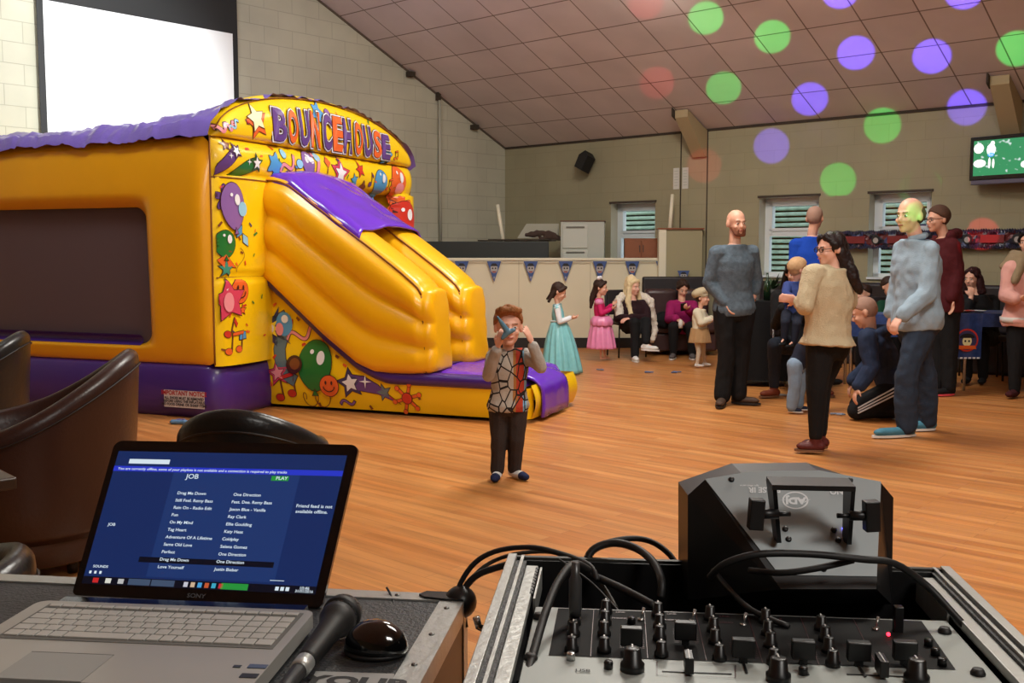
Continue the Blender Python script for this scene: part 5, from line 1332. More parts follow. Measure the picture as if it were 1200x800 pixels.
Nn, Ln = nodes(m); bs = Nn['Principled BSDF']; tc = Nn.new('ShaderNodeTexCoord'); mp_ = Nn.new('ShaderNodeMapping'); mp_.inputs['Scale'].default_value = (15, 2, 10); Ln.new(tc.outputs['Object'], mp_.inputs['Vector'])
vo = Nn.new('ShaderNodeTexVoronoi'); vo.feature = 'DISTANCE_TO_EDGE'; Ln.new(mp_.outputs[0], vo.inputs['Vector']); vo.inputs['Scale'].default_value = 1.25
vc = Nn.new('ShaderNodeTexVoronoi'); Ln.new(mp_.outputs[0], vc.inputs['Vector']); vc.inputs['Scale'].default_value = 1.25
cr = Nn.new('ShaderNodeValToRGB'); cr.color_ramp.interpolation = 'CONSTANT'; sx = Nn.new('ShaderNodeSeparateXYZ'); Ln.new(tc.outputs['Object'], sx.inputs[0])
cr.color_ramp.elements[0].color = (*lin((178, 168, 156)), 1); cr.color_ramp.elements[1].position = .60; cr.color_ramp.elements[1].color = (*lin((164, 112, 60)), 1)
for p_, c_ in ((.635, (176, 62, 42)), (.73, (120, 168, 200)), (.76, (150, 142, 134))):
    e_ = cr.color_ramp.elements.new(p_); e_.color = (*lin(c_), 1)
ad = Nn.new('ShaderNodeMath'); ad.operation = 'MULTIPLY_ADD'; ad.inputs[1].default_value = 2.2; ad.inputs[2].default_value = .5; Ln.new(sx.outputs[0], ad.inputs[0])
a2 = Nn.new('ShaderNodeMath'); a2.operation = 'MULTIPLY_ADD'; a2.inputs[1].default_value = .09; Ln.new(vc.outputs['Color'], a2.inputs[0]); Ln.new(ad.outputs[0], a2.inputs[2]); Ln.new(a2.outputs[0], cr.inputs[0])
lt = Nn.new('ShaderNodeMath'); lt.operation = 'LESS_THAN'; lt.inputs[1].default_value = .055; Ln.new(vo.outputs['Distance'], lt.inputs[0])
mxx = Nn.new('ShaderNodeMix'); mxx.data_type = 'RGBA'; Ln.new(lt.outputs[0], mxx.inputs[0]); Ln.new(cr.outputs[0], mxx.inputs[6]); mxx.inputs[7].default_value = (*lin((40, 34, 32)), 1); Ln.new(mxx.outputs[2], bs.inputs['Base Color'])
F_gsl = fabric('grey_sleeve', (168, 164, 158))
b = B().use(m); boy.torso(b, .014, -.12, 1.0, 1.02, .012); b.capsule(boy.J['sh_a'], .046, boy.J['sh_b'], .046); b.out('shirt', boy.o, vox=.006, smooth=3, folds=.004, fscale=18)
for a in 'ab':
    b = B().use(F_gsl); boy.arm(b, a, .014, .88); b.out('sleeve', boy.o, vox=.006, smooth=3, folds=.004, fscale=20)
boy.trousers(fabric('charcoal_trousers', (56, 48, 46), var=.25), .016, .022, folds=.006)
for a in 'ab':
    an, toe = boy.J['an_'+a], boy.J['toe_'+a]; d = fl(toe-an, 0).normalized()
    b = B().use(fabric('white_sock', (226, 224, 222))); b.capsule(an, .030, an+V((0, 0, -.03)), .028); b.capsule(fl(an, .03)-d*.02, .030, fl(an, .03)+d*.07, .030, flat=((0, 0, 1), .85)); o = b.out('sock', boy.o, vox=.006)
    b = B().use(fabric('navy_toe', (34, 40, 74))); b.capsule(fl(an, .029)+d*.085, .032, fl(an, .027)+d*.115, .025, flat=((0, 0, 1), .85)); b.out('sock_toe', o, vox=.006)
# the blue toy
c0 = at(583, 371, Y-.27); c1 = at(595, 389, Y-.25)
b = B().use(mat('blue_toy', (84, 126, 150), .35)); b.capsule(c0, .006, c0.lerp(c1, .45), .014); b.capsule(c0.lerp(c1, .45), .014, c1, .020); b.capsule(c1, .019, c1+V((.035, .0, .012)), .012); b.capsule(c1+V((-.01, 0, -.01)), .018, at(589, 396, Y-.25), .012)
tag(b.out('toy', vox=.005, smooth=2), 'small blue grey plastic toy held at the face of the boy', 'toy')
def skirt(p, name, m, c0, r0, c1, r1, pleats=14, amp=.02, n=84, m2=None, bend=.0, flat=1.0, hemw=.0):
    b = B().use(m); rows = []; c0, c1 = V(c0), V(c1)
    for i in range(15):
        f = i/14; c = c0.lerp(c1, f); r = r0+(r1-r0)*(f**.8) + bend*math.sin(PI*f); row = []
        for j in range(n):
            w = 2*PI*j/n; a = amp*f*(math.sin(pleats*w+1.3*math.sin(3*w)) + .4*math.sin(2.3*pleats*w+f*3))
            rr_ = r+a; row.append(c + V((rr_*math.cos(w), rr_*math.sin(w)*flat, -hemw*abs(math.sin(w*3)) if i == 14 else 0)))
        rows.append(row)
    b.grid(rows, closev=True, cap=True); return b.out(name, p.o)
# ---- girl in pale blue dress
Y = 11.4
sat_b = mat('teal_satin', (128, 196, 202), .28, bump=.3, bscale=16, var=.18, vscale=20, coat=.3); sat_p = mat('pink_satin', (232, 140, 184), .3, bump=.3, bscale=14, var=.15, vscale=18, coat=.3); F_mag = fabric('magenta_velvet', (204, 32, 100), .55)
J = jj(Y, head=(655, 342), neck=(653, 354), sh_a=(653, 361, -.09), sh_b=(653, 361, .09), el_a=(656, 377, -.12), wr_a=(668, 373, -.06), el_b=(657, 376, .1), wr_b=(669, 372, .03), hip_a=(656, 391, -.06), hip_b=(656, 391, .06),
    kn_a=(657, 412, -.06), kn_b=(657, 412, .06), an_a=(657, 430, -.06), an_b=(657, 430, .06), toe_a=(664, 437, -.06), toe_b=(664, 437, .06)); onfloor(J, .06, .03)
p = P_('girl', 'small girl in long pale blue satin dress with dark plaits', J, .56, yaw=85, pitch=22, hh=.20, vox=.007); p.body({'a': dict(d=(1, 0, .15), nrm=(0, .6, .8), curl=.6, size=1.1), 'b': dict(d=(1, 0, .1), nrm=(0, -.6, .8), curl=.6, size=1.1, thumb=-1)})
p.hair(H_br, 'tied', [((.05, .06, -.02), .026, (.055, .075, -.16), .018), ((-.05, .06, -.02), .026, (-.055, .075, -.16), .018), ((0, .07, 0), .03, (.02, .11, -.14), .016)])
p.top(sat_b, 'bodice', .010, '', lo=-.12, folds=.002); p.top(fabric('white_sleeve', (222, 226, 230)), 'sleeves', .010, 'ab', .92, lo=.9, folds=.002)
o = skirt(p, 'skirt', sat_b, at(655, 376, Y), .085, fl(at(659, 437, Y), .02), .215, 13, .022, bend=.015)
b = B().use(mat('silver_trim', (200, 214, 216), .35)); c = at(655, 376, Y); b.tube([c + V((.09*math.cos(2*PI*k/24), .085*math.sin(2*PI*k/24), 0)) for k in range(25)], .010, 8); b.out('waistband', p.o)
# ---- girl in pink dress
Y = 12.8
J = jj(Y, head=(704, 337), neck=(702, 348), sh_a=(702, 354, -.09), sh_b=(702, 354, .09), el_a=(705, 367, -.13), wr_a=(716, 362, -.08), el_b=(706, 367, .1), wr_b=(717, 357, .04), hip_a=(704, 382, -.06), hip_b=(704, 382, .06),
    kn_a=(704, 400, -.05), kn_b=(706, 400, .05), an_a=(704, 414, -.05), an_b=(709, 414, .05), toe_a=(713, 420, -.05), toe_b=(717, 420, .05)); onfloor(J, .055, .03)
p = P_('girl', 'small girl in bright pink princess dress with long brown hair', J, .56, yaw=75, pitch=5, hh=.20, vox=.007); p.body({'a': dict(d=(.9, -.1, .4), nrm=(0, .6, .8), curl=.6, size=1.1), 'b': dict(d=(.9, 0, .5), nrm=(0, -.6, .8), curl=.6, size=1.1, thumb=-1)})
p.hair(H_br, 'long', [((.0, .07, 0), .05, (.0, .11, -.16), .045), ((0, .11, -.16), .045, (0, .12, -.30), .022), ((.05, .04, -.03), .03, (.05, .08, -.15), .025)])
p.top(F_mag, 'bodice', .012, 'ab', .9, folds=.003)
b = B().use(sat_p)
for a in 'ab': b.ell(p.J['sh_'+a], (.055, .055, .045), n=8)
b.out('puff_sleeves', p.o, vox=.008)
skirt(p, 'skirt', sat_p, at(704, 372, Y), .095, at(705, 408, Y), .180, 12, .014, bend=.01); skirt(p, 'overskirt', sat_p, at(705, 370, Y-.02), .10, at(705, 381, Y-.02), .135, 9, .008, bend=.02)
b = B().use(mat('white_ribbon', (236, 232, 236), .5)); b.capsule(p.h(0, .03, .12), .022, p.h(.06, .03, .14), .03, flat=((0, 1, 0), .5)); b.capsule(p.h(0, .03, .12), .022, p.h(-.06, .03, .14), .03, flat=((0, 1, 0), .5)); b.out('hair_bow', p.o, vox=.008)

# ---- seats along the back
M_sofa = mat('dark_brown_leather', (62, 40, 40), .38, var=.1, bump=.2, bscale=20); M_bench = mat('dark_bench', (34, 27, 30), .5, var=.15)
t = thing('sofa', 'dark brown leather sofa against the right end of the partition', 'sofa', (2.35, 13.9, 0))
xa, xb = at(757, 400, 13.7).x, at(835, 400, 13.7).x
b = B().use(M_sofa); b.box((xa, 13.40, .06), (xb, 14.0, .30), bev=.03); b.out('base', t)
for k in range(2):
    w = (xb-xa)/2; b = B().use(M_sofa); b.box((xa+w*k+.01, 13.35, .30), (xa+w*(k+1)-.01, 13.95, .46), bev=.05); b.out('seat_cushion', t); b = B().use(M_sofa); b.box((xa+w*k+.01, 13.9, .42), (xa+w*(k+1)-.01, 14.12, .86), bev=.06); b.out('back_cushion', t)
b = B().use(M_bench); b.box((xa-.0, 14.12, .0), (xb, 14.22, 1.02), bev=.03); b.out('backboard', t)
# long dark banquette along the far wall
a0 = fw(885, 300)[0]; a1 = a0+8.2
for k in range(4):
    wd = (a1-a0)/4; A0 = a0+wd*k; t = thing('banquette', ['dark upholstered bench behind the man in the grey jumper', 'dark upholstered bench under the middle window', 'dark upholstered bench behind the seated woman in the hood', 'dark upholstered bench at the right edge of the picture'][k], 'bench', rp(A0+wd/2, .3, 0), 'dark banquettes along the far wall')
    def bb_(l0, l1, d0, d1, z0, z1, nm, bev=.03):
        b = B().use(M_bench); M = frame(C0, WA); b.box((l0, -d1, z0), (l1, -d0, z1), M, bev=bev); b.out(nm, t)
    bb_(A0+.01, A0+wd-.01, .04, .62, 0, .42, 'seat', .04); bb_(A0+.01, A0+wd-.01, .04, .18, .42, .98, 'backrest', .04)
# ---- chair of the blonde woman
def simple_chair(label, c, rz, m, legm, cat='chair', back=True, group=None):
    t = thing('chair', label, cat, (0, 0, 0), group)
    b = B().use(m); b.box((-.21, -.22, .42), (.21, .22, .48), bev=.02); b.out('seat', t)
    if back: b = B().use(m); b.box((-.20, .20, .55), (.20, .24, .88), Matrix.Rotation(-.08, 4, 'X'), bev=.015); b.out('backrest', t)
    for x in (-.18, .18):
        for y in (-.18, .18):
            b = B().use(legm); b.tube([(x*1.06, y*1.06, 0), (x, y, .43)] + ([(x, y+.03, .8)] if (back and y > 0) else []), .011, 8); b.out('leg', t)
    t.location = c; t.rotation_euler = (0, 0, rz); return t
simple_chair('black padded chair under the blonde woman', (1.50, 13.35, 0), .3, M_bench, M_blkp)
# ---- blonde woman
Y = 13.1
J = jj(Y, head=(742, 336), neck=(741, 350), sh_a=(727, 357, -.02), sh_b=(757, 357, .05), el_a=(724, 373, -.1), wr_a=(733, 372, -.30), el_b=(758, 374, -.05), wr_b=(739, 372, -.32), hip_a=(736, 383, 0), hip_b=(748, 383, .02),
    kn_a=(744, 378, -.42), kn_b=(757, 377, -.38), an_a=(744, 408, -.42), an_b=(757, 400, -.52), toe_a=(746, 416, -.55), toe_b=(769, 408, -.60)); J['an_a'].z = .08; J['toe_a'].z = .04
p = P_('woman', 'seated blonde woman with white fur collar, dark top and white shoes', J, .95, yaw=38, pitch=4, hh=.225, vox=.010, skin=SKP); p.body({'a': dict(d=(.8, -.3, -.2), nrm=(0, .4, -1), curl=.6), 'b': dict(d=(-.8, -.3, -.2), nrm=(0, .4, -1), curl=.6, thumb=-1)})
p.hair(H_bl, 'long', [((.07, .0, -.02), .036, (.10, -.03, -.20), .040), ((.10, -.03, -.20), .040, (.09, -.09, -.36), .026), ((-.07, .0, -.02), .036, (-.10, -.03, -.20), .040), ((-.10, -.03, -.20), .040, (-.10, -.09, -.36), .028), ((-.10, -.09, -.34), .026, (-.09, -.12, -.47), .014), ((0, .05, .08), .08, (0, .09, -.1), .07)], folds=.012)
p.top(fabric('burgundy_top', (44, 22, 28)), 'jacket', .022, 'ab', .95, folds=.006); p.trousers(F_blk); p.shoes(fabric('white_shoe', (218, 216, 212), .5), EYEW)
b = B().use(fabric('white_fur', (224, 214, 200), 1, bump=1, bscale=60)); S = p.J
pts = [S['sh_a']+V((-.03, -.12, -.10)), S['sh_a']+V((-.03, -.05, .05)), S['sh_a']+V((.03, .10, .10)), S['neck']+V((0, .13, .06)), S['sh_b']+V((-.03, .08, .10)), S['sh_b']+V((.05, -.04, .04)), S['sh_b']+V((.09, -.03, -.14)), S['sh_b']+V((.12, -.02, -.32)), S['sh_b']+V((.08, -.04, -.46))]
for k in range(len(pts)-1): b.capsule(pts[k], .055 if k < 6 else .04, pts[k+1], .055 if k < 5 else .035)
b.out('fur_collar', p.o, vox=.012, folds=.02, fscale=26)
# ---- woman in magenta on the sofa
Y = 13.35
J = jj(Y, head=(800, 338), neck=(799, 351), sh_a=(787, 358, 0), sh_b=(812, 358, .02), el_a=(784, 374, -.12), wr_a=(792, 373, -.34), el_b=(815, 371, -.14), wr_b=(806, 362, -.36), hip_a=(792, 385, .1), hip_b=(808, 385, .1),
    kn_a=(789, 383, -.40), kn_b=(809, 383, -.40), an_a=(789, 412, -.36), an_b=(811, 412, -.36), toe_a=(787, 418, -.52), toe_b=(812, 418, -.52)); onfloor(J, .09, .04)
p = P_('woman', 'seated woman in magenta fleece looking down at her phone on the sofa', J, .95, yaw=8, pitch=24, hh=.225, vox=.010); p.body({'a': dict(d=(.5, -.4, -.3), nrm=(.2, .4, -1), curl=.7), 'b': dict(d=(-.4, -.7, .2), nrm=(0, .3, 1), curl=.8, thumb=-1)})
p.hair(H_br, 'tied', [((0, .08, .07), .04, (0, .11, .04), .035)]); p.top(fabric('magenta_fleece', (150, 28, 92)), 'fleece', .026, 'ab', .94, folds=.006); p.trousers(F_blk); p.shoes(fabric('grey_shoe', (90, 84, 84)), EYEW)
b = B().use(M_blkp); c = p.J['wr_b']+V((-.07, -.07, .03)); b.box((-.035, -.006, -.06), (.035, .006, .06), frame(c, (.9, .1, .2), (.1, -.5, .8)), bev=.004); tag(b.out('phone'), 'dark phone held by the seated woman in magenta', 'phone')
b = B().use(EYEW); c = p.J['wr_a']+V((.05, -.07, -.06)); b.lathe([(.028, -.06), (.03, 0), (.024, .03), (.014, .05)], c, 12); tag(b.out('bottle'), 'small white bottle held by the seated woman in magenta', 'bottle')
b = B().use(F_blk)
for q in range(6): c = at(768+3*q, 378-2*(q % 3), 13.35); b.capsule(c, .09, c+V((.05, .0, .04)), .07)
tag(b.out('coat_pile', vox=.015, folds=.02), 'black coats heaped on the sofa between the two women', 'coat')
# ---- toddler in a cream beret
Y = 12.0
J = jj(Y, head=(823, 349), neck=(821, 361), sh_a=(817, 366, -.07), sh_b=(823, 366, .08), el_a=(822, 378, -.12), wr_a=(831, 375, -.08), el_b=(828, 376, .1), wr_b=(834, 373, .1), hip_a=(817, 396, -.05), hip_b=(823, 396, .05),
    kn_a=(819, 412, -.05), kn_b=(824, 410, .06), an_a=(817, 426, -.05), an_b=(826, 424, .08), toe_a=(824, 430, -.06), toe_b=(832, 428, .06)); onfloor(J, .055, .03)
p = P_('toddler', 'toddler in cream beret, cream jacket and tan skirt', J, .50, yaw=62, pitch=0, hh=.19, vox=.007); p.body({'a': dict(d=(1, -.1, .1), nrm=(0, .5, -1), curl=.4, size=1.1), 'b': dict(d=(1, .2, .1), nrm=(0, -.5, -1), curl=.4, size=1.1, thumb=-1)}); p.hair(H_br, 'short')
b = B().use(F_cream); R3 = p.HM.to_3x3().to_4x4(); b.ell(p.h(0, .035, .075), (.095, .105, .062), R3 @ Matrix.Rotation(-.35, 4, 'X'), 10); b.ell(p.h(0, .02, .04), (.076, .088, .04), R3, 10); b.out('beret', p.o, vox=.008, folds=.003)
p.top(fabric('cream_jacket', (222, 212, 186)), 'jacket', .030, 'ab', .92, folds=.006); skirt(p, 'skirt', fabric('tan_skirt', (176, 140, 98)), at(820, 384, Y), .10, at(820, 401, Y), .135, 8, .006)
p.trousers(fabric('pale_tights', (206, 190, 166)), .002, .002, 'tights', .001); p.shoes(fabric('white_shoe', (218, 216, 212), .5), None)
# ---- man in the grey jumper
Y = 9.05
J = jj(Y, head=(863, 262), neck=(861, 283), sh_a=(840, 297, -.03), sh_b=(880, 296, .05), el_a=(831, 331, .0), wr_a=(848, 354, -.08), el_b=(886, 328, .10), wr_b=(882, 352, .03), hip_a=(849, 362), hip_b=(871, 361, .03),
    kn_a=(851, 415, -.02), kn_b=(868, 413, .03), an_a=(846, 466, -.02), an_b=(866, 461, .03), toe_a=(843, 476, -.24), toe_b=(886, 470, -.05)); onfloor(J, .09, .045)
p = P_('man', 'bald bearded man in grey marl jumper and black trousers', J, 1.0, yaw=16, pitch=0, hh=.245, vox=.009); p.body({'a': dict(d=(.5, -.2, -1), nrm=(1, 0, 0), curl=.5, thumb=-1), 'b': dict(d=(-.1, -.1, -1), nrm=(-1, 0, 0), curl=.5, thumb=1)})
p.brow = MATS['brow_brown']; b = B().use(fabric('beard', (120, 74, 54))); 
for x in (-1, 1): b.capsule(p.h(.060*x, -.03, -.035), .014, p.h(.036*x, -.066, -.088), .018); b.capsule(p.h(.024*x, -.082, -.052), .006, p.h(.026*x, -.078, -.085), .010)
b.capsule(p.h(-.03, -.068, -.095), .018, p.h(.03, -.068, -.095), .018); b.capsule(p.h(-.022, -.086, -.050), .005, p.h(.022, -.086, -.050), .005); b.out('beard', p.o, vox=.006)
F_marl = fabric('grey_marl', (92, 106, 118), var=.5, bump=.8, bscale=160); Nn, Ln = nodes(F_marl); [setattr(n_.inputs['Scale'], 'default_value', 34) for n_ in Nn if n_.type == 'TEX_NOISE' and abs(n_.inputs['Scale'].default_value-14) < .1]
p.top(F_marl, 'jumper', .022, 'a', 1.0, folds=.008, hem=.008); b = B().use(F_marl); p.arm(b, 'b', .02, .55); b.out('sleeve', p.o, vox=.009, folds=.006)
p.trousers(F_blk, .022, .038, folds=.010); p.shoes(fabric('brown_shoe', (74, 56, 46), .6), mat('sole_dark', (34, 28, 26), .7))
b = B().use(M_steelb); c = p.J['wr_b']; b.lathe([(.032, -.008), (.034, 0), (.032, .008)], c+V((0, 0, .01)), 14); tag(b.out('watch', p.o), None)
# ---- man in the blue shirt seen from behind
Y = 10.3
J = jj(Y, head=(955, 256), neck=(952, 274), sh_a=(933, 287, .02), sh_b=(970, 287, -.02), el_a=(930, 318, 0), wr_a=(932, 345, -.05), el_b=(974, 318, -.05), wr_b=(972, 345, -.1), hip_a=(943, 357), hip_b=(963, 357), kn_a=(945, 405), kn_b=(966, 405), an_a=(945, 445), an_b=(968, 447), toe_a=(938, 455, .1), toe_b=(984, 454, .05)); onfloor(J, .09, .045)
p = P_('man', 'shaven headed man in bright blue shirt standing by the window', J, 1.0, yaw=150, pitch=0, hh=.24, vox=.010); p.body({'a': dict(d=(0, -.1, -1), nrm=(1, 0, 0), curl=.5), 'b': dict(d=(0, -.1, -1), nrm=(-1, 0, 0), curl=.5, thumb=-1)}); p.hair(H_sh, 'shaved', folds=0)
p.top(fabric('royal_blue', (24, 70, 176)), 'shirt', .02, 'ab', .2, folds=.006); p.trousers(F_blk); p.shoes(F_blk)
# ---- woman in the cream jumper
Y = 6.85
J = jj(Y, head=(973, 292, 0), neck=(976, 312), sh_a=(951, 322, -.10), sh_b=(991, 321, .12), el_a=(943, 358, -.16), wr_a=(936, 351, .12), el_b=(995, 355, .2), wr_b=(965, 362, .30), hip_a=(962, 404, -.03), hip_b=(978, 404, .08), kn_a=(957, 455, -.03), kn_b=(962, 452, .10), an_a=(956, 509, -.02), an_b=(961, 506, .10), toe_a=(938, 529, .0), toe_b=(944, 522, .10))
onfloor(J, .13, .05)
p = P_('woman', 'dark haired woman in cream knitted jumper, black leggings and glasses holding a baby', J, .90, yaw=-72, pitch=3, hh=.225, vox=.009, bw=1.1, bd=1.15, skin=SKP); p.body({'a': dict(d=(-1, .3, .1), nrm=(.1, 1, 0), curl=.5, thumb=1), 'b': dict(d=(-1, .1, .2), nrm=(0, -1, 0), curl=.4, thumb=-1)}); glasses(p)
H_dk = fabric('dark_hair', (38, 28, 28), .4, var=.3)
p.hair(H_dk, 'long', [((.0, .07, .02), .065, (.01, .11, -.12), .062), ((.03, .10, -.10), .062, (-.02, .15, -.24), .040), ((-.05, .03, 0), .04, (-.065, .05, -.15), .035), ((.05, .05, -.02), .045, (.09, .12, -.2), .045), ((.09, .12, -.2), .045, (.10, .16, -.30), .025)], folds=.010)
p.top(F_cream, 'jumper', .028, 'ab', .55, lo=-.0, folds=.012, hem=.03, wmul=1.02); p.trousers(F_blk, .022, .014, 'leggings', .004)
F_boot = fabric('burgundy_boot', (92, 40, 38), .45); p.shoes(F_boot, mat('sole_tan', (120, 84, 60), .6), hi=.035, k=.92, name='ankle_boot')
# ---- baby on the lap / arm
Y = 9.3
J = jj(Y, head=(936, 316), neck=(933, 328), sh_a=(923, 335, 0), sh_b=(940, 334, .03), el_a=(921, 345, -.1), wr_a=(930, 350, -.16), el_b=(946, 334, -.12), wr_b=(955, 330, -.20), hip_a=(923, 366), hip_b=(935, 366), kn_a=(920, 378, -.20), kn_b=(934, 380, -.20), an_a=(919, 396, -.20), an_b=(930, 400, -.20), toe_a=(914, 404, -.26), toe_b=(922, 406, -.26))
p = P_('baby', 'blond baby in blue top held beside the woman in the cream jumper', J, .52, yaw=100, pitch=0, hh=.215, vox=.007, skin=SKP); p.body({'a': dict(d=(.7, -.3, -.3), nrm=(0, 1, 0), curl=.5, size=1.1), 'b': dict(d=(1, -.1, .2), nrm=(0, 0, -1), curl=.5, size=1.2, thumb=-1)})
p.hair(fabric('blond_baby_hair', (196, 158, 118), .7), 'short', folds=.003); p.top(fabric('blue_baby_top', (54, 70, 128)), 'top', .022, 'ab', .85, folds=.006); p.trousers(fabric('navy_leggings', (30, 34, 48)), .012, .012, folds=.004); p.shoes(F_blk, None)
# ---- seated adult in black behind the baby
Y = 9.75
J = jj(Y, head=(930, 320, .12), neck=(930, 339, .1), sh_a=(912, 348, .05), sh_b=(948, 348, .1), el_a=(910, 380, -.05), wr_a=(918, 360, -.46), el_b=(950, 378, -.05), wr_b=(938, 362, -.46), hip_a=(924, 404, 0), hip_b=(944, 404, .05), kn_a=(908, 404, -.35), kn_b=(952, 402, -.35), an_a=(907, 446, -.25), an_b=(960, 446, -.15), toe_a=(894, 458, -.30), toe_b=(974, 458, -.25)); onfloor(J, .12, .045)
p = P_('woman', 'seated adult in black top and dark jeans with rust boots behind the baby', J, .95, yaw=-10, pitch=12, hh=.22, vox=.010); p.body({'a': dict(d=(.9, -.1, .1), nrm=(0, -1, 0), curl=.5), 'b': dict(d=(-.9, -.1, .1), nrm=(0, -1, 0), curl=.5, thumb=-1)}); p.hair(H_blk, 'long', [((.06, .04, -.02), .045, (.09, .06, -.18), .04), ((-.06, .04, -.02), .045, (-.09, .06, -.18), .04)])
p.top(F_blk, 'top', .025, 'ab', .95); p.trousers(F_jean, .018, .014); p.shoes(fabric('rust_boot', (118, 56, 38), .5), mat('sole_tan', (120, 84, 60), .6), hi=.04, name='ankle_boot')
simple_chair('chair with pale metal legs under the seated adult in black', (at(934, 404, 9.8).x, 9.86, 0), -.1, M_bench, M_steelb)
# ---- toddler in light jeans
Y = 8.6
J = jj(Y, head=(957, 390, .1), neck=(949, 402, .05), sh_a=(945, 403, -.07), sh_b=(946, 404, .08), el_a=(950, 416, -.1), wr_a=(958, 424, -.1), el_b=(952, 416, .1), wr_b=(960, 424, .1), hip_a=(931, 428, -.045), hip_b=(934, 429, .06), kn_a=(931, 453, -.06), kn_b=(937, 452, .06), an_a=(928, 477, -.05), an_b=(936, 475, .07), toe_a=(938, 485, -.08), toe_b=(945, 483, .05)); onfloor(J, .06, .035)
p = P_('toddler', 'toddler in pale blue jeans bending behind the woman in the cream jumper', J, .52, yaw=90, pitch=20, hh=.19, vox=.008); p.body({}); p.hair(H_br, 'short'); p.top(fabric('navy_top', (34, 38, 54)), 'top', .02, 'ab', .9)
p.trousers(fabric('pale_denim', (128, 148, 170), var=.3), .024, .026, 'jeans', .008); p.shoes(fabric('navy_shoe', (40, 46, 66)), EYEW)
# ---- kneeling man
Y = 8.35
J = jj(Y, head=(1013, 366, 0), neck=(1020, 386), sh_a=(1016, 396, -.18), sh_b=(1026, 394, .18), el_a=(1022, 430, -.22), wr_a=(1006, 452, -.22), el_b=(1018, 428, .24), wr_b=(1000, 446, .22), hip_a=(1050, 456, -.10), hip_b=(1052, 456, .12), kn_a=(1004, 478, -.14), kn_b=(1006, 476, .16), an_a=(1054, 485, -.10), an_b=(1056, 485, .12), toe_a=(1068, 489, -.1), toe_b=(1070, 489, .12))
for a in 'ab': J['kn_'+a].z = .085; J['an_'+a].z = .07; J['toe_'+a].z = .04
J['neck'] = J['neck'].lerp((J['sh_a']+J['sh_b'])/2, .2)
p = P_('man', 'kneeling man in navy hooded top and black track trousers with white stripes', J, .98, yaw=-112, pitch=22, hh=.245, vox=.009, bw=1.05); p.body({'a': dict(d=(-.4, -.1, -1), nrm=(1, 0, -.3), curl=.5), 'b': dict(d=(-.4, .1, -1), nrm=(1, 0, -.3), curl=.5, thumb=-1)}); p.hair(H_sh, 'shaved', folds=0)
S = p.J; nk = S['neck']
p.top(F_navy, 'hooded_top', .030, 'ab', .96, folds=.012, hem=.012, extra=[(nk+V((.05, -.10, -.01)), .05, nk+V((.12, 0, .0)), .06), (nk+V((.12, 0, 0)), .06, nk+V((.05, .10, -.01)), .05)])
tr_ = p.trousers(F_blk, .020, .022, 'track_trousers', .008)
for q in (-1, 0, 1):
    b = B().use(fabric('white_stripe', (220, 220, 224), var=.02)); d = (S['kn_a']-S['hip_a']); pts = []
    for k in range(12):
        f = .1+.95*k/11; r = (.088+(.058-.088)*min(f, 1))*.98+.022+.004; c = S['hip_a']+d*f; up_ = V((0, 0, 1)); pts.append(c + V((0, -math.cos(.2+.26*q), math.sin(.2+.26*q)))*r*(1 if f < .95 else .97))
    rows = []
    for k in range(11): rows.append([pts[k]+V((0, 0, w_)) for w_ in (-.006, .006)])
    b.tube(pts, .0065, 6); b.out('stripe', tr_)
p.shoes(F_blk, EYEW)
# ---- man in the light blue shirt
Y = 7.5
J = jj(Y, head=(1066, 253), neck=(1073, 277), sh_a=(1058, 292, .16), sh_b=(1090, 293, -.12), el_a=(1052, 335, .22), wr_a=(1044, 368, .18), el_b=(1086, 345, -.20), wr_b=(1056, 370, -.26), hip_a=(1066, 377, .06), hip_b=(1082, 377, -.06), kn_a=(1084, 440, .14), kn_b=(1062, 440, -.08), an_a=(1087, 494, .22), an_b=(1062, 500, -.04), toe_a=(1066, 503, .2), toe_b=(1028, 512, -.10)); onfloor(J, .09, .045)
SKg = SK
p = P_('man', 'tall balding man in pale blue shirt, dark jeans and teal trainers', J, 1.02, yaw=-58, pitch=0, hh=.262, vox=.009, bw=1.08, bd=1.12, skin=SKP); p.body({'a': dict(d=(-.2, -.1, -1), nrm=(1, 0, 0), curl=.6), 'b': dict(d=(-.6, -.2, -.8), nrm=(.6, .4, -.6), curl=.8, thumb=-1)})
p.hair(fabric('cropped_hair', (96, 72, 60), .8), 'shaved', folds=0) if False else None
b = B().use(fabric('cropped_hair2', (92, 70, 58), .9)); R3 = p.HM.to_3x3().to_4x4(); b.ell(p.h(0, .040, .012), (.081*p.hs, .072*p.hs, .075*p.hs), R3, 12); b.out('hair', p.o, vox=.008)
p.top(fabric('pale_blue_shirt', (150, 170, 186), var=.06), 'shirt', .026, 'ab', .92, folds=.016, hem=.0)
b = B().use(MATS['pale_blue_shirt']); nk = p.J['neck']; b.capsule(nk+V((-.055, -.05, -.02)), .024, nk+V((.03, -.07, .0)), .024); b.capsule(nk+V((.03, -.07, 0)), .024, nk+V((.07, .0, .01)), .024); b.capsule(nk+V((.07, 0, .01)), .024, nk+V((.03, .07, .0)), .024); b.out('collar', p.o, vox=.007)
p.trousers(fabric('blue_denim', (48, 60, 78), var=.25), .024, .040, 'jeans', .014); p.shoes(fabric('teal_trainer', (70, 122, 142), .6), EYEW, name='trainer')
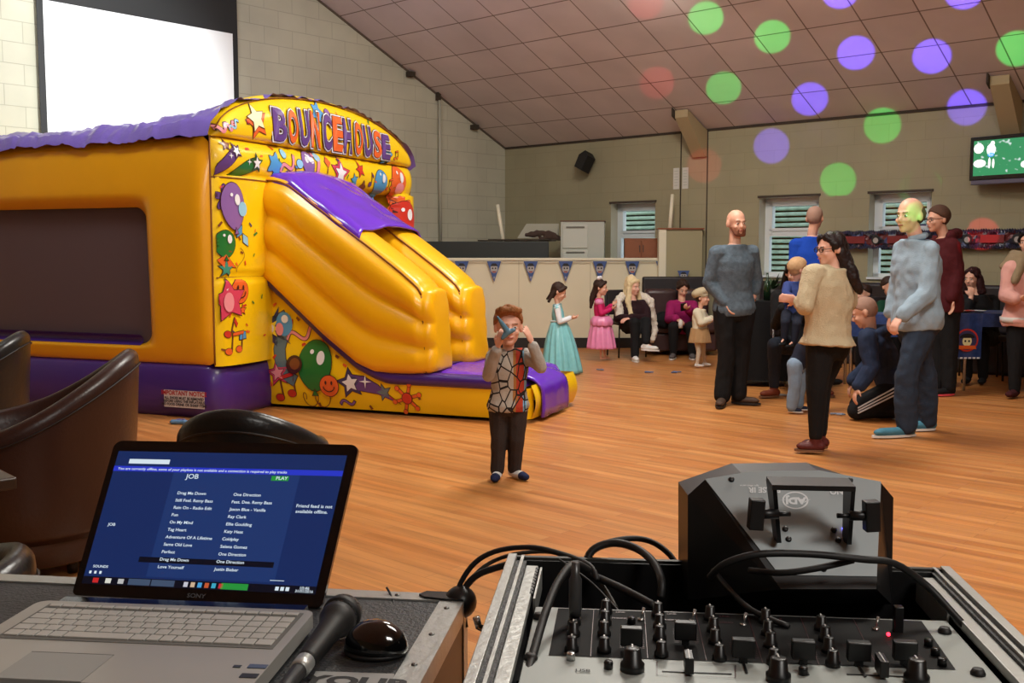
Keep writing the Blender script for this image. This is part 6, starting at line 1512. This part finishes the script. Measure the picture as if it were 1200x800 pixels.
# ---- man in maroon
Y = 9.7
J = jj(Y, head=(1099, 257), neck=(1106, 276), sh_a=(1092, 289, .15), sh_b=(1116, 289, -.12), el_a=(1090, 320, .2), wr_a=(1086, 345, .1), el_b=(1122, 322, -.16), wr_b=(1116, 350, -.2), hip_a=(1100, 358, .06), hip_b=(1112, 358, -.08), kn_a=(1100, 408, .06), kn_b=(1113, 408, -.08), an_a=(1099, 450, .06), an_b=(1112, 452, -.08), toe_a=(1088, 459, .03), toe_b=(1098, 461, -.12)); onfloor(J, .09, .045)
p = P_('man', 'man with glasses in a maroon hooded top behind the man in the pale shirt', J, 1.0, yaw=-80, pitch=3, hh=.25, vox=.010, bw=1.1, bd=1.1); p.body({'a': dict(d=(0, -.2, -1), nrm=(1, 0, 0), curl=.5), 'b': dict(d=(0, -.2, -1), nrm=(-1, 0, 0), curl=.5, thumb=-1)}); p.hair(fabric('short_brown_hair', (84, 60, 48), .8), 'short', folds=.001); glasses(p)
nk = p.J['neck']; p.top(fabric('maroon_cloth', (74, 20, 26)), 'hooded_top', .03, 'ab', .96, folds=.01, extra=[(nk+V((.03, -.1, 0)), .05, nk+V((.12, 0, .02)), .055), (nk+V((.12, 0, .02)), .055, nk+V((.03, .1, 0)), .05)]); p.trousers(F_blk, .02, .03); p.shoes(F_blk, mat('pink_sole', (226, 80, 90), .6))
# ---- tables on the right
def table(lab, c, w, d, h, cloth, clothlab, drop=.0, rz=0, clothm=None):
    t = thing('table', lab, 'table', (0, 0, 0)); b = B().use(M_dw); b.box((-w/2, -d/2, h-.03), (w/2, d/2, h), bev=.005); b.out('table_top', t)
    for x in (-w/2+.06, w/2-.06):
        for y in (-d/2+.06, d/2-.06): b = B().use(M_steelb); b.tube([(x, y, 0), (x, y, h-.03)], .014, 8); b.out('leg', t)
    t.location = c; t.rotation_euler = (0, 0, rz)
    b = B().use(clothm); R = Matrix.Translation(c) @ Matrix.Rotation(rz, 4, 'Z'); w2, d2 = w/2+.008, d/2+.008; rows = []
    per = []
    for (x0, y0, x1, y1) in ((-w2, -d2, w2, -d2), (w2, -d2, w2, d2), (w2, d2, -w2, d2), (-w2, d2, -w2, -d2)):
        for k in range(14): per.append((x0+(x1-x0)*k/14, y0+(y1-y0)*k/14))
    for i in range(7):
        f = i/6; rows.append([R @ V((x*(1+.02*f*math.sin(j*.9)), y*(1+.04*f*math.sin(j*1.1)), h+.004-drop*f)) for j, (x, y) in enumerate(per)])
    b.grid(rows, closev=True); 
    vs = [b.bm.verts.new(R @ V((x, y, h+.004))) for x, y in per]; ff = b.bm.faces.new(vs); ff.material_index = b.i
    tag(b.out('tablecloth'), clothlab, 'tablecloth'); return R
F_tc = fabric('black_tablecloth', (18, 18, 20)); F_tb = mat('party_blue', (42, 66, 122), .4, var=.6, vscale=26)
cA = fl(at(888, 440, 10.55), 0)
RA = table('table covered in black cloth by the middle window', cA, .60, .56, .86, None, 'floor length black cloth over the table with drinks', .80, -.1, F_tc)
def onA(px, Yp): p_ = at(px, 340, Yp); return V((p_.x, p_.y, .868))
for (px, Yp, r, h, c, nm, lb) in ((887, 10.45, .040, .15, (200, 198, 192), 'paper_cup', 'tall white paper cup nearest the man in the grey jumper'), (880, 10.55, .038, .11, (190, 188, 180), 'paper_cup', 'shorter white paper cup behind the tall cup')):
    b = B().use(mat('cup_%d' % c[0], c, .6)); b.lathe([(r*.7, 0), (r, h), (r*1.05, h), (r*.95, h-.01), (r*.65, .01)], onA(px, Yp), 16); tag(b.out(nm), lb, 'cup')
b = B().use(mat('green_bottle_glass', (24, 48, 26), .15, coat=.5)); b.lathe([(.035, 0), (.036, .14), (.028, .18), (.012, .21), (.012, .28)], onA(899, 10.45), 16); tag(b.out('bottle'), 'dark green bottle on the black covered table', 'bottle')
b = B().use(mat('leaf_green', (40, 64, 34), .6)); c = onA(905, 10.6)
for k in range(26):
    a = random.uniform(0, 6.28); l = random.uniform(.1, .2); e = random.uniform(.5, 1.3); d = V((math.cos(a)*math.cos(e), math.sin(a)*math.cos(e), math.sin(e)))
    p0 = c+V((0, 0, .10)); p1 = p0+d*l; s_ = d.cross(V((0, 0, 1))).normalized()*.018; b.face([p0, p0.lerp(p1, .5)+s_, p1, p0.lerp(p1, .5)-s_])
b.use(mat('pot_dark', (40, 34, 30), .6)); b.lathe([(.05, 0), (.065, .11), (.06, .11)], c, 14); tag(b.out('potted_plant'), 'small leafy plant in a dark pot on the black covered table', 'plant')
cB = fl(at(1034, 440, 10.30), 0)
table('table with blue party cloth behind the kneeling man', cB, .8, .42, .74, None, 'blue patterned party cloth between the kneeling man and the man in the pale shirt', .22, -.15, F_tb)
cC = fl(at(1146, 440, 10.2), 0); cC.x += .1
RC = table('table with steel legs under the party cloth at the right', cC, .72, .6, .76, None, 'blue patterned party cloth on the table of the hooded woman', .13, -.12, F_tb)
# pirate style party bag hanging off the front of the table
t = thing('party_hanging', 'blue party cloth panel with a round pirate emblem hanging from the table front', 'decoration', at(1134, 416, 9.84))
BB = lambda u, v, o=0: at(1115, 368, 9.84).lerp(at(1152, 368, 9.84), u) + V((0, -o, -(1-v)*.43))
b = B().use(F_tb); b.grid([[BB(u/8, v/6, .01*math.sin(u*1.3+v*.4)) for v in range(7)] for u in range(9)]); b.out('cloth', t)
b = B()
def disc(cx, cy, rx, ry, m_, o, a0=0, a1=2*PI): b.use(m_).face([BB(cx+rx*math.cos(a0+(a1-a0)*k/20), cy+ry*math.sin(a0+(a1-a0)*k/20), o) for k in range(20 if a1-a0 > 6 else 21)])
disc(.5, .42, .36, .26, DC['red'], .016); disc(.5, .42, .31, .22, DC['navy'], .018); disc(.5, .40, .15, .12, DC['cream'], .020); disc(.5, .47, .24, .10, mat('hat_black', (14, 14, 16), .6), .022, 0, PI); disc(.44, .40, .03, .025, MATS['hat_black'], .022); disc(.56, .40, .03, .025, MATS['hat_black'], .022)
b.use(DC['orange']).face([BB(.2, .22, .022), BB(.8, .22, .022), BB(.76, .30, .022), BB(.24, .30, .022)])
b.use(DC['white'])
for k in range(7): b.face([BB(.03+.135*k, .0, .012), BB(.12+.135*k, .0, .012), BB(.12+.135*k, .035, .012), BB(.03+.135*k, .035, .012)])
b.out('emblem', t)
for k, (px, dx, c_) in enumerate(((1122, 0, (210, 200, 190)), (1133, .0, (200, 60, 50)), (1146, .0, (214, 214, 210)))):
    b = B().use(mat('plate_%d' % k, c_, .5)); b.lathe([(.03, 0), (.075, .016), (.08, .018), (.07, .012)], at(px, 366, 10.1)+V((0, 0, 0)), 18); o = b.out('party_plate'); o.location.z = .768; tag(o, ['pale plate at the left end of the hooded woman\'s table', 'red plate in the middle of the hooded woman\'s table', 'white plate at the right end of the hooded woman\'s table'][k], 'plate')
# ---- hooded woman
Y = 10.85
J = jj(Y, head=(1139, 326), neck=(1144, 343), sh_a=(1131, 353, -.1), sh_b=(1163, 353, .12), el_a=(1130, 366, -.32), wr_a=(1138, 349, -.32), el_b=(1164, 372, -.1), wr_b=(1148, 368, -.38), hip_a=(1144, 396, 0), hip_b=(1162, 396, .05), kn_a=(1132, 396, -.42), kn_b=(1152, 396, -.42), an_a=(1134, 432, -.36), an_b=(1152, 432, -.36), toe_a=(1130, 440, -.5), toe_b=(1150, 440, -.5)); onfloor(J, .09, .045)
p = P_('woman', 'seated woman with dark red hair like a hood resting her chin on her hand', J, .95, yaw=-48, pitch=6, hh=.225, vox=.010); p.body({'a': dict(d=(0, .0, 1), nrm=(.2, 1, 0), curl=1.1), 'b': dict(d=(-.9, 0, 0), nrm=(0, 0, -1), curl=.5, thumb=-1)})
p.hair(fabric('dark_red_hair', (50, 22, 24), .6), 'long', [((.0, .07, .02), .07, (.0, .10, -.12), .08), ((.07, .02, 0), .045, (.09, .03, -.15), .05), ((-.07, .02, 0), .045, (-.09, .03, -.15), .05)], folds=.008); p.top(F_blk, 'top', .03, 'ab', .6, folds=.008); p.trousers(F_blk); p.shoes(F_blk)
simple_chair('dark chair under the seated woman at the right table', (at(1152, 400, 10.95).x, 10.98, 0), -.3, M_bench, M_blkp)
# ---- woman in pink at the right edge
Y = 9.5
J = jj(Y, head=(1205, 284), neck=(1203, 303), sh_a=(1186, 315, -.05), sh_b=(1222, 315, .05), el_a=(1180, 345, -.05), wr_a=(1190, 350, -.22), el_b=(1226, 348, 0), wr_b=(1212, 352, -.2), hip_a=(1192, 375), hip_b=(1214, 375), kn_a=(1190, 422), kn_b=(1214, 422), an_a=(1189, 458), an_b=(1214, 458), toe_a=(1182, 466, -.1), toe_b=(1208, 466, -.1)); onfloor(J, .09, .045)
p = P_('woman', 'woman in pale pink top, fawn scarf and black trousers at the right edge', J, .98, yaw=-40, hh=.23, vox=.011, bw=1.15, bd=1.1); p.body({'a': dict(d=(.8, -.2, 0), nrm=(0, .3, 1), curl=.6), 'b': dict(d=(-.8, -.2, 0), nrm=(0, .3, 1), curl=.6, thumb=-1)}); p.hair(H_blk, 'long', [((.0, .07, .02), .07, (.0, .09, -.14), .06), ((.06, .03, 0), .045, (.08, .03, -.13), .045)])
p.top(fabric('pale_pink_top', (224, 168, 158)), 'top', .035, 'ab', .94, folds=.014, hem=.02); p.trousers(F_blk); p.shoes(fabric('maroon_shoe', (66, 26, 30)))
b = B().use(fabric('fawn_scarf', (150, 132, 104), bump=.9)); nk = p.J['neck']
for q in range(5): z = .03-.03*q; b.tube([nk+V((.12*(1+.2*q)*math.cos(w), .10*math.sin(w), z-.02*math.cos(w))) for w in [2*PI*k/14 for k in range(15)]], .032, 8)
b.capsule(nk+V((-.10, -.1, -.05)), .05, nk+V((-.17, -.14, -.20)), .04); b.out('scarf', p.o, vox=.014, folds=.008)
b = B().use(mat('white_hem', (216, 210, 204), .8)); c = (p.J['hip_a']+p.J['hip_b'])/2; b.lathe([(.235, -.02), (.24, .03)], c, 30, Matrix.Diagonal((1, .75, 1, 1)).to_4x4()); b.out('top_hem', p.o)
# ---- two children seated at the back
for (hx, hy, Yk, nm, lab, cl, hm, yw, sx_) in ((1012, 344, 11.75, 'boy', 'dark haired boy seated at the back behind the kneeling man', (70, 60, 58), H_br, -60, 1), (1042, 336, 11.2, 'child', 'child in dark green top seated beside the blue party table', (22, 64, 44), H_br, 20, 1)):
    J = jj(Yk, head=(hx, hy), neck=(hx+3, hy+13), sh_a=(hx-9, hy+21), sh_b=(hx+13, hy+21, .05), el_a=(hx-12, hy+38, -.1), wr_a=(hx-4, hy+44, -.25), el_b=(hx+16, hy+38, -.05), wr_b=(hx+8, hy+44, -.25), hip_a=(hx-4, hy+54), hip_b=(hx+8, hy+54), kn_a=(hx-5, hy+54, -.35), kn_b=(hx+9, hy+54, -.35), an_a=(hx-5, hy+84, -.32), an_b=(hx+9, hy+84, -.32), toe_a=(hx-6, hy+88, -.45), toe_b=(hx+8, hy+88, -.45)); onfloor(J, .07, .04)
    p = P_(nm, lab, J, .72, yaw=yw, pitch=4, hh=.215, vox=.010); p.body({}); p.hair(hm, 'short', folds=.004); p.top(fabric('child_top_%d' % cl[0], cl), 'top', .02, 'ab', .95); p.trousers(F_blk); p.shoes(F_blk)
    simple_chair('dark chair under the ' + ('dark haired boy at the back' if nm == 'boy' else 'child in green'), (at(hx+2, 400, Yk).x, Yk+.06, 0), 0, M_bench, M_blkp)

# ------------------------------------------------------------------ decorations
M_rib = mat('ribbon_white', (200, 196, 180), .7)
cols = {'b': mat('flag_blue', (60, 84, 140), .6, var=.3, vscale=40), 'w': mat('flag_grey', (170, 164, 160), .6), 'k': mat('flag_black', (26, 24, 28), .6), 'r': mat('flag_red', (150, 60, 56), .6)}
def pennant(c, w, h, lab, n_=V((0, -1, 0)), ax=V((1, 0, 0))):
    t = thing('pennant', lab, 'bunting', c, 'pirate party pennants hung along the partition'); 
    b = B().use(cols['b']); P = lambda x, z, o: c + ax*x*w + V((0, 0, z*h)) + n_*o
    b.prism([P(-.5, 0, .002), P(.5, 0, .002), P(0, -1, .002)], n_*.002); b.out('flag', t)
    b = B(); b.use(cols['w']).face([P(.26*math.cos(2*PI*k/14), -.36+.22*math.sin(2*PI*k/14), .006) for k in range(14)]); b.use(cols['k']).face([P(-.27, -.24, .007), P(.27, -.24, .007), P(.13, -.10, .007), P(-.13, -.10, .007)])
    for x in (-.10, .10): b.face([P(x+.06*math.cos(2*PI*k/8), -.34+.045*math.sin(2*PI*k/8), .0075) for k in range(8)])
    b.use(cols['r']).face([P(-.16, -.48, .007), P(.16, -.48, .007), P(.1, -.55, .007), P(-.1, -.55, .007)]); b.use(cols['w']).face([P(-.05, -.74, .007), P(.05, -.74, .007), P(.0, -.9, .007)]); b.out('skull_print', t)
fx = [541, 579, 622, 663, 703, 741, 777]
names = ['nearest the slide wall', 'second from the slide wall', 'above the gap between castle and boy', 'above the blue dress girl', 'above the pink dress girl', 'above the blonde woman', 'at the right end']
for x, nm in zip(fx, names): pennant(at(x, 306, PY-.05)+V((0, 0, 0)), .20, .29, 'blue pirate pennant on the partition, ' + nm)
b = B().use(M_rib); b.tube([at(x, y, PY-.045) for x, y in ((500, 305), (541, 305.5), (560, 306), (579, 305.5), (600, 306.5), (622, 305.5), (643, 306.5), (663, 305.5), (684, 306.5), (703, 305.5), (722, 306.5), (741, 305.5), (760, 306), (778, 305.5))], .006, 6); tag(b.out('bunting_ribbon'), 'thin pale ribbon carrying the pennants along the partition top', 'ribbon')
pennant(at(801, 317, PY-.22), .17, .20, 'small dim pennant on the boxed cupboard right of the partition')
# paper chain banner on the far wall
a0 = fw(984, 284)[0]; a1 = fw(1200, 284)[0]+1.2; z0, z1 = 1.42, 1.60
m = bpy.data.materials.new('foil_banner'); m.use_nodes = True; Nn, Ln = nodes(m); bs = Nn['Principled BSDF']; tc = Nn.new('ShaderNodeTexCoord'); vo = Nn.new('ShaderNodeTexVoronoi'); vo.inputs['Scale'].default_value = 14; Ln.new(tc.outputs['Object'], vo.inputs['Vector']); cr = Nn.new('ShaderNodeValToRGB'); cr.color_ramp.interpolation = 'CONSTANT'
sepc = Nn.new('ShaderNodeSeparateColor'); Ln.new(vo.outputs['Color'], sepc.inputs[0])
for p_, c_ in ((0, (30, 30, 44)), (.3, (96, 34, 36)), (.55, (60, 70, 110)), (.75, (130, 130, 140)), (.88, (34, 26, 30))):
    e_ = cr.color_ramp.elements[0] if p_ == 0 else cr.color_ramp.elements.new(p_); e_.position = p_; e_.color = (*lin(c_), 1)
Ln.new(sepc.outputs[0], cr.inputs[0]); Ln.new(cr.outputs[0], bs.inputs['Base Color']); bs.inputs['Roughness'].default_value = .4
t = thing('party_banner', 'long dark patterned party banner with frilled edges strung across the far wall', 'banner', rp((a0+a1)/2, .12, z0)); n_ = 90
b = B().use(m); b.grid([[rp(a0+(a1-a0)*k/n_, .10+.015*math.sin(k*1.1)*math.cos(q*2), z0+(z1-z0)*q/4) for q in range(5)] for k in range(n_+1)], smooth=False); b.out('banner_strip', t)
for zz, nm in ((z0, 'frilled_edge'), (z1, 'frilled_edge')):
    b = B().use(mat('frill', (64, 62, 84), .5, var=.5, vscale=30)); b.grid([[rp(a0+(a1-a0)*k/360, .11+.02*math.sin(k*1.7+q), zz-.02+.04*q/2+.012*math.sin(k*2.1)) for q in range(3)] for k in range(361)], smooth=False); b.out(nm, t)
b = B()
for k in range(6):
    ac = a0+.25+(a1-a0-.4)*k/5.5; zc = (z0+z1)/2
    b.use(mat('banner_red', (120, 34, 34), .5)).face([rp(ac-.13, .125, zc-.045), rp(ac+.13, .125, zc-.045), rp(ac+.13, .125, zc+.045), rp(ac-.13, .125, zc+.045)])
    b.use(cols['k']).face([rp(ac+.27+.055*math.cos(w), .127, zc+.06*math.sin(w)) for w in [2*PI*j/12 for j in range(12)]]); b.use(cols['w']).face([rp(ac+.27+.033*math.cos(w), .129, zc-.01+.035*math.sin(w)) for w in [2*PI*j/10 for j in range(10)]])
b.out('banner_print', t)
# bits on the floor
for (px, py, lb, c_) in ((760, 437, 'small blue grey scrap on the floor below the seated blonde woman', (90, 110, 150)), (792, 437, 'small blue grey scrap on the floor right of the other scrap', (90, 120, 160)), (983, 487, 'small pale scrap on the floor behind the standing leg', (120, 130, 150)), (704, 434, 'tiny scrap on the floor near the pink dress girl', (110, 120, 140)), (917, 464, 'pale scrap on the floor beside the rust boots', (150, 150, 150))):
    b = B().use(mat('scrap_%d' % c_[0], c_, .5)); c = gnd(px, py)
    for k in range(3): b.capsule(c+V((random.uniform(-.06, .02), random.uniform(-.04, .04), .012)), .010, c+V((random.uniform(0, .07), random.uniform(-.04, .04), .012)), .007)
    tag(b.out('scrap', vox=.006), lb, 'scrap')
t = thing('toy_figure', 'small blue and white toy lying on the floor beside the castle base', 'toy', gnd(211, 496))
b = B().use(mat('toy_blue', (90, 130, 170), .4)); c = gnd(211, 497); b.capsule(c+V((-.06, 0, .02)), .02, c+V((.04, -.02, .02)), .016); b.capsule(c+V((.04, -.02, .02)), .022, c+V((.055, -.02, .02)), .02); b.out('body', t, vox=.006)
b = B().use(mat('toy_purple', (88, 80, 130), .5)); b.capsule(c+V((-.05, .04, .015)), .014, c+V((.02, .05, .03)), .010); b.capsule(c+V((-.08, .02, .015)), .012, c+V((-.02, .06, .03)), .010); b.out('wing', t, vox=.006)
# ------------------------------------------------------------------ disco beams from the fixture
src = at(925, 560, 1.55)
def beam(px, py, col, e=1.0, ang=2.25, src_=None, tgt=None):
    d = ray(px, py); best = None
    tw = (C0-CAM).dot(WB)/d.dot(WB); pw = CAM+d*tw
    if pw.z > EAVE:                                   # ceiling slope
        n_c = (WB*SLOPE - V((0, 0, 1))).normalized(); tw = (C0+V((0, 0, EAVE))-CAM).dot(n_c)/d.dot(n_c); pw = CAM+d*tw
    l = bpy.data.lights.new('disco_beam', 'SPOT'); l.energy = e*15000; l.spot_size = math.radians(ang); l.spot_blend = .35; l.color = col; l.shadow_soft_size = .004
    o = bpy.data.objects.new('disco_beam', l); COL.objects.link(o); o.location = src_ or src; o.rotation_euler = ((tgt or pw)-o.location).to_track_quat('-Z', 'Y').to_euler()
G_, V_, R_ = (.0, 1, .16), (.12, .08, 1), (1, .04, .08)
for p_ in ((827, 21), (905, 43), (848, 103), (982, 211), (1034, 147), (1191, 57)): beam(*p_, G_, .42)
for p_ in ((1003, 62), (1092, 66), (949, 116), (1133, 125), (904, 171), (985, -10), (1130, -10)): beam(*p_, V_, 1.0)
for p_ in ((757, 3), (770, 97), (825, 194)): beam(*p_, R_, .16)
beam(1151, 274, R_, .3, 2.0)
beam(1090, 214, G_, .10, 1.4)
beam(1067, 255, G_, .035, 2.3, tgt=at(1060, 256, 7.40))

_w = bpy.data.scenes.get('work')
if _w: bpy.data.scenes.remove(_w)
